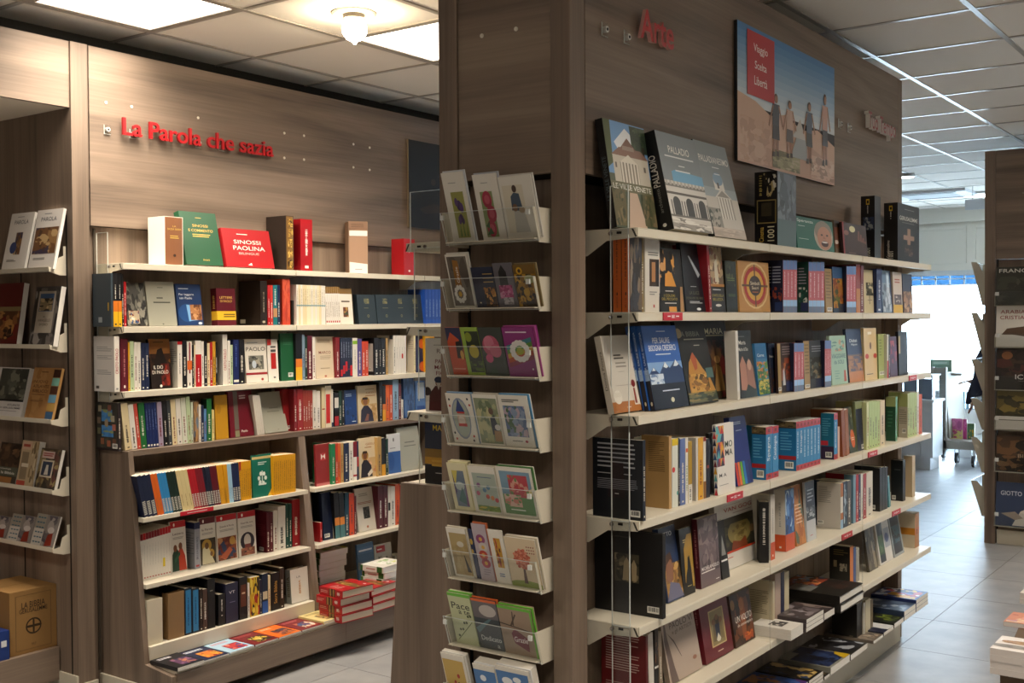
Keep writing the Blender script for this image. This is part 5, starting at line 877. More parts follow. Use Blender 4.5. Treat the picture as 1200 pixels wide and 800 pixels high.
guides(A3, 930.5, 942, 3, 402, None, '1c2038', 'red and blue guidebook spine beside the glowing building', ['1c2038'], 91)
A3.fo(943, 966, 400, '3a4048', 'grey guidebook cover with dark market picture', t=.01, lean=2, F=[('r', 0, 0, .28, 1, 'a88c5c'), ('bc', .03, .03, .26, .1), ('l', .05, .3, .25, .95, 9, '7a6440'), ('a', .3, .2, .98, .65, ['24241f', '3a3a34', '55605a', '8a7a5a', '1a1a1a'], 40, 92), ('l', .4, .75, .9, .9, 3, 'a8b0b8'), ('r', .55, .02, 1, .2, '1f2440')])
guides(A3, 966.5, 974, 3, 399, None, '1c2038', 'red and blue guidebook spine before the mint cover', ['1c2038'], 93)
A3.fo(975.5, 994, 394, 'a2c4ae', 'mint green cover Viaggiare da soli with small figures', t=.012, lean=4, F=[('t', 'VIAGGIARE', .5, .58, .86, .09, '3a6a74'), ('t', 'da SOLI', .5, .46, .6, .08, '3a6a74'), ('a', .1, .68, .9, .92, ['a2c4ae', 'a2c4ae', 'c89a7a', '6a9a8a'], 20, 94), ('p', [(.75, .05), (.78, .28), (.88, .28), (.92, .05)], 'b8503c'), ('l', .2, .1, .5, .3, 4, '7aa89a')])
A3.fo(996, 1013, 386, '3a4a60', 'cover shading from navy sky to orange desert', t=.012, lean=5, F=[('r', 0, .5, 1, 1, '2f4468'), ('r', 0, .3, 1, .52, '6a5a5c'), ('r', 0, 0, 1, .32, 'c07c3c'), ('a', .02, .2, .98, .5, ['8a6048', 'a87448', '55505c'], 24, 95), ('t', 'Dubai', .45, .78, .5, .06, 'e8ecf0'), ('t', 'Nyon', .5, .7, .4, .05, 'e8ecf0')])
A3.fo(1014, 1028.5, 385, 'd8bd84', 'cream-yellow cover with red flowers and flame drop', t=.012, lean=2, F=[('e', .5, .66, .07, .07, '6a4a2a'), ('e', .2, .46, .14, .05, 'c23a28'), ('e', .85, .46, .14, .05, 'c23a28'), ('r', .3, .88, .6, .93, 'f0e4c8'), ('l', .15, .1, .85, .13, 1, '5a4a3a')])
A3.fo(1030, 1039, 392, 'aab878', 'plain light green book back with barcode', t=.01, lean=1, F=[('bc', .1, .08, .7, .16), ('l', .1, .5, .4, .9, 6, '7a8a54')]); A3.sp(1039.5, 1041.2, 392, 'd8d4cc', 'thin white spine with red foot', Sp=[('r', 0, 0, 1, .4, 'c23038')]); A3.sp(1041.4, 1043, 392, 'K', 'thin black spine beside the purple cover')
A3.fo(1043.5, 1052, 395, '44183c', 'purple and red glowing cover', t=.01, lean=2, F=[('a', .02, .3, .98, .9, ['44183c', '8a2a44', '5a2050', 'a83a4a'], 20, 96)]); A3.fo(1053.5, 1064, 389, '14161c', 'black cover with tan side strip', t=.014, lean=1, F=[('r', 0, .5, .2, .9, 'b09a6a'), ('a', .3, .1, .7, .3, ['14161c', '2a2620'], 6, 97)])
# --- fourth art shelf
A4.sp(753.5, 756.5, 516, '1a2434', 'large dark navy book back covered in small white text', dep=.17, yo=-.035, F=[], back='141a22', B=[('l', .1, .62, .85, .96, 6, 'a8aab0'), ('l', .1, .55, .85, .57, 1, 'b8b8bc'), ('l', .1, .36, .9, .5, 6, '8a8c94'), ('p', [(.3, .26), (.4, .7), (.62, .7), (.65, .26)], '241820'), ('l', .1, .36, .9, .5, 6, '8a8c94'), ('l', .45, .3, .56, .32, 1, 'e0dcd8'), ('bc', .76, .04, .95, .12)], rz=-3)
A4.sp(784, 787, 511, 'c09a68', 'tan book back with dense dark text', cl=752, back='b08c58', B=[('l', .25, .5, .85, .92, 16, '6a5230')], let=0); A4.sp(787.5, 794.5, 514, 'd8dcd2', 'white spine with yellow head and red dot', Sp=[('r', 0, .9, 1, 1, 'e0c42a'), ('e', .25, .55, .25, .04, 'c8302a'), ('e', .9, .2, .15, .03, '4a9a8a')], dep=.13)
A4.sp(795, 796.6, 513, 'K', 'thin black spine beside the blue one'); A4.sp(797, 803, 514, '5a6ea8', 'periwinkle blue spine', dep=.13); A4.sp(803.3, 806.3, 513, 'W', 'thin white spine with orange mark', Sp=[('r', .1, .78, .9, .84, 'd8642a'), ('d', .3, .2, .7, .6, '6a8a4a')]); A4.sp(806.6, 811, 517, 'b08e24', 'ochre spine with white foot', Sp=[('r', 0, 0, 1, .3, 'e0dcd0'), ('d', .3, .05, .7, .25, '4a4a4a')])
A4.sp(815.5, 818, 513, 'd0ccc4', 'white book with pale grey back', cl=810, back='bcb8b2', let=0); A4.sp(818.3, 824, 513, 'e0a82a', 'bright yellow spine', dep=.12); A4.sp(824.3, 827.2, 512, 'e0dcd2', 'white spine with brown foot', Sp=[('r', 0, 0, 1, .28, '8a5a1c'), ('r', 0, .93, 1, 1, '8c2a24')]); A4.sp(827.5, 832, 514, '141c2c', 'midnight blue spine with red mark', Sp=[('r', .2, .5, .7, .55, 'a84a3c')])
A4.fo(833, 841, 509, '2a2624', 'dark grey cover with small white star', t=.012, lean=2, yo=.02, F=[('e', .5, .92, .15, .03, 'd8b8a8'), ('a', .2, .05, .9, .3, ['3a3634', '55504c', '2a2624'], 12, 98)])
tri = []; rr_ = random.Random(5); tc_ = ('c2303a', '1c2a5c', '5aa8b0', 'd8a02a', '6a1c30', '2a5a8a', 'e0783a', '141c3c')
for i in range(5):
    for j in range(2):
        x, y = .0+.21*j, .40+.115*i; tri += [('p', [(x, y), (x+.21, y), (x+.105, y+.115)], rr_.choice(tc_)), ('p', [(x, y), (x+.105, y+.115), (x, y+.115)], rr_.choice(tc_)), ('p', [(x+.21, y), (x+.21, y+.115), (x+.105, y+.115)], rr_.choice(tc_))]
A4.fo(841.5, 862, 499, 'e4e0d8', 'white MoMA book with colourful triangle pattern', t=.012, lean=2, yo=-.012, hard=True, name='hardcover_book', F=tri+[('t', 'MO', .68, .7, .42, .09, '1c3a2c'), ('t', 'MA', .68, .58, .42, .09, '1c1c1c'), ('t', 'M A', .3, .27, .4, .05, '3a3a3a'), ('l', .1, .12, .6, .14, 1, '9a9a98')], Sp=[('p', [(0, .1*i), (1, .1*i), (.5, .1*i+.1)], tc_[i % 8]) for i in range(10)])
A4.fo(864.5, 883, 490, '24347c', 'royal blue leaning book with rainbow pencils at its foot', t=.02, lean=8, F=[('l', .2, .88, .7, .93, 2, 'b8c0e0'), ('l', .3, .78, .7, .81, 1, 'a8b0d8')]+[('p', [(.02+.16*i, 0), (.16+.16*i, 0), (.12+.16*i, .34), (.0+.16*i, .34)], c) for i, c in enumerate(('c8382a', 'e0782a', '6ab03a', '2a7ac0', '24347c', '1c2a66'))])
def efsp(tx=None): return [('r', 0, .86, 1, 1, 'b8303a'), ('r', 0, 0, 1, .11, 'b8303a'), ('r', .3, .9, .7, .96, '7a1a24'), ('r', .3, .03, .7, .08, '7a1a24')]+([('ts', tx, .45, .58, .55, .46, 'e8f0f4')] if tx else [('d', .3, .25, .6, .8, 'cfe4f0')])
def efbk(): return [('r', 0, .86, 1, 1, '3a3024'), ('a', 0, .88, 1, 1, ['6a5a3c', '3a3024', '8a7a54'], 14, 99), ('l', .1, .4, .75, .8, 7, '6ab0d8'), ('r', .0, .22, 1, .3, 'a8262c'), ('bc', .35, .04, .85, .18)]
A4.sp(897.5, 905, 500, '2684bc', 'blue travel guide with spine title Catalogna Spagna', cl=881, Sp=efsp('Spagna'), back='1f6fa4', B=efbk()); A4.sp(905.3, 912.3, 499, '2684bc', 'blue travel guide with spine title Catalogna', Sp=efsp('Catalogna'), dep=.1)
for i in range(7): A4.sp(933+i*4.05, 937+i*4.05, 494-i*.7, '2684bc', 'blue travel guide in the row of seven', cl=912.5 if i == 0 else None, dep=.1 if i else None, Sp=efsp('Bretagna' if i == 1 else None), back='1f6fa4', B=efbk())
A4.sp(977.3, 981.5, 484, '2684bc', 'single blue travel guide with purple back foot', cl=962, Sp=efsp(), back='1f6f8c', B=[('l', .1, .5, .75, .9, 8, '6ab0c8'), ('r', .0, .3, .55, .4, 'c8303a'), ('r', 0, 0, 1, .28, '3a2444'), ('bc', .35, .04, .85, .16)])
A4.sp(982, 984, 500, 'e0b49a', 'pale peach thin booklet', name='booklet', let=0); A4.sp(986.5, 990.5, 480, '8a4a24', 'leaning rust-brown paperback', lean=7, let=0); A4.sp(990.8, 994.5, 480, '9a5a30', 'leaning rust-brown paperback', lean=7, let=0)
A4.fo(996.5, 1004.5, 478, '2c3a2c', 'dark green cover with orange oval sticker', t=.01, lean=8, F=[('a', .02, .3, .98, .98, ['2c3a2c', '55604a', '8a8a74', '3a4a34'], 30, 100), ('e', .6, .3, .3, .2, 'd0642a'), ('l', .4, .26, .8, .34, 2, 'f0d8c0')])
A4.fo(1005, 1014.5, 472, '8a9468', 'olive cover with navy lower block', t=.01, lean=3, F=[('r', 0, 0, 1, .85, '18223c'), ('bc', .5, .03, .9, .12)])
A4.sp(1015.5, 1018.5, 471, 'ccd29a', 'light lime thin spine'); 
for i in range(4): A4.sp(1018.8+i*3.1, 1021.8+i*3.1, 470, 'b4c884', 'pale green series spine', dep=.1)
A4.sp(1031.4, 1036.8, 469, 'd8c6a4', 'cream spine beside green series'); A4.sp(1049.5, 1051.5, 465, '6aa88a', 'green paperback with dark green back', cl=1038, back='14503a', B=[('r', 0, .78, 1, 1, 'a8b87a'), ('l', .2, .3, .7, .7, 5, '3a7a5c')])
A4.sp(1063.5, 1066, 461, 'b8c48a', 'pale green spine with beige printed back', cl=1053, back='b4ac9a', B=[('r', 0, .7, 1, 1, 'a4ae70'), ('l', .1, .3, .9, .65, 7, '7a7668'), ('bc', .4, .1, .8, .2)])
for i in range(3): A4.sp(1066.2+i*2.8, 1068.9+i*2.8, 460, 'b4c884', 'pale green end series spine', dep=.1)
A4.sp(1074.7, 1076.8, 459, 'W', 'thin white spine before orange end spine'); A4.sp(1077, 1080.5, 462, 'd0542a', 'orange spine at the shelf end')
# --- fifth art shelf
A5.sp(776.5, 780, 626, '101012', 'large black art book back with small nude figures picture', dep=.235, yo=-.055, B=[('a', .3, .38, .66, .72, ['4a4434', '6a6048', '2a2820', '8a7c60'], 30, 101), ('p', [(.42, .4), (.44, .62), (.48, .68), (.52, .62), (.51, .4)], 'a89676'), ('p', [(.56, .4), (.55, .6), (.59, .66), (.63, .58), (.62, .4)], 'a89676'), ('bc', .78, .05, .95, .13)], hard=True, name='hardcover_book', let=0)
A5.fo(783, 802, 620, '24365c', 'navy art cover with painted woman in profile', t=.02, lean=9, F=[('r', .0, .85, 1, 1, '1c2c50'), ('t', 'RETTO', .4, .9, .7, .06, 'd8dce4'), ('a', .05, .02, .98, .5, ['a8803c', '8a6430', 'c89c54', '5a4424'], 30, 102), ('p', [(.1, .3), (.15, .52), (.45, .6), (.6, .45), (.5, .28), (.3, .24)], '8a5c40'), ('p', [(.08, .4), (.2, .62), (.5, .66), (.62, .5), (.45, .56), (.2, .5)], '4a3020'), ('p', [(.0, .02), (.3, .26), (.8, .2), (1, .02)], '6a6a84')])
A5.fo(801.5, 815, 622, '16140f', 'black and yellow cover with silhouetted monk', t=.012, lean=5, F=[('p', [(.25, .2), (.3, .7), (.6, .9), (1, .9), (1, .1), (.6, .1)], 'a8842c'), ('p', [(.2, .02), (.35, .3), (.5, .4), (.55, .55), (.7, .58), (.78, .45), (.85, .1), (.9, .02)], '100e0c'), ('l', .25, .78, .5, .84, 2, 'c8b46a'), ('l', .4, .12, .75, .14, 1, 'b8a45a')])
A5.fo(822, 845, 610, '6c5c60', 'grey-mauve book Michelangelo with drawing', t=.02, lean=4, spine='4e1420', F=[('a', .02, .2, .98, .98, ['6c5c60', '7a6a6c', '5c4e54', '8a7a78', '4e4248'], 50, 103), ('t', 'MICHELANGELO', .5, .27, .86, .05, 'eee8e4'), ('l', .05, .2, .75, .23, 1, 'eee8e4'), ('l', .75, .05, .92, .07, 1, 'eee8e4')], Sp=[('d', .35, .3, .65, .85, 'a86a6a')])
A5.fo(847, 855.5, 612, '141618', 'narrow black leaning booklet with white caption', t=.01, lean=7, name='booklet', F=[('p', [(.2, .4), (.5, .75), (.8, .4)], '8a8a86'), ('l', .1, .28, .9, .34, 1, 'e0dcd8')])
A5.fo(843, 894.5, 594, 'd6d2ca', 'wide white book Van Gogh with dark painted portrait', t=.02, lean=5, yo=.055, hard=True, name='hardcover_book', F=[('r', 0, .26, 1, .76, '2a2a1c'), ('a', .0, .27, 1, .75, ['2a2a1c', '3a3824', '24261c', '4a4428'], 40, 104), ('e', .5, .52, .26, .2, '8a7c46'), ('a', .34, .4, .66, .62, ['8a7c46', '7a6a3a', '9a8a54', '6a5a30'], 30, 105), ('p', [(.3, .27), (.34, .4), (.5, .36), (.62, .42), (.66, .27)], '7c3c20'), ('r', .0, .66, 1, .76, '3a3420'), ('e', .78, .5, .06, .06, '8a6a40'), ('r', 0, .235, 1, .265, 'c8401c'), ('t', 'VAN GOGH', .55, .88, .72, .06, 'a83a30'), ('l', .38, .8, .98, .82, 1, '9a8a84'), ('l', .2, .94, .6, .95, 1, '9a8a84'), ('l', .2, .16, .32, .18, 1, 'c8401c')])
A5.sp(896.5, 901, 589, '101012', 'tall black slim volume with white spine title', dep=.06, rz=-58, yo=-.01, Sp=[('d', .35, .3, .65, .9, 'd8d4cc')]); 
WO = lambda: [('r', 0, 0, 1, .27, 'cc5228'), ('d', .4, .4, .6, .8, '9a9a96'), ('r', .4, .05, .6, .08, 'f0e0d4')]
A5.sp(903, 908, 580, 'cfcac0', 'white spine with orange foot, one of two', dep=.13, Sp=WO()); A5.fo(921, 931.5, 577, '3f6ea8', 'blue photographic cover with orange foot and white spine', t=.042, lean=1, spine='cfcac0', F=[('a', .02, .28, .98, .98, ['2a5a9c', '6a98cc', 'b8d0e4', '24406c'], 30, 106), ('r', 0, 0, 1, .27, 'cc5228')], Sp=WO())
A5.fo(934, 945, 571, 'b8743a', 'orange-brown leaning cover with white text', t=.012, lean=7, F=[('a', .02, .02, .98, .98, ['b8743a', 'c48448', 'a86430', '5a6a5a'], 30, 107), ('l', .2, .35, .85, .7, 6, 'e8c8a8')]); A5.fo(946.5, 957, 567, 'c2c6ca', 'white and navy cover with bare trees', t=.01, lean=3, F=[('r', 0, .55, 1, 1, '2a3448'), ('l', .2, .65, .85, .88, 4, 'a8b0bc'), ('a', .02, .35, .98, .58, ['3a4450', '6a7480', 'aab0b6'], 22, 108), ('l', .3, .08, .6, .1, 1, 'b84a4a')])
A5.sp(985, 988, 566, 'd8d4cc', 'large white book back with grey text', cl=957.5, back='cdc8c0', B=[('l', .05, .55, .6, .92, 11, '8a8884'), ('bc', .02, .08, .28, .16)], Sp=[('r', 0, .7, 1, 1, 'b06a3a'), ('r', 0, .0, 1, .2, '8ab0d0'), ('r', 0, .2, 1, .35, 'b06a3a')])
A5.sp(988.4, 992.8, 564, '16324c', 'navy and white patterned spine', Sp=[('a', .05, .05, .95, .95, ['16324c', 'b8ccd8', '24506c', '16324c'], 20, 109)]); A5.sp(993, 997.5, 563, '4a4a4c', 'charcoal spine beside blue back'); A5.sp(1000, 1003, 556, '6f93a8', 'large pale blue book back', cl=993, dep=.16, back='6f93a8', let=0)
A5.sp(1003.3, 1006, 556, 'b02434', 'crimson spine beside pale blue'); A5.sp(1006.2, 1008.6, 556, '1c2450', 'thin navy spine after crimson'); A5.sp(1008.8, 1011.4, 555, 'd8d8ce', 'thin white spine after navy'); A5.sp(1011.6, 1015, 555, '9c2430', 'dark crimson spine'); A5.sp(1015.3, 1022.6, 553, 'd6d0c2', 'wide cream-white spine')
A5.sp(1031, 1034, 548, '101216', 'black hardcover with white barcode back', cl=1023, hard=True, name='hardcover_book', B=[('bc', .1, .04, .5, .14)], let=0); A5.sp(1034.2, 1037, 547, '14181e', 'thin black hardcover', let=0); A5.sp(1037.2, 1040, 547, '14181e', 'thin black hardcover', let=0)
A5.sp(1041, 1043, 558, '5a98a4', 'leaning teal booklet', lean=10, let=0, name='booklet'); A5.sp(1058, 1061, 539, '0e1014', 'large black hardcover back', cl=1044, hard=True, name='hardcover_book', B=[('l', .3, .75, .8, .78, 1, '6a6a66'), ('bc', .1, .03, .4, .13)], let=0); A5.sp(1069, 1072.5, 534, 'c0ac8c', 'tall tan book at the shelf end', cl=1062, dep=.15, let=0)
# --- sixth art shelf
A6.sp(757, 759.5, 745, '5c1318', 'large dark red book back with white text', dep=.15, yo=-.02, B=[('l', .1, .45, .85, .95, 14, 'c8a8a0'), ('l', .1, .1, .7, .3, 6, 'b8948c')], back='6a1a1e', let=0); A6.sp(760, 766, 742, 'd8d4cc', 'white leaning block beside the dark red back', lean=3, let=0, dep=.12); A6.sp(767, 771.5, 735, '2a211c', 'dark picture spine with white band', Sp=[('a', .05, .5, .95, .95, ['2a211c', '6a4a34', '3a2a20'], 16, 110), ('r', 0, .42, 1, .45, 'd8d4cc'), ('r', 0, 0, 1, .4, '101010')], dep=.12); A6.sp(772, 776, 740, '8a7a68', 'grey-brown leaning spine', lean=3, dep=.12)
A6.fo(786, 823.5, 717, 'b3a294', 'beige cover Paolo VI e gli artisti with sketch lines', t=.018, lean=11, F=[('t', 'PAOLO VI', .58, .76, .7, .085, '5a4c44'), ('t', 'e gli ARTISTI', .58, .66, .6, .07, '6a5a50'), ('p', [(.05, .0), (.02, .6), (.1, .95), (.12, .6), (.2, .2), (.26, 0)], '6a5a54'), ('p', [(.12, .7), (.3, .55), (.45, .3), (.44, .3), (.28, .53)], '5a4c48'), ('e', .82, .2, .06, .03, '9a6a54')], spine='8a7c70')
A6.fo(828, 860, 708, '641421', 'maroon book with icon of three figures', t=.026, lean=9, hard=True, name='hardcover_book', F=[('l', .2, .92, .85, .95, 1, 'b88a6a'), ('r', .28, .2, .8, .8, 'c8b078'), ('r', .31, .22, .77, .78, '8a7a50'), ('e', .54, .6, .1, .1, '4a3a24'), ('p', [(.36, .28), (.4, .56), (.5, .6), (.5, .28)], '6a5a3a'), ('p', [(.46, .3), (.46, .55), (.62, .55), (.64, .3)], '2c3448'), ('p', [(.6, .28), (.62, .58), (.7, .55), (.73, .28)], '7a6a44'), ('p', [(.46, .3), (.54, .4), (.62, .3), (.58, .26), (.5, .26)], 'd8d0bc'), ('e', .42, .6, .06, .05, '7a5230'), ('e', .54, .66, .06, .05, '7a5230'), ('e', .67, .6, .06, .05, '7a5230'), ('l', .45, .09, .65, .12, 1, 'e0c8b0')], Sp=[('d', .35, .6, .65, .9, 'b06a6a')])
A6.fo(862.5, 885.5, 699, '3a1f14', 'dark cover Un volto da contemplare with bearded face', t=.016, lean=9, F=[('a', .02, .02, .98, .98, ['3a1f14', '241410', '6a3a20', '1a100c'], 34, 111), ('p', [(.42, .1), (.4, .6), (.5, .9), (.68, .85), (.66, .5), (.6, .1)], '8a4a22'), ('e', .52, .75, .12, .12, 'a8683a'), ('e', .1, .8, .1, .1, '8a6238'), ('t', 'UN VOLTO', .55, .5, .8, .12, 'e0dad0'), ('t', 'da contemplare', .6, .37, .75, .07, 'd8d0c4'), ('a', .5, .04, .9, .2, ['a8461c', 'c8682a', '6a2a14'], 12, 112)])
A6.sp(905.5, 908, 681, 'c8bca0', 'cream book back filled with handwriting-like text', cl=873, dep=.13, back='c2b698', B=[('l', .1, .3, .85, .8, 14, '6a604c')], let=0)
A6.sp(908.4, 914.8, 672, 'b8a294', 'pinkish beige spine beside navy', let=0); A6.sp(915.2, 919, 670, '161f44', 'navy slim spine between beige and cream', let=0); A6.sp(919.4, 924.6, 670, 'cfc4a4', 'cream spine beside the flat piles', let=0)
def fl(name, lab, gr, px0, px1, py, z, t, dep, col, F=(), y0=None, ov=None, pages=None):
    y = 1.50 if y0 is None else y0; x0 = on(px0, py, 1, y).x; x1 = on(px1, py, 1, y).x
    return flat(name, lab, gr, x0, x1, y, dep, z, t, col, F=F, pages=pages)
G6 = 'books lying on the sixth art shelf'; G7 = 'books lying on the lowest art shelf'
for k in range(2): flat('paperback', 'small white paperback pile of two on the sixth art shelf', G6, 3.735, 3.85, 1.495, .15, .4695+k*.0185, .018, 'd8d4cc', F=[('a', .25, .3, .8, .65, ['2a2a2a', 'd8d4cc', '4a4a48'], 12, 113)] if k else [])
for k in range(3): flat('paperback', 'grey-brown paperback in a pile of three on the sixth art shelf', G6, 3.865+.002*k, 4.04, 1.49, .17, .4695+k*.0155, .015, '4a4244', F=[('a', .05, .05, .95, .95, ['4a4244', '6a6064', '3a3234', '8a8084'], 24, 114)] if k == 2 else [])
flat('paperback', 'dark pictured paperback lying beside the pile of three', G6, 4.06, 4.17, 1.495, .16, .4695, .025, '3a3232', F=[('a', .05, .05, .95, .95, ['3a3232', '5a4a48', '8a7a74'], 20, 115)])
for k in range(2): flat('hardcover_book', ('large black hardcover lying under the castle picture book', 'large hardcover with castle sunset picture lying on top')[k], G6, 4.19, 4.46-.004*k, 1.478+.004*k, .27, .4695+k*.033, .032, '14120f', hard=True, F=[('r', .05, .45, .4, .8, '6a6a66'), ('r', .1, .82, .6, .98, '6a1a1e'), ('a', .42, .5, .98, .98, ['8a3a24', '4a70a0', '2a1a18', 'c87a4a', '5a2a1c', '9ab4cc'], 40, 116), ('a', .4, .1, .98, .48, ['1a1614', '3a241c', '2a1a16'], 20, 117)] if k else [])
A6.sp(996, 1000, 640, 'c8702a', 'black-backed volume with orange spine', cl=972, dep=.16, yo=.0, back='14130f', B=[('l', .2, .75, .9, .92, 3, '7a6a3c'), ('r', .2, .45, .36, .62, '8a7a5a'), ('a', .5, .35, .85, .55, ['8a8272', '3a3830', 'b0a894'], 14, 118)], let=0); A6.sp(1000.3, 1003, 641, '2a4a8a', 'thin blue volume beside orange spine', let=0); A6.sp(1003.3, 1007, 642, '9a9486', 'grey volume beside blue', let=0)
A6.fo(1019, 1029, 610, '4a4438', 'dark mottled leaning cover', t=.012, lean=8, F=[('a', .02, .02, .98, .98, ['4a4438', '6a6250', '33302a', '8a806a'], 30, 119)])
A6.fo(1032, 1047, 607, 'd0cdc6', 'white leaning cover with dark green and blue pictures', t=.01, lean=9, F=[('r', .08, .04, .48, .92, '24303c'), ('a', .08, .2, .48, .6, ['3a5a3a', '24303c', '55704a'], 12, 120), ('r', .54, .3, .95, .7, '9aa0a8'), ('e', .72, .5, .14, .1, '4a5a84')]); A6.fo(1048.5, 1060, 603, '9aa0a0', 'grey leaning cover with dark framed picture', t=.01, lean=10, F=[('r', .1, .06, .88, .94, '2a2a30'), ('a', .12, .3, .86, .7, ['3a5a64', '2a2a30', '6a4a44'], 14, 121)])
A6.sp(1072, 1077, 601, 'b07c4c', 'cream boxed book with orange band at the shelf end', cl=1053, dep=.16, back='cfc2aa', B=[('r', 0, .38, 1, .58, 'c8842c')], Sp=[('r', 0, .38, 1, .58, 'b86a24'), ('d', .3, .4, .6, .55, '4a2a14')], let=0)
# --- lowest art shelf
A7.sp(1004, 1011, 706, '141210', 'black volume standing on the lowest shelf behind flat books', cl=975, dep=.14, yo=.005, let=0, B=[('r', .7, .05, .85, .12, '5a5444')]); A7.sp(1011.4, 1014, 706, 'b8b4a8', 'grey slim volume beside the black one', let=0); A7.sp(1014.3, 1020, 702, 'c8bea0', 'cream volume with tiny foot mark', let=0); A7.sp(1020.3, 1023, 702, '6a5a3c', 'brown slim volume beside cream', let=0)
def f7(x0, x1, t, col, lab, pal, seed, z=.1947, y0=1.55, dep=.215, extra=(), n=1):
    for k in range(n): flat('paperback', lab, G7, x0, x1-.002*k, y0, min(dep, 1.765-y0), z+k*(t+.0008), t, col, F=([('a', .05, .05, .95, .95, pal, 40, seed)]+list(extra)) if k == n-1 else [])
f7(3.86, 4.04, .02, '2a3c6a', 'flat blue and orange castle picture book', ['2a4a8a', '3a5a9c', 'a8703c', '6a4a34', '1c2c54'], 130, extra=[('p', [(.75, 0), (1, 0), (1, .25)], '4a2a6a')], n=2)
f7(4.05, 4.2, .013, '14130f', 'flat black picture book in a pile of three', ['14130f', '3a3224', 'b89a5a', '2a3a5a'], 131, n=3)
f7(4.21, 4.27, .012, '1a1814', 'narrow flat dark book beside the black pile', ['1a1814', '6a5a3c', '3a3024'], 132)
f7(4.28, 4.50, .03, '8a8a80', 'flat book with blue night picture and yellow corner', ['1c2a54', '24345c', '141a30', '2f4470'], 133, extra=[('r', 0, .8, .5, 1, '8a8a80'), ('p', [(.7, 0), (1, 0), (1, .3), (.85, .25)], 'c8a41c')])
f7(4.51, 4.72, .024, '24241f', 'flat black book with pale sketch picture', ['1a1a1c', '2c2c30', '14141a', 'a8acb4'], 134)
f7(4.80, 4.93, .012, '6a6056', 'flat book with patchwork picture cover', ['6a6056', '8a7c6c', '3a3430', 'b0a08c'], 135)
f7(4.94, 5.08, .016, '2c2f44', 'flat navy book with white paper corner', ['24283c', '34384c'], 136, extra=[('r', .45, 0, 1, .45, 'd4d6d8')])
f7(5.09, 5.23, .022, '1c2018', 'flat black book with green and yellow titles', ['1c2018', '2a3420', '6a7a2a', '14160f'], 137)
f7(5.24, 5.42, .022, '3a4a66', 'flat blue landscape book with glossy cover', ['3a4a66', '55687f', '2a3850', '8a98a8'], 138, n=2)
f7(5.43, 5.63, .019, '2a3a70', 'flat thick colourful book in the end pile', ['2a4a9c', 'a8243c', 'd0d4dc', 'c89a2a', '1c2440'], 139, n=3)
# --- two big volumes at the aisle side of the gondola
RB = Shelf(1.3055, 2.38, 2.1, 'x', 'books on the aisle side of the gondola')
def endbook(lab, z, y0, y1, h, t, col, F, x=2.755, spine=None):
    # cover faces -x, seen by the viewer; spine towards +y
    M = Matrix.Translation((x, y1, z+.0005))@Matrix.Rotation(R(-90), 4, 'Z')
    return build_book('hardcover_book', lab, 'books on the aisle side of the gondola', M, y1-y0, h, t, col, F, (), (), False, None, spine)
endbook('white cover Padre Madre Figlio with turbaned man facing the end', 1.3055, 2.19, 2.325, .235, .02, 'd8d4cc', [('l', .25, .9, .8, .92, 1, '8a8a88'), ('t', 'RAVA', .6, .83, .5, .06, '5a4a48'), ('t', 'PADRE', .55, .69, .5, .055, '7a2a34'), ('t', 'MADRE', .58, .61, .6, .055, '7a2a34'), ('t', 'FIGLIO', .6, .53, .55, .055, '7a2a34'), ('p', [(.1, .02), (.12, .25), (.3, .36), (.6, .34), (.75, .2), (.8, .02)], '4a1c1c'), ('e', .4, .4, .1, .05, '8a5a3c'), ('e', .4, .44, .13, .045, '1c2a44'), ('p', [(.33, .4), (.47, .4), (.4, .3)], 'b8b0a4'), ('e', .05, .28, .12, .06, '2a2024'), ('p', [(.55, .05), (.7, .15), (.9, .12), (.9, .04)], '6a5a4a')])
endbook('dark blue sunset cover Carlo M. Martini with cross', 1.0755, 2.185, 2.33, .225, .022, '16233a', [('r', 0, .75, 1, 1, '1a2a4a'), ('r', 0, .5, 1, .76, '2a3448'), ('r', 0, .36, 1, .5, '8a6a34'), ('r', 0, .28, 1, .38, 'b8862c'), ('r', 0, 0, 1, .28, '10141c'), ('t', 'CARLO M.', .55, .9, .5, .05, 'c8b46a'), ('t', 'MARTINI', .58, .8, .7, .08, 'd8b83a'), ('r', .66, .38, .69, .68, '14141a'), ('r', .5, .58, .86, .6, '14141a'), ('l', .2, .24, .9, .36, 2, 'c89a3a'), ('l', .3, .15, .8, .17, 1, 'd8d4cc')], spine='c8a83a')
endbook('cream paperback standing on the aisle-side shelf behind its neighbours', 1.5795, 2.2, 2.3, .19, .015, 'd8c8a8', [('a', .1, .1, .9, .9, ['d8c8a8', 'c8a878', 'e0d8c4'], 10, 140)], x=2.9)
for i in range(8):
    c = ('1c4fae', 'W', 'd8a21e', 'R', 'N', 'OW', 'G', 'T')[i]
    for z in (1.5795, 1.3055): build_book('paperback', f'{("blue", "white", "yellow", "red", "navy", "grey", "green", "tan")[i]} paperback on the {"second" if z > 1.5 else "third"} aisle-side gondola shelf', 'books on the aisle side of the gondola', Matrix.Translation((3.0+i*.03, 2.36, z+.0005))@Matrix.Rotation(R(-90), 4, 'Z'), .13, .19+.01*(i % 3), .025, c)

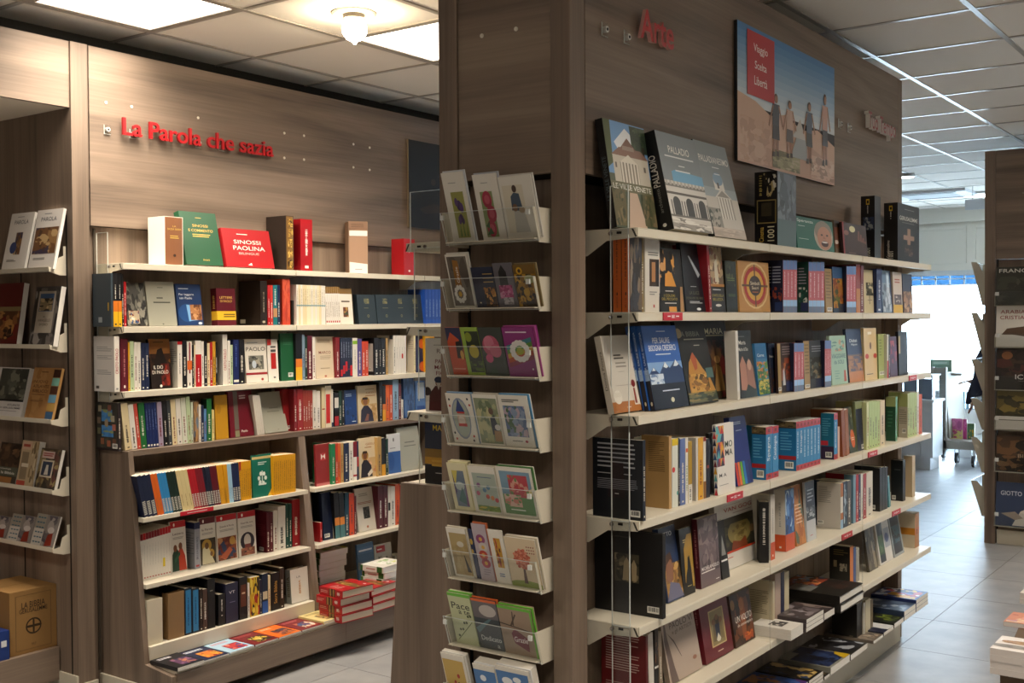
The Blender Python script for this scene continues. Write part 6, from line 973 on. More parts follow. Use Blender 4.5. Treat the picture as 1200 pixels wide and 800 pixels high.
# ================================================================== card racks on the gondola end
RX = GX0+.05           # face of the recessed end panel
def rack(name, label, zb, y0, y1, x=RX, dep=.12, h=.085, group='card racks on the gondola end'):
    """cream wire-less pocket: bottom tray, two side brackets, clear front pane with clips"""
    e = thing(name, label, 'rack', (x, (y0+y1)/2, zb), group)
    xf = x-dep
    obj('tray', G().box(xf, x, y0+.003, y1-.003, zb-.003, zb), CREAM, e)
    pts = lambda: [(x, zb-.012), (xf+.02, zb-.012), (xf-.012, zb+h), (x, zb+h)]
    for y in (y0, y1-.002):
        obj('side_bracket', G().prism([(a, c) for a, c in pts()], 1, y, y+.002), CREAM, e)
    P = G(); xa, xb = xf+.018, xf-.012
    P.add([(xa, y0-.006, zb-.006), (xa, y1+.006, zb-.006), (xb, y1+.006, zb+h), (xb, y0-.006, zb+h), (xa-.003, y0-.006, zb-.006), (xa-.003, y1+.006, zb-.006), (xb-.003, y1+.006, zb+h), (xb-.003, y0-.006, zb+h)],
          [(0, 1, 2, 3), (7, 6, 5, 4), (0, 4, 5, 1), (1, 5, 6, 2), (2, 6, 7, 3), (3, 7, 4, 0)])
    p = obj('front_pane', P, ACR, e)
    obj('pane_edge', G().box(xb-.003, xb, y0-.006, y1+.006, zb+h-.0012, zb+h).box(xa-.003, xa, y0-.006, y1+.006, zb-.0075, zb-.006), ACRE, p)
    obj('pane_edge', G().add([(xa, y1+.004, zb-.006), (xa, y1+.006, zb-.006), (xb, y1+.006, zb+h), (xb, y1+.004, zb+h), (xa-.003, y1+.004, zb-.006), (xa-.003, y1+.006, zb-.006), (xb-.003, y1+.006, zb+h), (xb-.003, y1+.004, zb+h)], [(0, 1, 2, 3), (7, 6, 5, 4), (0, 4, 5, 1), (1, 5, 6, 2), (2, 6, 7, 3), (3, 7, 4, 0)]), ACRE, p)
    for y in (y0+.012, y1-.006):
        obj('clip', G().box(xb-.009, xb-.003, y-.006, y+.006, zb+h-.022, zb+h-.008), mat('dfe3e0', .2), e)
    return e
def card(label, p0, p1, top, zb, F, col='e6e1d6', edge=None, n=1, t=.003, x0=None, lean=-17, dx=0., group='greeting cards in the gondola racks', envt=.004, bot=None):
    """card standing in a rack, facing -x; p0..p1 photo columns at its foot"""
    xf = (RX-.094 if x0 is None else x0)+dx
    pb = proj((xf, 1.9, zb))[1] if bot is None else bot
    ya = on(p0, pb, 0, xf).y; yb = on(p1, pb, 0, xf).y; w = ya-yb
    hz = on((p0+p1)/2, top, 0, xf-.04).z-zb; h = hz/math.cos(R(lean))
    e = thing('greeting_card', label, 'greeting card', group=group)
    e.matrix_world = Matrix.Translation((xf, ya, zb+.001))@Matrix.Rotation(R(-90), 4, 'Z')@Matrix.Rotation(R(-lean), 4, 'X')
    obj('card', G().box(0, w, 0, t, 0, h), mat(col, .5), e, world=False)
    if edge: obj('envelope', G().box(.004, w+.006, t+.0005, t+envt, 0, h+.004), mat(edge, .6), e, world=False)
    for k in range(1, n): obj('card_behind', G().box(0, w, t+envt+.0006+k*.004, t+envt+.0036+k*.004, 0, h), mat(col, .6), e, world=False)
    pm = printmesh('card_print', [(lambda u, v, q: (u*w, -q, v*h), F)]); obj('card_print', pm, [], e, world=False)
    return e
RZ = (1.826, 1.634, 1.438, 1.238, 1.04, .842, .645, .448)
ordn = ('top', 'second', 'third', 'fourth', 'fifth', 'sixth', 'seventh', 'eighth')
for i, z in enumerate(RZ): rack('card_rack', f'{ordn[i]} clear-fronted card rack down the gondola end', z, GY0+.072, GY1-.076)
def iris(c1, c2): return [('e', .5, .72, .2, .12, c1), ('e', .3, .8, .14, .1, c2), ('e', .68, .66, .16, .12, c2), ('e', .5, .42, .18, .1, c1), ('e', .36, .38, .12, .1, c2), ('e', .62, .36, .12, .08, c1)]
def sub(art, a, b, c, d):
    o = []
    for s in art:
        if s[0] == 'e': o.append(('e', a+(c-a)*s[1], b+(d-b)*s[2], (c-a)*s[3], (d-b)*s[4], s[5]))
        elif s[0] == 'r': o.append(('r', a+(c-a)*s[1], b+(d-b)*s[2], a+(c-a)*s[3], b+(d-b)*s[4], s[5]))
        elif s[0] == 'p': o.append(('p', [(a+(c-a)*u, b+(d-b)*v) for u, v in s[1]], s[2]))
    return o
z = RZ[0]
card('white card with purple irises strip', 532, 557, 202, z, [('r', .28, .06, .85, .72, '9a9a54')]+sub(iris('4a3460', '5c4478')+[('p', [(.2, 0), (.3, .3), (.34, 0)], '5a7a3a'), ('p', [(.5, 0), (.56, .4), (.62, 0)], '5a7a3a'), ('p', [(.75, 0), (.9, .35), (.86, 0)], '5a7a3a')], .3, .08, .84, .7)+[('l', .25, .84, .75, .86, 1, '9a9a98')], edge='cfd2d6')
card('white card with pink roses strip', 567, 595, 204, z, [('r', .2, .05, .7, .74, '8a9a6a')]+[('e', .45+.1*(i % 2), .62-.22*i, .19, .13, 'a83a50') for i in range(3)]+[('e', .45+.1*(i % 2), .62-.22*i, .11, .07, 'c05a6c') for i in range(3)]+[('p', [(.22, .08), (.4, .2), (.5, .1)], '3f6a44'), ('p', [(.22, .22), (.4, .3), (.36, .18)], '3f6a44'), ('l', .3, .86, .6, .88, 1, '9a9a98')], edge='b8bcc4')
card('cream card with seated figure in blue shirt', 596, 634, 206, z, [('r', .08, .1, .7, .86, 'dcd4c0'), ('p', [(.3, .1), (.34, .5), (.62, .5), (.74, .1)], 'bfbcb4'), ('p', [(.28, .46), (.3, .68), (.4, .74), (.56, .72), (.62, .44)], '4c5c70'), ('e', .44, .8, .07, .06, '55443c'), ('e', .38, .5, .08, .06, '8a6a54'), ('e', .58, .46, .09, .05, 'a8947c')], edge='d8d4cc', n=2)
z = RZ[1]
card('grey card with daisy and brown tag', 533, 558, 298, z, [('r', .06, .04, .95, .96, '6a6258'), ('a', .06, .05, .94, .95, ['6a6258', '7a7268', '585048'], 20, 150), ('p', [(.25, .4), (.3, .9), (.55, .88), (.55, .38)], '9a6a2c'), ('ts', 'Grazie', .43, .62, .12, .3, 'f0e8d8')]+[('e', .4+.2*math.cos(q*.63), .26+.13*math.sin(q*.63), .07, .05, 'ece8e0') for q in range(10)]+[('e', .4, .26, .08, .05, 'd8a83a')], edge='d8d4cc')
card('dark blue card with candles', 560, 585, 313, z, [('r', 0, 0, 1, 1, '1c2440'), ('a', .45, .02, .98, .5, ['4a2c18', 'b0742c', '2a1a14', 'd89a4a'], 26, 151)]+[('r', .5, .62+.1*i, .95, .645+.1*i, 'b89a5a') for i in range(3)]+[('e', .2, .12, .04, .02, 'e8d8b0')], col='1c2440')
card('grey card with pink blossom heap', 586, 608, 308, z, [('r', 0, 0, 1, 1, '6c6870'), ('p', [(.25, .5), (.25, .8), (.45, .96), (.65, .8), (.68, .5)], '1a181a'), ('a', .15, .2, .85, .5, ['a83a70', 'c85a90', '8a2a5a', 'd88ab0'], 34, 152), ('a', .3, .06, .8, .22, ['cfcad0', '8a8488', 'b8b4b8'], 16, 153)], col='6c6870')
card('sunflower field card with cloud note', 609, 634, 310, z, [('r', 0, 0, 1, 1, '7a5a1c'), ('a', .01, .01, .99, .78, ['a87c1c', 'c89a24', '4a3414', '8a6418', '2f2410'], 80, 154), ('e', .28, .86, .14, .09, 'd8a822'), ('e', .28, .86, .07, .045, '3a2410'), ('e', .7, .66, .24, .1, 'b8bc84'), ('l', .56, .62, .86, .7, 2, '7a8a54')], col='7a5a1c', edge='8a7a54')
z = RZ[2]
card('orange sunset heart card', 532, 549, 384, z, [('r', 0, .55, 1, 1, '2a2c50'), ('p', [(0, .7), (.3, .9), (.8, .75), (1, .4), (1, 0), (0, 0)], 'c8502c'), ('p', [(.5, .35), (.55, .7), (.9, .72), (1, .35)], '2a1c18'), ('e', .85, .42, .12, .1, 'd8a04a'), ('l', .1, .1, .9, .15, 1, 'e0a08a')], col='c8502c')
card('green-framed yellow flower card', 549.5, 569, 384, z, [('r', 0, 0, 1, 1, '9ab84a'), ('r', .22, .06, 1, .92, '2a3420'), ('e', .6, .5, .28, .14, 'b8a82a'), ('e', .4, .8, .2, .1, '8a9a2a'), ('a', .24, .08, .98, .3, ['2a3420', '3f5228', '55701f'], 16, 155)], col='9ab84a')
card('dark card with large pink peony', 570, 597, 384, z, [('r', 0, 0, 1, 1, '39403a'), ('e', .45, .62, .36, .22, 'b8506c'), ('e', .38, .68, .22, .15, 'd07a90'), ('e', .62, .52, .24, .14, 'c8647e'), ('e', .3, .36, .16, .09, 'c84878'), ('p', [(.1, .02), (.4, .2), (.6, .05)], '2f4a34')], col='39403a')
card('magenta card with white daisy over rainbow', 598, 634, 384, z, [('r', 0, 0, 1, 1, '8c2a78'), ('l', .1, .88, .8, .93, 1, 'e8d8e4')]+[('p', [(.06, .18+.09*i), (.9, .36+.09*i), (.9, .45+.09*i), (.06, .27+.09*i)], c) for i, c in enumerate(('8c2a48', 'b84a24', 'c8962a', '5a8a3a', '3a7a8a'))]+[('e', .48+.24*math.cos(q*.449), .52+.17*math.sin(q*.449), .09, .06, 'eeeae6') for q in range(14)]+[('e', .48, .52, .11, .075, 'a8b02a'), ('r', .78, .14, .82, .17, 'e8e4e0')], col='8c2a78', n=4, edge='a84a8c')
z = RZ[3]
card('white card with pointed blue hat bird house in oval', 533, 562, 462, z, [('e', .48, .5, .36, .42, '8a94a8'), ('e', .48, .5, .32, .38, 'a8b0a4'), ('p', [(.3, .64), (.46, .9), (.66, .64)], '28407c'), ('r', .34, .6, .64, .64, 'b83a34'), ('r', .32, .38, .64, .58, 'c8a890'), ('e', .48, .46, .13, .09, 'd8c8b8'), ('r', .32, .34, .66, .4, 'b83a34')]+[('e', x, y, .035, .025, c) for x, y, c in ((.12, .88, '2a2a30'), (.1, .75, 'b83a34'), (.85, .9, '2a2a30'), (.9, .78, 'b83a34'), (.1, .2, '2a2a30'), (.14, .08, 'b83a34'), (.85, .15, 'b83a34'), (.82, .06, '2a2a30'))], edge='7a9cc0')
card('pale green card with countryside scene', 564, 592, 463, z, [('r', .04, .03, .97, .93, '8a9478'), ('a', .05, .05, .96, .9, ['8a9478', 'a8ac84', '6a7a5c', 'c0bc90'], 34, 156), ('p', [(.6, .2), (.6, .55), (.78, .6), (.9, .3)], '2c3444'), ('e', .68, .68, .1, .07, '6a5448'), ('p', [(.65, .08), (.68, .3), (.95, .28), (.95, .08)], 'a07c54'), ('e', .85, .36, .12, .06, 'cfcac4')], edge='cfc9bc')
card('white card with blue bouquet and tiny heart', 594, 628, 464, z, [('r', .12, .2, .85, .8, '5a7098'), ('a', .12, .2, .85, .8, ['5a7098', '8a9cb8', '4a6a4a', 'b8a4b0', '7a88a4'], 44, 157), ('l', .12, .86, .7, .93, 2, '4a4a4a'), ('l', .25, .1, .6, .13, 1, '5a5a5a'), ('e', .74, .115, .05, .025, 'a8283a')], edge='5a94c0', n=3)
z = RZ[4]
card('thick cream card with painted dove panel', 534, 556, 544, z, [('r', .2, .08, .82, .85, '6a7a8c'), ('p', [(.2, .4), (.5, .85), (.2, .85)], 'd0c060'), ('p', [(.2, .85), (.3, .4), (.2, .3)], '4a3a6a'), ('e', .5, .52, .24, .09, 'b8c4c0'), ('p', [(.3, .2), (.6, .5), (.8, .1)], '3f6a6a'), ('p', [(.7, .1), (.82, .1), (.82, .7)], '7a4a7a')], col='e2dab4', edge='e6dfae', n=5)
card('grey-green card with coloured butterflies and flowers', 558, 589, 548, z, [('r', .12, .04, .98, .86, 'a8b4a8')]+[('e', x, y, .07, .05, c) for x, y, c in ((.3, .6, '8a5a8a'), (.24, .42, 'b04a6a'), (.5, .5, '5a8ab0'), (.65, .56, '4a7a9c'), (.58, .36, 'b84a3c'), (.75, .34, 'c87a3a'), (.9, .3, 'b83a44'))]+[('a', .14, .04, .96, .16, ['6a8a44', 'c8b44a', '8aa45a'], 16, 158), ('l', .3, .76, .85, .79, 1, '4a5a84')], edge='d8d2bc')
card('meadow card with red flowers', 591, 632, 549, z, [('r', .08, .05, .94, .92, '7a9cb4'), ('r', .08, .05, .94, .45, '5a8a50'), ('p', [(.6, .45), (.94, .45), (.94, .6)], 'd8c88a'), ('a', .3, .4, .85, .85, ['b8404a', 'c86a54', 'd8a090', '6a8a50'], 26, 159), ('a', .12, .2, .6, .45, ['d8b0a0', '6a9a54', 'c87a6a', '5a8a50'], 20, 160), ('l', .25, .12, .7, .16, 1, 'eef0e8')], edge='4a7c44', n=3)
z = RZ[5]
card('tan card with tiny dots and bird', 534, 556, 620, z, [('r', .1, .05, 1, .9, 'b09a68'), ('a', .1, .05, .98, .88, ['b09a68', 'b8a274', 'a89060'], 16, 161), ('e', .62, .68, .18, .06, 'cfc8b8'), ('p', [(.75, .12), (.7, .5), (.95, .12)], '3a342c')], edge='d8d0bc')
card('narrow navy card with gold flowers', 557, 564, 621, z, [('r', 0, 0, 1, .95, '24305a'), ('e', .6, .75, .25, .06, 'c8a84a'), ('e', .5, .55, .2, .05, 'c8a84a')], col='24305a', dx=.008)
card('lilac card with red and orange gerberas', 565, 581, 615, z, [('r', 0, 0, 1, .9, 'b8aab4')]+[('e', .5+.08*(i % 2), .74-.14*i, .32, .085, c) for i, c in enumerate(('8a3a6a', 'c8c0bc', 'b8402c', 'a83a4c'))]+[('e', .5+.08*(i % 2), .74-.14*i, .12, .035, 'd8a84a') for i in range(4)]+[('l', .3, .1, .8, .22, 3, '8a7a84')], edge='c8683c', col='b8aab4')
card('white card with autumn picture strip', 583, 600, 622, z, [('r', .3, .3, .75, .85, '8a5a24'), ('a', .3, .3, .75, .85, ['c8962a', 'a83a20', '6a3a1c', 'd8b04a'], 22, 162), ('l', .3, .12, .8, .2, 2, '6a7a9a')])
card('card with pink heart-leaved tree on a green hill', 601, 637, 632, z, [('r', 0, 0, 1, 1, 'd8c4a4'), ('e', .5, .0, .7, .14, '8a9a4a'), ('p', [(.43, .08), (.47, .42), (.53, .42), (.55, .08)], '5a4038')]+[('e', .48+.26*math.cos(i*2.4)*math.sqrt(i/46), .58+.2*math.sin(i*2.4)*math.sqrt(i/46), .045, .03, ('c8684c', 'd88a70', 'b85a44')[i % 3]) for i in range(46)]+[('e', .7+.07*(i % 4), .84-.06*(i//4), .02, .014, '8a2a2c') for i in range(12)], edge='cfc4ae', n=3)
z = RZ[6]
card('green-topped card lettered Pace a te', 536, 562, 697, z, [('r', 0, 0, 1, .94, 'c2c8a0'), ('r', 0, .94, 1, 1, '6ab83c'), ('t', 'Pace', .5, .76, .8, .13, '2a2a28'), ('t', 'a te', .62, .64, .5, .08, '2a2a28')]+[('p', [(.12, .08), (.14, .07), (.9, .46), (.9, .48)], '55603c')]+[('e', .2+.11*i, .16+.07*i+.06*(i % 2), .05, .025, '3f4a30') for i in range(7)], col='c2c8a0', edge='6ab83c', n=3)
card('dark slate card lettered Dedicato a with orange edge', 563, 592, 704, z, [('r', 0, 0, 1, 1, '3c444a'), ('r', 0, .62, 1, .96, '6a6468'), ('e', .6, .78, .34, .12, 'b8b0ac'), ('p', [(0, .4), (.6, .62), (.7, .62), (.1, .3)], '5a7a84'), ('r', 0, .95, 1, 1, 'd8642a'), ('t', 'Dedicato', .55, .22, .8, .1, 'cfd4d4'), ('t', 'a', .8, .08, .1, .06, 'cfd4d4')], col='3c444a', edge='d8642a')
card('kraft brown card with maroon Grazie tag and twine', 593, 632, 713, z, [('r', 0, 0, 1, .94, '9c8672'), ('r', 0, .94, 1, 1, '6ab83c'), ('r', .95, .0, 1, 1, '6ab83c'), ('p', [(0, .62), (.95, .52), (.95, .54), (0, .645)], '4a3c30'), ('p', [(.38, .62), (.42, .9), (.45, .9), (.42, .6)], '4a3c30'), ('p', [(.3, .6), (.5, .86), (.53, .84), (.34, .58)], '4a3c30'), ('p', [(.3, .44), (.42, .55), (.78, .38), (.76, .1), (.36, .24)], '6e1a30'), ('t', 'Grazie', .56, .33, .4, .11, 'efe4e2')], col='9c8672', edge='6ab83c', n=3)
z = RZ[7]
card('thick white-backed card with red blossom branch on yellow', 530, 557, 768, z, [('r', .03, 0, .9, .9, 'c8a85a'), ('p', [(.2, .1), (.4, .4), (.6, .5), (.58, .52), (.36, .42), (.18, .12)], '4a2c1c'), ('e', .6, .62, .06, .04, 'a82c2c'), ('e', .42, .5, .05, .035, 'a82c2c')], edge='e8e6e0', n=4)
card('blue sky card with striped balloon', 566, 591, 781, z, [('r', 0, .0, 1, .9, '4a7ab4'), ('e', .4, .75, .14, .06, 'e8ecf0'), ('e', .3, .3, .3, .25, 'b83a34'), ('e', .3, .3, .12, .25, 'e8e0d8'), ('p', [(.5, .35), (.8, .6), (.95, .3)], 'dce4ec')], edge='e4e4e4', n=8)
card('blue sky card with clouds and green balloon', 593, 632, 784, z, [('r', 0, .0, .95, .92, '4a7ab4'), ('e', .3, .75, .16, .07, 'e8ecf0'), ('e', .6, .8, .12, .05, 'e8ecf0'), ('e', .4, .35, .15, .12, '3a9a7a'), ('e', .85, .5, .08, .1, 'b83a34')], edge='e4e4e4', n=8)

# ================================================================== book racks on the doorway jamb
JX = 2.743
def jrack(label, zb, y0=4.285, y1=4.95, dep=.075):
    e = thing('book_rack', label, 'rack', (JX, y0, zb), 'book racks on the doorway jamb'); xf = JX-dep
    obj('tray', G().box(xf, JX, y0+.002, y1, zb-.003, zb), CREAM, e)
    obj('front_lip', G().box(xf-.003, xf, y0+.002, y1, zb-.006, zb+.012), CREAM, e)
    for y in (y0, y1): obj('side_bracket', G().prism([(xf-.003, zb-.008), (JX-.03, zb-.022), (JX, zb-.022), (JX, zb+.1), (JX-.012, zb+.1), (JX-.012, zb+.06), (JX-.035, zb+.05), (xf+.03, zb+.012), (xf-.003, zb+.008)], 1, y-.002, y), CREAM, e)
JZ = (1.818, 1.495, 1.183, .89, .645)
for i, zz in enumerate(JZ): jrack(f'{ordn[i]} cream book rack down the doorway jamb', zz)
def jb(label, p0, p1, top, i, col, F, t=.016, lean=14, spine=None, B=(), xo=0, side=None):
    """book in a jamb rack, cover facing -x; p0..p1 photo columns at the foot"""
    zb = JZ[i]; xf = JX-.07+xo; pb = proj((xf, 4.4, zb))[1]
    ya = on(p0, pb, 0, xf).y; yb = on(p1, pb, 0, xf).y; w = ya-yb
    hz = on((p0+p1)/2+4, top, 0, xf+.03).z-zb; lean = min(lean, math.degrees(math.asin(max(.03, min(.4, (.067-xo-t)/hz))))); h = hz/math.cos(R(lean))
    M = Matrix.Translation((xf, ya, zb+.001+t*math.sin(R(lean))))@Matrix.Rotation(R(-90), 4, 'Z')@Matrix.Rotation(R(-lean), 4, 'X')
    return build_book('paperback', label, 'books on the jamb racks', M, w, h, t, col, F, (), B, False, side or PAPERW)
sculpt = lambda c, s: [('t', 'PAROLA', .5, .84, .6, .07, '4a4c54'), ('l', .3, .92, .7, .94, 1, '6a6c74'), ('l', .15, .16, .6, .2, 2, '6a6660')]+[('a', *c, ['6a4a30', '8a6a44', '4a3424', 'b09468', '3a3448'], 30, s)]
jb('white book Parola with single carved figure on the top jamb rack', 1, 28, 250, 0, 'cfcac4', sculpt((.38, .28, .66, .66), 170)+[('e', .34, .4, .14, .1, '34406a')], t=.012)
jb('white book Parola with carved figure group on the top jamb rack', 32, 62, 246, 0, 'd2cdc8', sculpt((.06, .26, .95, .7), 171), t=.014)
jb('maroon book with crowd painting on the second jamb rack', -10, 19, 333, 1, '5c1a18', [('a', .03, .1, .97, .55, ['5a3a24', '8a5a34', '2a1c14', 'b08048', '6a2018'], 44, 172), ('r', 0, .55, 1, .62, '8a7a54')], t=.026)
jb('framed-border cover Il Vangelo on the second jamb rack', 33, 62, 337, 1, '4a4644', [('a', .02, .02, .98, .98, ['4a4644', '6a6460', '33302e', '8a8480'], 40, 173), ('r', .16, .22, .84, .92, 'a89e90'), ('r', .22, .58, .78, .88, '3f5a80'), ('a', .24, .59, .76, .8, ['8a7a5a', '4a5a6a', 'b8a078', '3a3428'], 24, 174), ('t', 'IL', .5, .49, .1, .03, '4a4038'), ('t', 'VANGELO', .5, .43, .5, .045, '4a4038'), ('t', "D'ORO", .5, .36, .34, .04, '4a4038')], t=.024)
jb('white atlas cover with satellite photograph on the third jamb rack', -12, 24, 432, 2, 'd6d2d0', [('a', .1, .36, .98, .98, ['4a4c44', '5c5e54', '3a3c36', '77786a'], 50, 175), ('r', .1, .32, .98, .36, '1c1c1e'), ('t', 'ATLANTE', .7, .25, .4, .04, '55505c'), ('t', 'DI GERUSALEMME', .6, .19, .66, .035, '55505c'), ('l', .3, .12, .85, .14, 1, '8a868c')], t=.018)
jb('tan cover Nuovo Atlante Biblico on the third jamb rack', 28, 60, 432, 2, 'a87c4c', [('a', .0, .02, .7, .98, ['a87c4c', 'b08654', '9c7040'], 20, 176), ('t', 'NUOVO', .35, .73, .5, .055, '5a3420'), ('t', 'ATLANTE', .38, .64, .58, .055, '5a3420'), ('t', 'BIBLICO', .37, .55, .54, .055, '5a3420'), ('l', .1, .47, .6, .49, 1, '5a3420'), ('l', .1, .34, .55, .38, 2, '6a4630'), ('l', .3, .9, .55, .93, 1, '5a3420')]+[('r', .74, .02+.16*i, 1, .17+.16*i, c) for i, c in enumerate(('3a5a7c', 'b08c4c', '6a9ab4', '4a2c20', '7ab0a0', '3a2018'))], t=.012, side=mat('b89058', .7))
jb('dark cover on archaeology and the Bible on the fourth jamb rack', -8, 17, 520, 3, '3f3830', [('a', .02, .4, .98, .98, ['3f2f24', '55402e', '2a2018', '6a503a'], 24, 177), ('r', 0, .2, 1, .42, '55584a'), ('t', 'Archeologia', .4, .37, .6, .04, 'e4e0d8'), ('t', 'e la Bibbia', .5, .28, .76, .06, 'e4e0d8'), ('r', .1, .04, .8, .18, '9a6a3c')], t=.014)
jb('cream box with floral edge on the fourth jamb rack', 18.5, 38, 518, 3, 'b8a484', [('r', .05, .8, .6, .98, 'c8a890'), ('r', .1, .86, .5, .92, 'a04a3c'), ('r', .1, .15, .5, .75, '8a7a62'), ('r', .15, .42, .55, .5, 'd8cdb8'), ('a', .62, .02, .98, .98, ['b8a484', '8a7450', 'd0c0a0', '6a5a40'], 30, 178), ('r', .0, .02, .5, .12, 'b04a3c')], t=.03)
jb('ornate bordered cover La Bibbia on the fourth jamb rack', 39.5, 63, 527, 3, '4a4034', [('a', .02, .02, .98, .98, ['4a4034', '6a5a40', '33302a', '8a7a54', '5a3a34'], 44, 179), ('r', .1, .76, .7, .93, 'c8b0a8'), ('l', .15, .8, .65, .9, 2, 'a03a3c'), ('r', .14, .3, .74, .72, 'c8bca8'), ('r', .2, .34, .68, .68, '3a4458'), ('p', [(.34, .36), (.4, .6), (.5, .6), (.54, .36)], 'cfc8bc')], t=.016)
for k, (a, b) in enumerate(((-20, 6), (7, 34), (34.5, 61))):
    jb('grey photo brochure with white numbered strip on the lowest jamb rack', a, b, 604, 4, '8a8480', [('a', .02, .02, .98, .98, ['8a8480', '6a6668', 'a8a09c', '55505a'], 24, 180), ('r', .02, .0, .45, .55, 'c9c4bc'), ('r', .02, .55, .45, 1, '9a9488')]+[('r', .08+.12*j, .12+.15*i, .17+.12*j, .16+.15*i, '3a6478') for i in range(6) for j in range(3)]+[('p', [(.6, .05), (.66, .4), (.85, .5), (.9, .1)], '8a3020'), ('e', .75, .55, .14, .1, 'cfc8c4')], t=.008, lean=18)
# low bench and carton in the doorway
lb = thing('low_bench', 'low wooden bench standing in the doorway below the jamb racks', 'bench', (2.2, 4.5, 0))
obj('seat_board', G().box(1.4, 2.735, 4.365, 4.85, .185, .215), WOODX, lb); obj('front_board', G().box(1.4, 2.735, 4.36, 4.38, .075, .2145), WOODX, lb); obj('plinth', G().box(1.45, 2.715, 4.43, 4.85, 0, .075), CREAMD, lb)
cb = thing('cardboard_carton', 'brown cardboard carton printed La Bibbia di Gerusalemme on the doorway bench', 'box', (2.6, 4.4, .2155))
bx0, bx1, by0, by1, bz0, bz1 = on(12, 772, 1, 4.385).x, on(67, 772, 1, 4.385).x, 4.385, 4.66, .2158, on(40, 690, 1, 4.385).z
KR = mat('94703f', .8, bump=.2)
obj('carton_body', G().box(bx0, bx1, by0, by1, bz0, bz1), KR, cb)
obj('flap', G().box(bx0, bx1, by0, by0+.13, bz1+.0006, bz1+.003), KR, cb); obj('flap', G().box(bx0+.002, bx1, by0+.134, by1, bz1+.0006, bz1+.003), KR, cb)
obj('carton_print', printmesh('cp', [(lambda u, v, q: (bx0+(bx1-bx0)*u, by0-q, bz0+(bz1-bz0)*v), [('r', .12, .06, .88, .065, '5a4022'), ('r', .12, .93, .88, .935, '5a4022'), ('r', .12, .06, .13, .93, '5a4022'), ('r', .87, .06, .88, .93, '5a4022'), ('t', 'LA BIBBIA', .5, .77, .5, .1, '3a2a16'), ('t', 'GERUSALEMME', .5, .68, .6, .07, '3a2a16'), ('e', .5, .42, .17, .13, '3a2a16'), ('e', .5, .42, .14, .105, '94703f'), ('r', .48, .3, .52, .54, '3a2a16'), ('r', .36, .4, .64, .44, '3a2a16'), ('t', '957', .5, .13, .1, .04, '5a4022')])]), [], cb)
bb = thing('blue_box', 'bright blue box with white label beside the brown carton', 'box', (2.4, 4.39, .2158)); q0 = on(11, 760, 1, 4.372).x
obj('box_body', G().box(q0-.16, q0, 4.372, 4.55, .2158, .335), mat('16357c', .35), bb); obj('box_label', G().box(q0-.035, q0-.012, 4.371, 4.372, .27, .295), mat('dfe3ea', .5), bb)
tag(obj('orange_folder', G().box(2.38, 2.6, 4.66, 4.85, .2155, .5), mat('d2561e', .5)), 'orange box file peeking from behind the brown carton', 'box file')

# ================================================================== second gondola on the right
HX, HY = 8.37, 1.92
g2 = thing('display_gondola', 'dark wooden display gondola with book racks beside the bright window', 'display unit', (HX+1, HY-.3, 0))
for a, b, c, d in ((HX, HX+.07, HY-.07, HY), (HX, HX+.07, HY-.62, HY-.55), (HX+2.4, HX+2.47, HY-.07, HY), (HX+2.4, HX+2.47, HY-.62, HY-.55)): obj('post', G().box(a, b, c, d, 0, 2.757), WOODZ, g2)
obj('end_header_panel', G().box(HX+.006, HX+.026, HY-.548, HY-.072, 2.0, 2.757), WOODY, g2); obj('end_panel', G().box(HX+.045, HX+.06, HY-.548, HY-.072, .1, 1.995), WOODZ, g2)
obj('header_panel', G().box(HX+.072, HX+2.398, HY-.03, HY-.01, 2.0, 2.757), WOODX, g2); obj('back_panel', G().box(HX+.072, HX+2.398, HY-.07, HY-.055, .1, 1.995), WOODZ, g2)
obj('header_panel', G().box(HX+.072, HX+2.398, HY-.61, HY-.59, 0.1, 2.757), WOODX, g2); obj('base_panel', G().box(HX+.02, HX+2.4, HY-.6, HY-.08, 0, .1), CREAMD, g2)
obj('slot_strip', G().box(HX+.038, HX+.045, HY-.082, HY-.074, .1, 2.0), BLACK, g2)
for k, (yy, h_) in enumerate(((308, 50), (366, 48), (420, 36), (465, 36), (510, 40), (560, 40))):
    # racks on the aisle face, seen from their ends
    z1 = on(1146, yy, 1, HY+.1).z; z0 = on(1146, yy+h_, 1, HY+.1).z
    e = thing('book_rack', f'{ordn[k]} cream book rack on the window-side face of the far gondola', 'rack', (HX+.5, HY, z0), 'racks on the far gondola face')
    obj('side_bracket', G().prism([(HY, z0), (HY+.04, z0), (HY+.115, z1), (HY+.075, z1), (HY, z0+.17)], 0, HX+.10, HX+.103), CREAM, e)
    obj('side_bracket', G().prism([(HY, z0), (HY+.04, z0), (HY+.115, z1), (HY+.075, z1), (HY, z0+.17)], 0, HX+1.05, HX+1.053), CREAM, e)
    obj('tray', G().prism([(HY, z0+.012), (HY+.03, z0+.004), (HY+.03, z0), (HY, z0+.008)], 0, HX+.103, HX+1.05), CREAM, e)
    obj('front_pane', G().prism([(HY+.03, z0+.004), (HY+.034, z0+.004), (HY+.117, z1), (HY+.113, z1)], 0, HX+.103, HX+1.05), ACR, e)
    M = Matrix.Translation((HX+.36, HY+.055, z0+.02))@Matrix.Rotation(R(180), 4, 'Z')@Matrix.Rotation(R(-2), 4, 'X')
    build_book('art_book', f'dark book standing in the {ordn[k]} window-side rack of the far gondola', 'books in the far gondola racks', M, .22, .27, .02, ('16181c', '1c1a18', '20242c', '141414', '24303c', '2a1a1c')[k], [('a', .05, .05, .95, .95, ['16181c', '2a2a30', '3a2c24'], 10, 190+k)])
GY = HY-.075
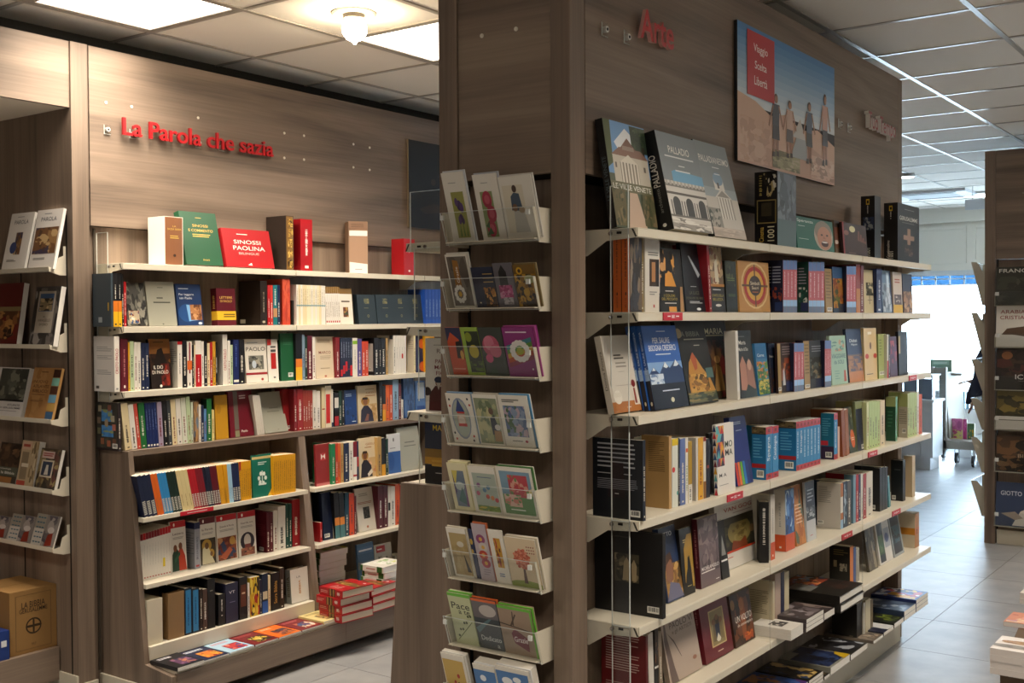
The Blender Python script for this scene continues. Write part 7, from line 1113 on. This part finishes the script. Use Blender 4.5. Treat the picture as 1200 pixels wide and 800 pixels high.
def g2rack(k, top, bot, label, col, F, rl):
    zb = on(1180, bot, 0, HX-.06).z; zt = on(1180, top, 0, HX-.06).z; x = HX+.045; y0, y1 = HY-.55, HY-.076
    e = thing('book_rack', rl, 'rack', (x, y1, zb), 'racks on the far gondola end')
    obj('tray', G().box(x-.1, x, y0, y1, zb-.003, zb), CREAMD, e); obj('front_pane', G().box(x-.104, x-.1, y0, y1, zb-.004, zb+.1), ACR, e)
    for y in (y0, y1-.003): obj('side_bracket', G().prism([(x-.1, zb-.003), (x, zb-.003), (x, zb+.12), (x-.1, zb+.08)], 1, y, y+.002), CREAMD, e)
    for y in (y1-.02,): obj('clip', G().box(x-.112, x-.104, y-.012, y+.012, zb+.07, zb+.095), mat('cfd2d0', .3), e)
    M = Matrix.Translation((x-.092, y1-.008, zb+.004))@Matrix.Rotation(R(-90), 4, 'Z')@Matrix.Rotation(R(-5), 4, 'X')
    build_book('art_book', label, 'books in the far gondola racks', M, .36, zt-zb, .02, col, F)
g2rack(0, 313, 358, 'dark grey book Francesco in the far gondola end rack', '24261f', [('t', 'FRANCESCO', .5, .9, .9, .1, 'd0d0c8'), ('a', .02, .02, .98, .75, ['24261f', '33362c', '1a1c18', '44443a'], 34, 200)], 'top clear rack on the far gondola end')
g2rack(1, 359, 407, 'white book Arabia Cristiana with brown carving photograph', 'd8d4cc', [('t', 'ARABIA', .3, .86, .45, .09, '8a3a38'), ('t', 'CRISTIANA', .38, .72, .62, .09, '8a3a38'), ('p', [(.1, .3), (.2, .45), (.5, .5), (.95, .62), (.95, .2), (.7, .05), (.55, .25), (.3, .3)], '5a4434')], 'second clear rack on the far gondola end')
g2rack(2, 410, 457, 'dark book Icone in the far gondola end rack', '1c1614', [('a', .02, .3, .98, .98, ['1c1614', '3a2a20', '2a1c1c', '4a2420'], 34, 201), ('e', .2, .85, .1, .1, '8a5a34'), ('t', 'ICONE', .6, .32, .5, .12, 'd8d4cc'), ('l', .4, .2, .8, .23, 1, '6a6460')], 'third clear rack on the far gondola end')
g2rack(3, 458, 504, 'book with golden angels painting and white lower band', '3a3420', [('a', .02, .35, .98, .98, ['5a5028', '3a3420', '7a6a34', '2a2818'], 40, 202), ('r', 0, 0, 1, .34, 'cfcac2'), ('l', .05, .22, .9, .27, 1, '77736c')], 'fourth clear rack on the far gondola end')
g2rack(4, 511, 553, 'dark painted book Bibbia in the far gondola end rack', '2c221a', [('a', .02, .02, .98, .98, ['2c221a', '4a3424', '6a4c30', '1c1612', '7a5c3c'], 44, 203), ('t', 'BIBBIA', .6, .45, .4, .1, 'a08c74')], 'fifth clear rack on the far gondola end')
g2rack(5, 566, 617, 'blue book Giotto with robed haloed figure', '2c3858', [('r', 0, 0, 1, 1, '34425f'), ('e', .76, .72, .16, .2, 'b08a3a'), ('e', .78, .68, .09, .13, '8a5c40'), ('p', [(.3, .02), (.45, .35), (.7, .52), (.9, .55), (1, .3), (1, .02)], 'cfc8be'), ('p', [(.1, .28), (.35, .34), (.5, .2), (.35, .15)], '9a8c80'), ('t', 'GIOTTO', .28, .75, .38, .1, 'c8cedc')], 'lowest clear rack on the far gondola end')
for y in (HY-.25, HY-.4): tag(obj('screw_cap', G().cyl((HX+.003, y, 2.45), (HX+.006, y, 2.45), .007, 10), mat('8a8274', .4)), 'tiny pale screw cap in the far gondola header', 'screw cap', 'screw caps in the wood')

# ================================================================== far end of the shop
ac = thing('air_conditioner', 'white square ceiling cassette air conditioner near the window', 'air conditioner', (11.9, 3.2, CZ))
obj('cassette_frame', G().box(11.62, 12.22, 2.85, 3.65, CZ-.03, CZ+.0), mat('d6dade', .5), ac); obj('intake_grille', G().box(11.74, 12.1, 2.99, 3.51, CZ-.034, CZ-.03), mat('aab0b4', .6), ac)
for a in ((11.65, 11.69), (12.15, 12.19)): obj('air_slot', G().box(a[0], a[1], 2.95, 3.55, CZ-.033, CZ-.03), mat('2a3036', .6), ac)
for px, py, rr, lab in ((1062, 204, .07, 'small round downlight in the far ceiling'), (1146, 226, .16, 'large round glowing lamp in the far ceiling')):
    p = on(px, py, 2, CZ); e = thing('ceiling_lamp', lab, 'ceiling light', (p.x, p.y, CZ))
    obj('lamp_ring', G().lathe([(rr*1.0, 0), (rr*1.1, -.02), (rr*.9, -.03)], (p.x, p.y, CZ), 24), mat('d8dcde', .4), e); obj('lamp_disc', G().cyl((p.x, p.y, CZ-.028), (p.x, p.y, CZ-.02), rr*.9, 24), mat('ffffff', .5, 0, 14), e)
# hanging red sale-type tag cluster below the lamp
p = on(1146, 238, 2, 2.7); hs = thing('hanging_sign', 'small pale hanging sign below the far ceiling lamp', 'sign', (p.x, p.y, 2.65))
obj('sign_plate', G().box(p.x, p.x+.01, p.y-.22, p.y+.12, 2.64, 2.74), mat('cfd6dc', .4), hs); obj('sign_wire', G().cyl((p.x+.005, p.y-.1, 2.74), (p.x+.005, p.y-.1, CZ), .003, 6).cyl((p.x+.005, p.y+.05, 2.74), (p.x+.005, p.y+.05, CZ), .003, 6), mat('8a8c8e', .4), hs)
# white counter
ct = thing('white_counter', 'white low counter cabinet at the end of the aisle', 'counter', (11.6, 3.5, 0)); cx0, cx1, cy0, cy1 = 12.0, 12.38, on(1093, 500, 0, 12).y, 4.1; ctz = on(1080, 471, 0, 12).z
CTW = mat('d6d9dc', .4); obj('counter_body', G().box(cx0, cx1, cy0, cy0+.12, .13, ctz), CTW, ct); obj('counter_body', G().box(cx0, cx1, cy0+.126, cy1, .13, ctz), CTW, ct); obj('plinth', G().box(cx0+.02, cx1-.02, cy0+.03, cy1, 0, .13), CTW, ct); obj('worktop', G().box(cx0-.02, cx1+.01, cy0-.02, cy1, ctz, ctz+.025), mat('dde2e6', .3), ct)
dc = thing('glass_display', 'clear display case with pale prints on the white counter', 'display case', (12.15, cy0+.2, ctz+.025)); obj('case_glass', G().box(12.03, 12.35, cy0+.01, 4.0, ctz+.0255, ctz+.27), ACR, dc); obj('case_top', G().box(12.03, 12.35, cy0+.01, 4.0, ctz+.27, ctz+.285), mat('cfd8dc', .3), dc)
for k in range(3): tag(obj('leaflet', G().box(12.08+.03*k, 12.09+.03*k, cy0+.03+.16*k, cy0+.17+.16*k, ctz+.0258, ctz+.24), mat(('6f8296', '8796a4', '55687c')[k], .5)), ('blue-grey', 'pale grey', 'dark blue-grey')[k]+' print inside the clear counter case', 'leaflet')
# book trolley
tr = thing('book_trolley', 'wheeled book trolley with slatted wooden end near the window', 'trolley', (12.5, 3.2, 0)); TW = mat('8f8a80', .6)
ex = 12.42; ey0, ey1 = on(1106, 480, 0, ex).y, on(1094, 480, 0, ex).y; etz = on(1100, 431, 0, ex).z
for s in range(14): obj('slat', G().box(ex, ex+.02, ey0, ey1, .30+s*(etz-.31)/14, .30+(s+.86)*(etz-.31)/14), TW, tr)
obj('end_frame', G().box(ex+.02, ex+.05, ey0-.01, ey1+.01, .17, etz), TW, tr); obj('corner_post', G().box(ex-.01, ex+.05, ey0-.025, ey0-.001, .17, etz+.01), TW, tr); obj('corner_post', G().box(ex-.01, ex+.05, ey1+.001, ey1+.025, .17, etz+.01), TW, tr)
obj('deck', G().box(ex-.01, 13.2, 2.75, ey1, .19, .28), TW, tr); obj('tilted_shelf', G().prism([(ey0-.03, .3), (ey0-.05, .3), (ey0, 1.0), (ey0+.02, 1.0)], 0, ex+.05, 13.15), TW, tr)
for (a, b) in ((ex+.06, 3.44), (ex+.07, 2.97), (13.1, 3.44), (13.1, 2.97), (ex+.3, 3.2)):
    c_ = obj('castor', G().cyl((a, b-.015, .062), (a, b+.015, .062), .06, 18), mat('24262a', .5), tr); obj('castor_hub', G().cyl((a, b-.018, .062), (a, b+.018, .062), .035, 14), mat('b4bac0', .3, .6), c_); obj('castor_fork', G().box(a-.02, a+.02, b-.024, b-.019, .06, .19).box(a-.02, a+.02, b+.019, b+.024, .06, .19), STEEL, c_)
def far_book(label, px0, px1, t0, x, zb, col, F, t=.03):
    y1 = on(px0, 480, 0, x).y; y0 = on(px1, 480, 0, x).y; h = on(px0, t0, 0, x).z-zb
    build_book('children_book', label, 'books on the trolley', Matrix.Translation((x, y1, zb+.001))@Matrix.Rotation(R(-90), 4, 'Z'), y1-y0, h, t, col, F)
far_book('pink and yellow picture book standing on the trolley deck', 1112, 1128, 490, 12.6, .2805, 'd8c88a', [('r', 0, .45, 1, 1, 'c8649c'), ('e', .3, .75, .2, .15, 'd88ab8'), ('e', .75, .7, .15, .2, 'a84a84'), ('a', .1, .05, .9, .45, ['d8cc7a', 'c8a0a0', 'b84a7a'], 14, 210)])
far_book('magenta book standing on the trolley deck', 1128.5, 1133, 491, 12.62, .2805, 'b8357c', [('a', .1, .1, .9, .9, ['b8357c', 'd070a8'], 6, 211)]); far_book('green and yellow picture book standing on the trolley deck', 1133.5, 1142, 496, 12.62, .2805, '4a6a44', [('a', .1, .1, .9, .9, ['4a6a44', '8a8a4a', 'd8a82a'], 12, 212)])
tp = on(1092, 448, 0, 12.75); far_book('green picture book displayed above the slatted trolley end', 1090, 1115, 421, 12.75, .985, '6f8f7a', [('r', .1, .6, .9, .9, '8fb09a'), ('l', .15, .66, .8, .84, 2, 'cfdccf'), ('a', .1, .1, .9, .5, ['6f8f7a', '8aa48a', '4a6a5a'], 14, 213)])
obj('top_ledge', G().box(12.7, 12.95, 3.15, 3.5, .96, .985), TW, tr); obj('ledge_post', G().box(12.8, 12.86, 3.3, 3.4, .28, .96), TW, tr)
lowb = thing('pale_blue_crate', 'pale blue slatted crate beside the window behind the trolley', 'crate', (13.3, 3.2, 0))
for s in range(9): obj('slat', G().box(13.32, 13.34, 2.95+s*.045, 2.985+s*.045, .55, .75), mat('7fa6bc', .5), lowb)
obj('crate_stand', G().box(13.34, 13.5, 2.95, 3.35, 0, .56), mat('e0e2e2', .5), lowb)

# ================================================================== person behind the far gondola
def person(label, x, y, rz):
    e = thing('person', label, 'person', (x, y, 0)); e.rotation_euler = (0, 0, rz)
    me = bpy.data.meshes.new('body'); P = {}
    pts = [('pel', 0, 0, .88, .14, .115), ('wst', 0, .01, 1.03, .125, .1), ('chs', .02, 0, 1.2, .15, .115), ('nkb', .03, 0, 1.33, .07, .065), ('nk', .04, 0, 1.38, .05, .05), ('hd', .06, 0, 1.47, .085, .08), ('hd2', .06, 0, 1.545, .078, .072),
           ('lh', 0, .09, .82, .09, .09), ('lk', .02, .1, .46, .058, .058), ('la', -.01, .1, .08, .04, .04), ('lf', .1, .11, .03, .04, .03), ('rh', 0, -.09, .82, .09, .09), ('rk', .02, -.1, .46, .058, .058), ('ra', -.01, -.1, .08, .04, .04), ('rf', .1, -.11, .03, .04, .03),
           ('ls', .02, .17, 1.27, .06, .06), ('le', -.06, .24, 1.02, .045, .045), ('lw', .1, .22, .86, .032, .032), ('lp', .15, .21, .82, .035, .02), ('rs', .02, -.17, 1.27, .06, .06), ('re', .02, -.25, 1.02, .045, .045), ('rw', .18, -.2, .98, .032, .032), ('rp', .24, -.18, .99, .035, .02)]
    ed = ['pel wst', 'wst chs', 'chs nkb', 'nkb nk', 'nk hd', 'hd hd2', 'pel lh', 'lh lk', 'lk la', 'la lf', 'pel rh', 'rh rk', 'rk ra', 'ra rf', 'chs ls', 'ls le', 'le lw', 'lw lp', 'chs rs', 'rs re', 're rw', 'rw rp']
    idx = {p[0]: i for i, p in enumerate(pts)}; vs = [p[1:4] for p in pts]; es = [tuple(idx[k] for k in q.split()) for q in ed]; rad = [p[4:] for p in pts]
    for sgn, wrist in ((1, 'lp'), (-1, 'rp')):
        b = Vector(vs[idx[wrist]])
        for i in range(5):
            o = Vector((.02+.0*i, (i-2)*.016, -.02 if wrist == 'lp' else .004)); ln = (.045, .07, .078, .072, .055)[i]; d = Vector((.25, 0, -1)).normalized() if wrist == 'lp' else Vector((1, .1, -.3)).normalized()
            a0 = len(vs); vs.append(tuple(b+o)); vs.append(tuple(b+o+d*ln*.55)); vs.append(tuple(b+o+d*ln+Vector((.012, 0, -.006)))); rad += [(.009, .009), (.0085, .0085), (.007, .007)]; es += [(idx[wrist], a0), (a0, a0+1), (a0+1, a0+2)]
    me.from_pydata(vs, es, []); ob = bpy.data.objects.new('body', me); COL.objects.link(ob); ob.parent = e
    sk = ob.modifiers.new('skin', 'SKIN'); sk.use_smooth_shade = True
    for i, r_ in enumerate(rad): me.skin_vertices[0].data[i].radius = r_
    me.skin_vertices[0].data[0].use_root = True; ob.modifiers.new('sub', 'SUBSURF').levels = 1
    m = bpy.data.materials.new('skin_and_trousers'); m.use_nodes = True; nt = m.node_tree; tc = nt.nodes.new('ShaderNodeTexCoord'); sp_ = nt.nodes.new('ShaderNodeSeparateXYZ'); rp = nt.nodes.new('ShaderNodeValToRGB'); mp = nt.nodes.new('ShaderNodeMapRange'); mp.inputs[2].default_value = 1.7
    nt.links.new(tc.outputs['Object'], sp_.inputs[0]); nt.links.new(sp_.outputs[2], mp.inputs[0]); nt.links.new(mp.outputs[0], rp.inputs[0]); rp.color_ramp.interpolation = 'CONSTANT'
    rp.color_ramp.elements[0].color = lin('1c1a1a'); rp.color_ramp.elements[1].position = .045; rp.color_ramp.elements[1].color = lin('23283a'); q = rp.color_ramp.elements.new(.45); q.color = lin('b98a72'); nt.links.new(rp.outputs[0], nt.nodes['Principled BSDF'].inputs[0]); me.materials.append(m)
    mp.inputs[2].default_value = 1.6
    CO = mat('161d36', .8)
    n = 18; coat = G(); prof = [(.80, .25, .26), (.9, .23, .25), (1.05, .18, .22), (1.2, .17, .215), (1.3, .12, .18), (1.36, .08, .085)]; k = len(prof)
    coat.add([(.01+(rx if math.cos(2*math.pi*i/n) > 0 else rx*1.15)*math.cos(2*math.pi*i/n), ry*math.sin(2*math.pi*i/n), z) for i in range(n) for z, rx, ry in prof], [(i*k+j, ((i+1) % n)*k+j, ((i+1) % n)*k+j+1, i*k+j+1) for i in range(n) for j in range(k-1)])
    o = obj('coat', coat, CO, e, world=False); [setattr(p_, 'use_smooth', True) for p_ in o.data.polygons]
    for s in ((('ls'), ('le'), ('lw')), (('rs'), ('re'), ('rw'))):
        a, b, c = (Vector(vs[idx[q_]]) for q_ in s); obj('sleeve', G().cyl(a+(a-b)*.1, b, .075, 12, .066).cyl(b+(a-b)*.05, c, .066, 12, .05), CO, e, world=False)
    hair = G().lathe([(0, .105), (.05, .095), (.085, .05), (.092, 0), (.085, -.05), (.07, -.08)], (.035, 0, 1.52), 18); o = obj('hair', hair, mat('2b211c', .7), e, world=False); [setattr(p_, 'use_smooth', True) for p_ in o.data.polygons]
    obj('nose', G().add([(.135, -.012, 1.46), (.135, .012, 1.46), (.168, 0, 1.462), (.14, 0, 1.505)], [(0, 2, 1), (0, 3, 2), (1, 2, 3), (0, 1, 3)]), mat('b98a72', .6), e, world=False)
    for s in (-1, 1): obj('eye', G().lathe([(0, -.009), (.009, 0), (0, .009)], (.133, s*.03, 1.505), 8), mat('2a2320', .3), e, world=False); obj('ear', G().lathe([(0, -.026), (.014, -.01), (.014, .012), (0, .026)], (.05, s*.085, 1.49), 8), mat('b98a72', .6), e, world=False)
    obj('mouth', G().box(.133, .142, -.022, .022, 1.425, 1.432), mat('8a4a44', .5), e, world=False)
pp = on(1149, 440, 0, 10.9)
person('person in navy coat standing mostly hidden behind the far gondola', 10.9, pp.y-.13, R(95))

# ================================================================== table of books at the right
tb = thing('display_table', 'dark wooden display table under piled books at the right', 'table', (3.3, .45, 0)); tz = .62
ta, tc2 = on(1172, 784, 2, tz), on(1206, 707, 2, tz); td = (tc2-ta); td.z = 0; td.normalize(); tn = Vector((td.y, -td.x, 0)); TWD = mat('5a4632', .5)
def tpt(a, b): q = ta+td*a+tn*b; return (q.x, q.y)
def tbox(name, a0, a1, b0, b1, z0, z1): obj(name, G().prism([tpt(a0, b0), tpt(a1, b0), tpt(a1, b1), tpt(a0, b1)], 2, z0, z1), TWD, tb)
tbox('table_top', 0, 1.25, 0, .9, tz-.04, tz)
for a_, b_ in ((.04, .04), (1.16, .04), (.04, .81), (1.16, .81)): tbox('leg', a_, a_+.05, b_, b_+.05, 0, tz-.0405)
tbox('apron', .05, .07, .095, .805, tz-.14, tz-.0405); tbox('apron', .095, 1.155, .05, .07, tz-.14, tz-.0405)
def tpile(px, py, n, t, w, d, z, cols, F, label, ov=0.):
    p = on(px, py, 2, z)
    for k in range(n):
        # corner at p; book extends +x by d and -y by w; cut edge faces -x
        M = Matrix.Translation((p.x+.001*(k % 2), p.y, z+.0006+k*(t+.0006)+t))@Matrix.Rotation(R(-90), 4, 'Z')@Matrix.Rotation(R(-90), 4, 'X')
        build_book('paperback', label, 'books piled on the display table', M, w, d, t, cols, F if k == n-1 else (), (), (), False, mat('cfc8c4', .8))
    return p.x
tpile(1160, 789, 4, .0172, .21, .145, tz, 'd6d0cc', [('l', .3, .8, .6, .86, 1, 'c8707c'), ('e', .35, .62, .3, .13, '9a7a5c'), ('a', .1, .52, .55, .68, ['a88a6c', '7a5c44', 'c0a488'], 12, 220), ('e', .25, .3, .35, .12, '8a8680'), ('a', .05, .2, .5, .36, ['8a8680', 'aaa6a0', '6a6660'], 12, 221), ('e', .7, .4, .22, .14, '3a3028')], 'white paperback with shell pictures in the table pile')
tpile(1176, 733, 1, .014, .2, .14, tz, 'c88468', [('a', .02, .02, .98, .98, ['c88468', 'd89a84', 'b0604a', 'e0c0a0', 'b88a94'], 30, 222)], 'paperback with orange watercolour cover in the table pile')
tpile(1195, 707, 2, .018, .2, .14, tz, 'd8d4cc', [('l', .2, .3, .8, .7, 3, '9a9a98')], 'plain white paperback in the far table pile')
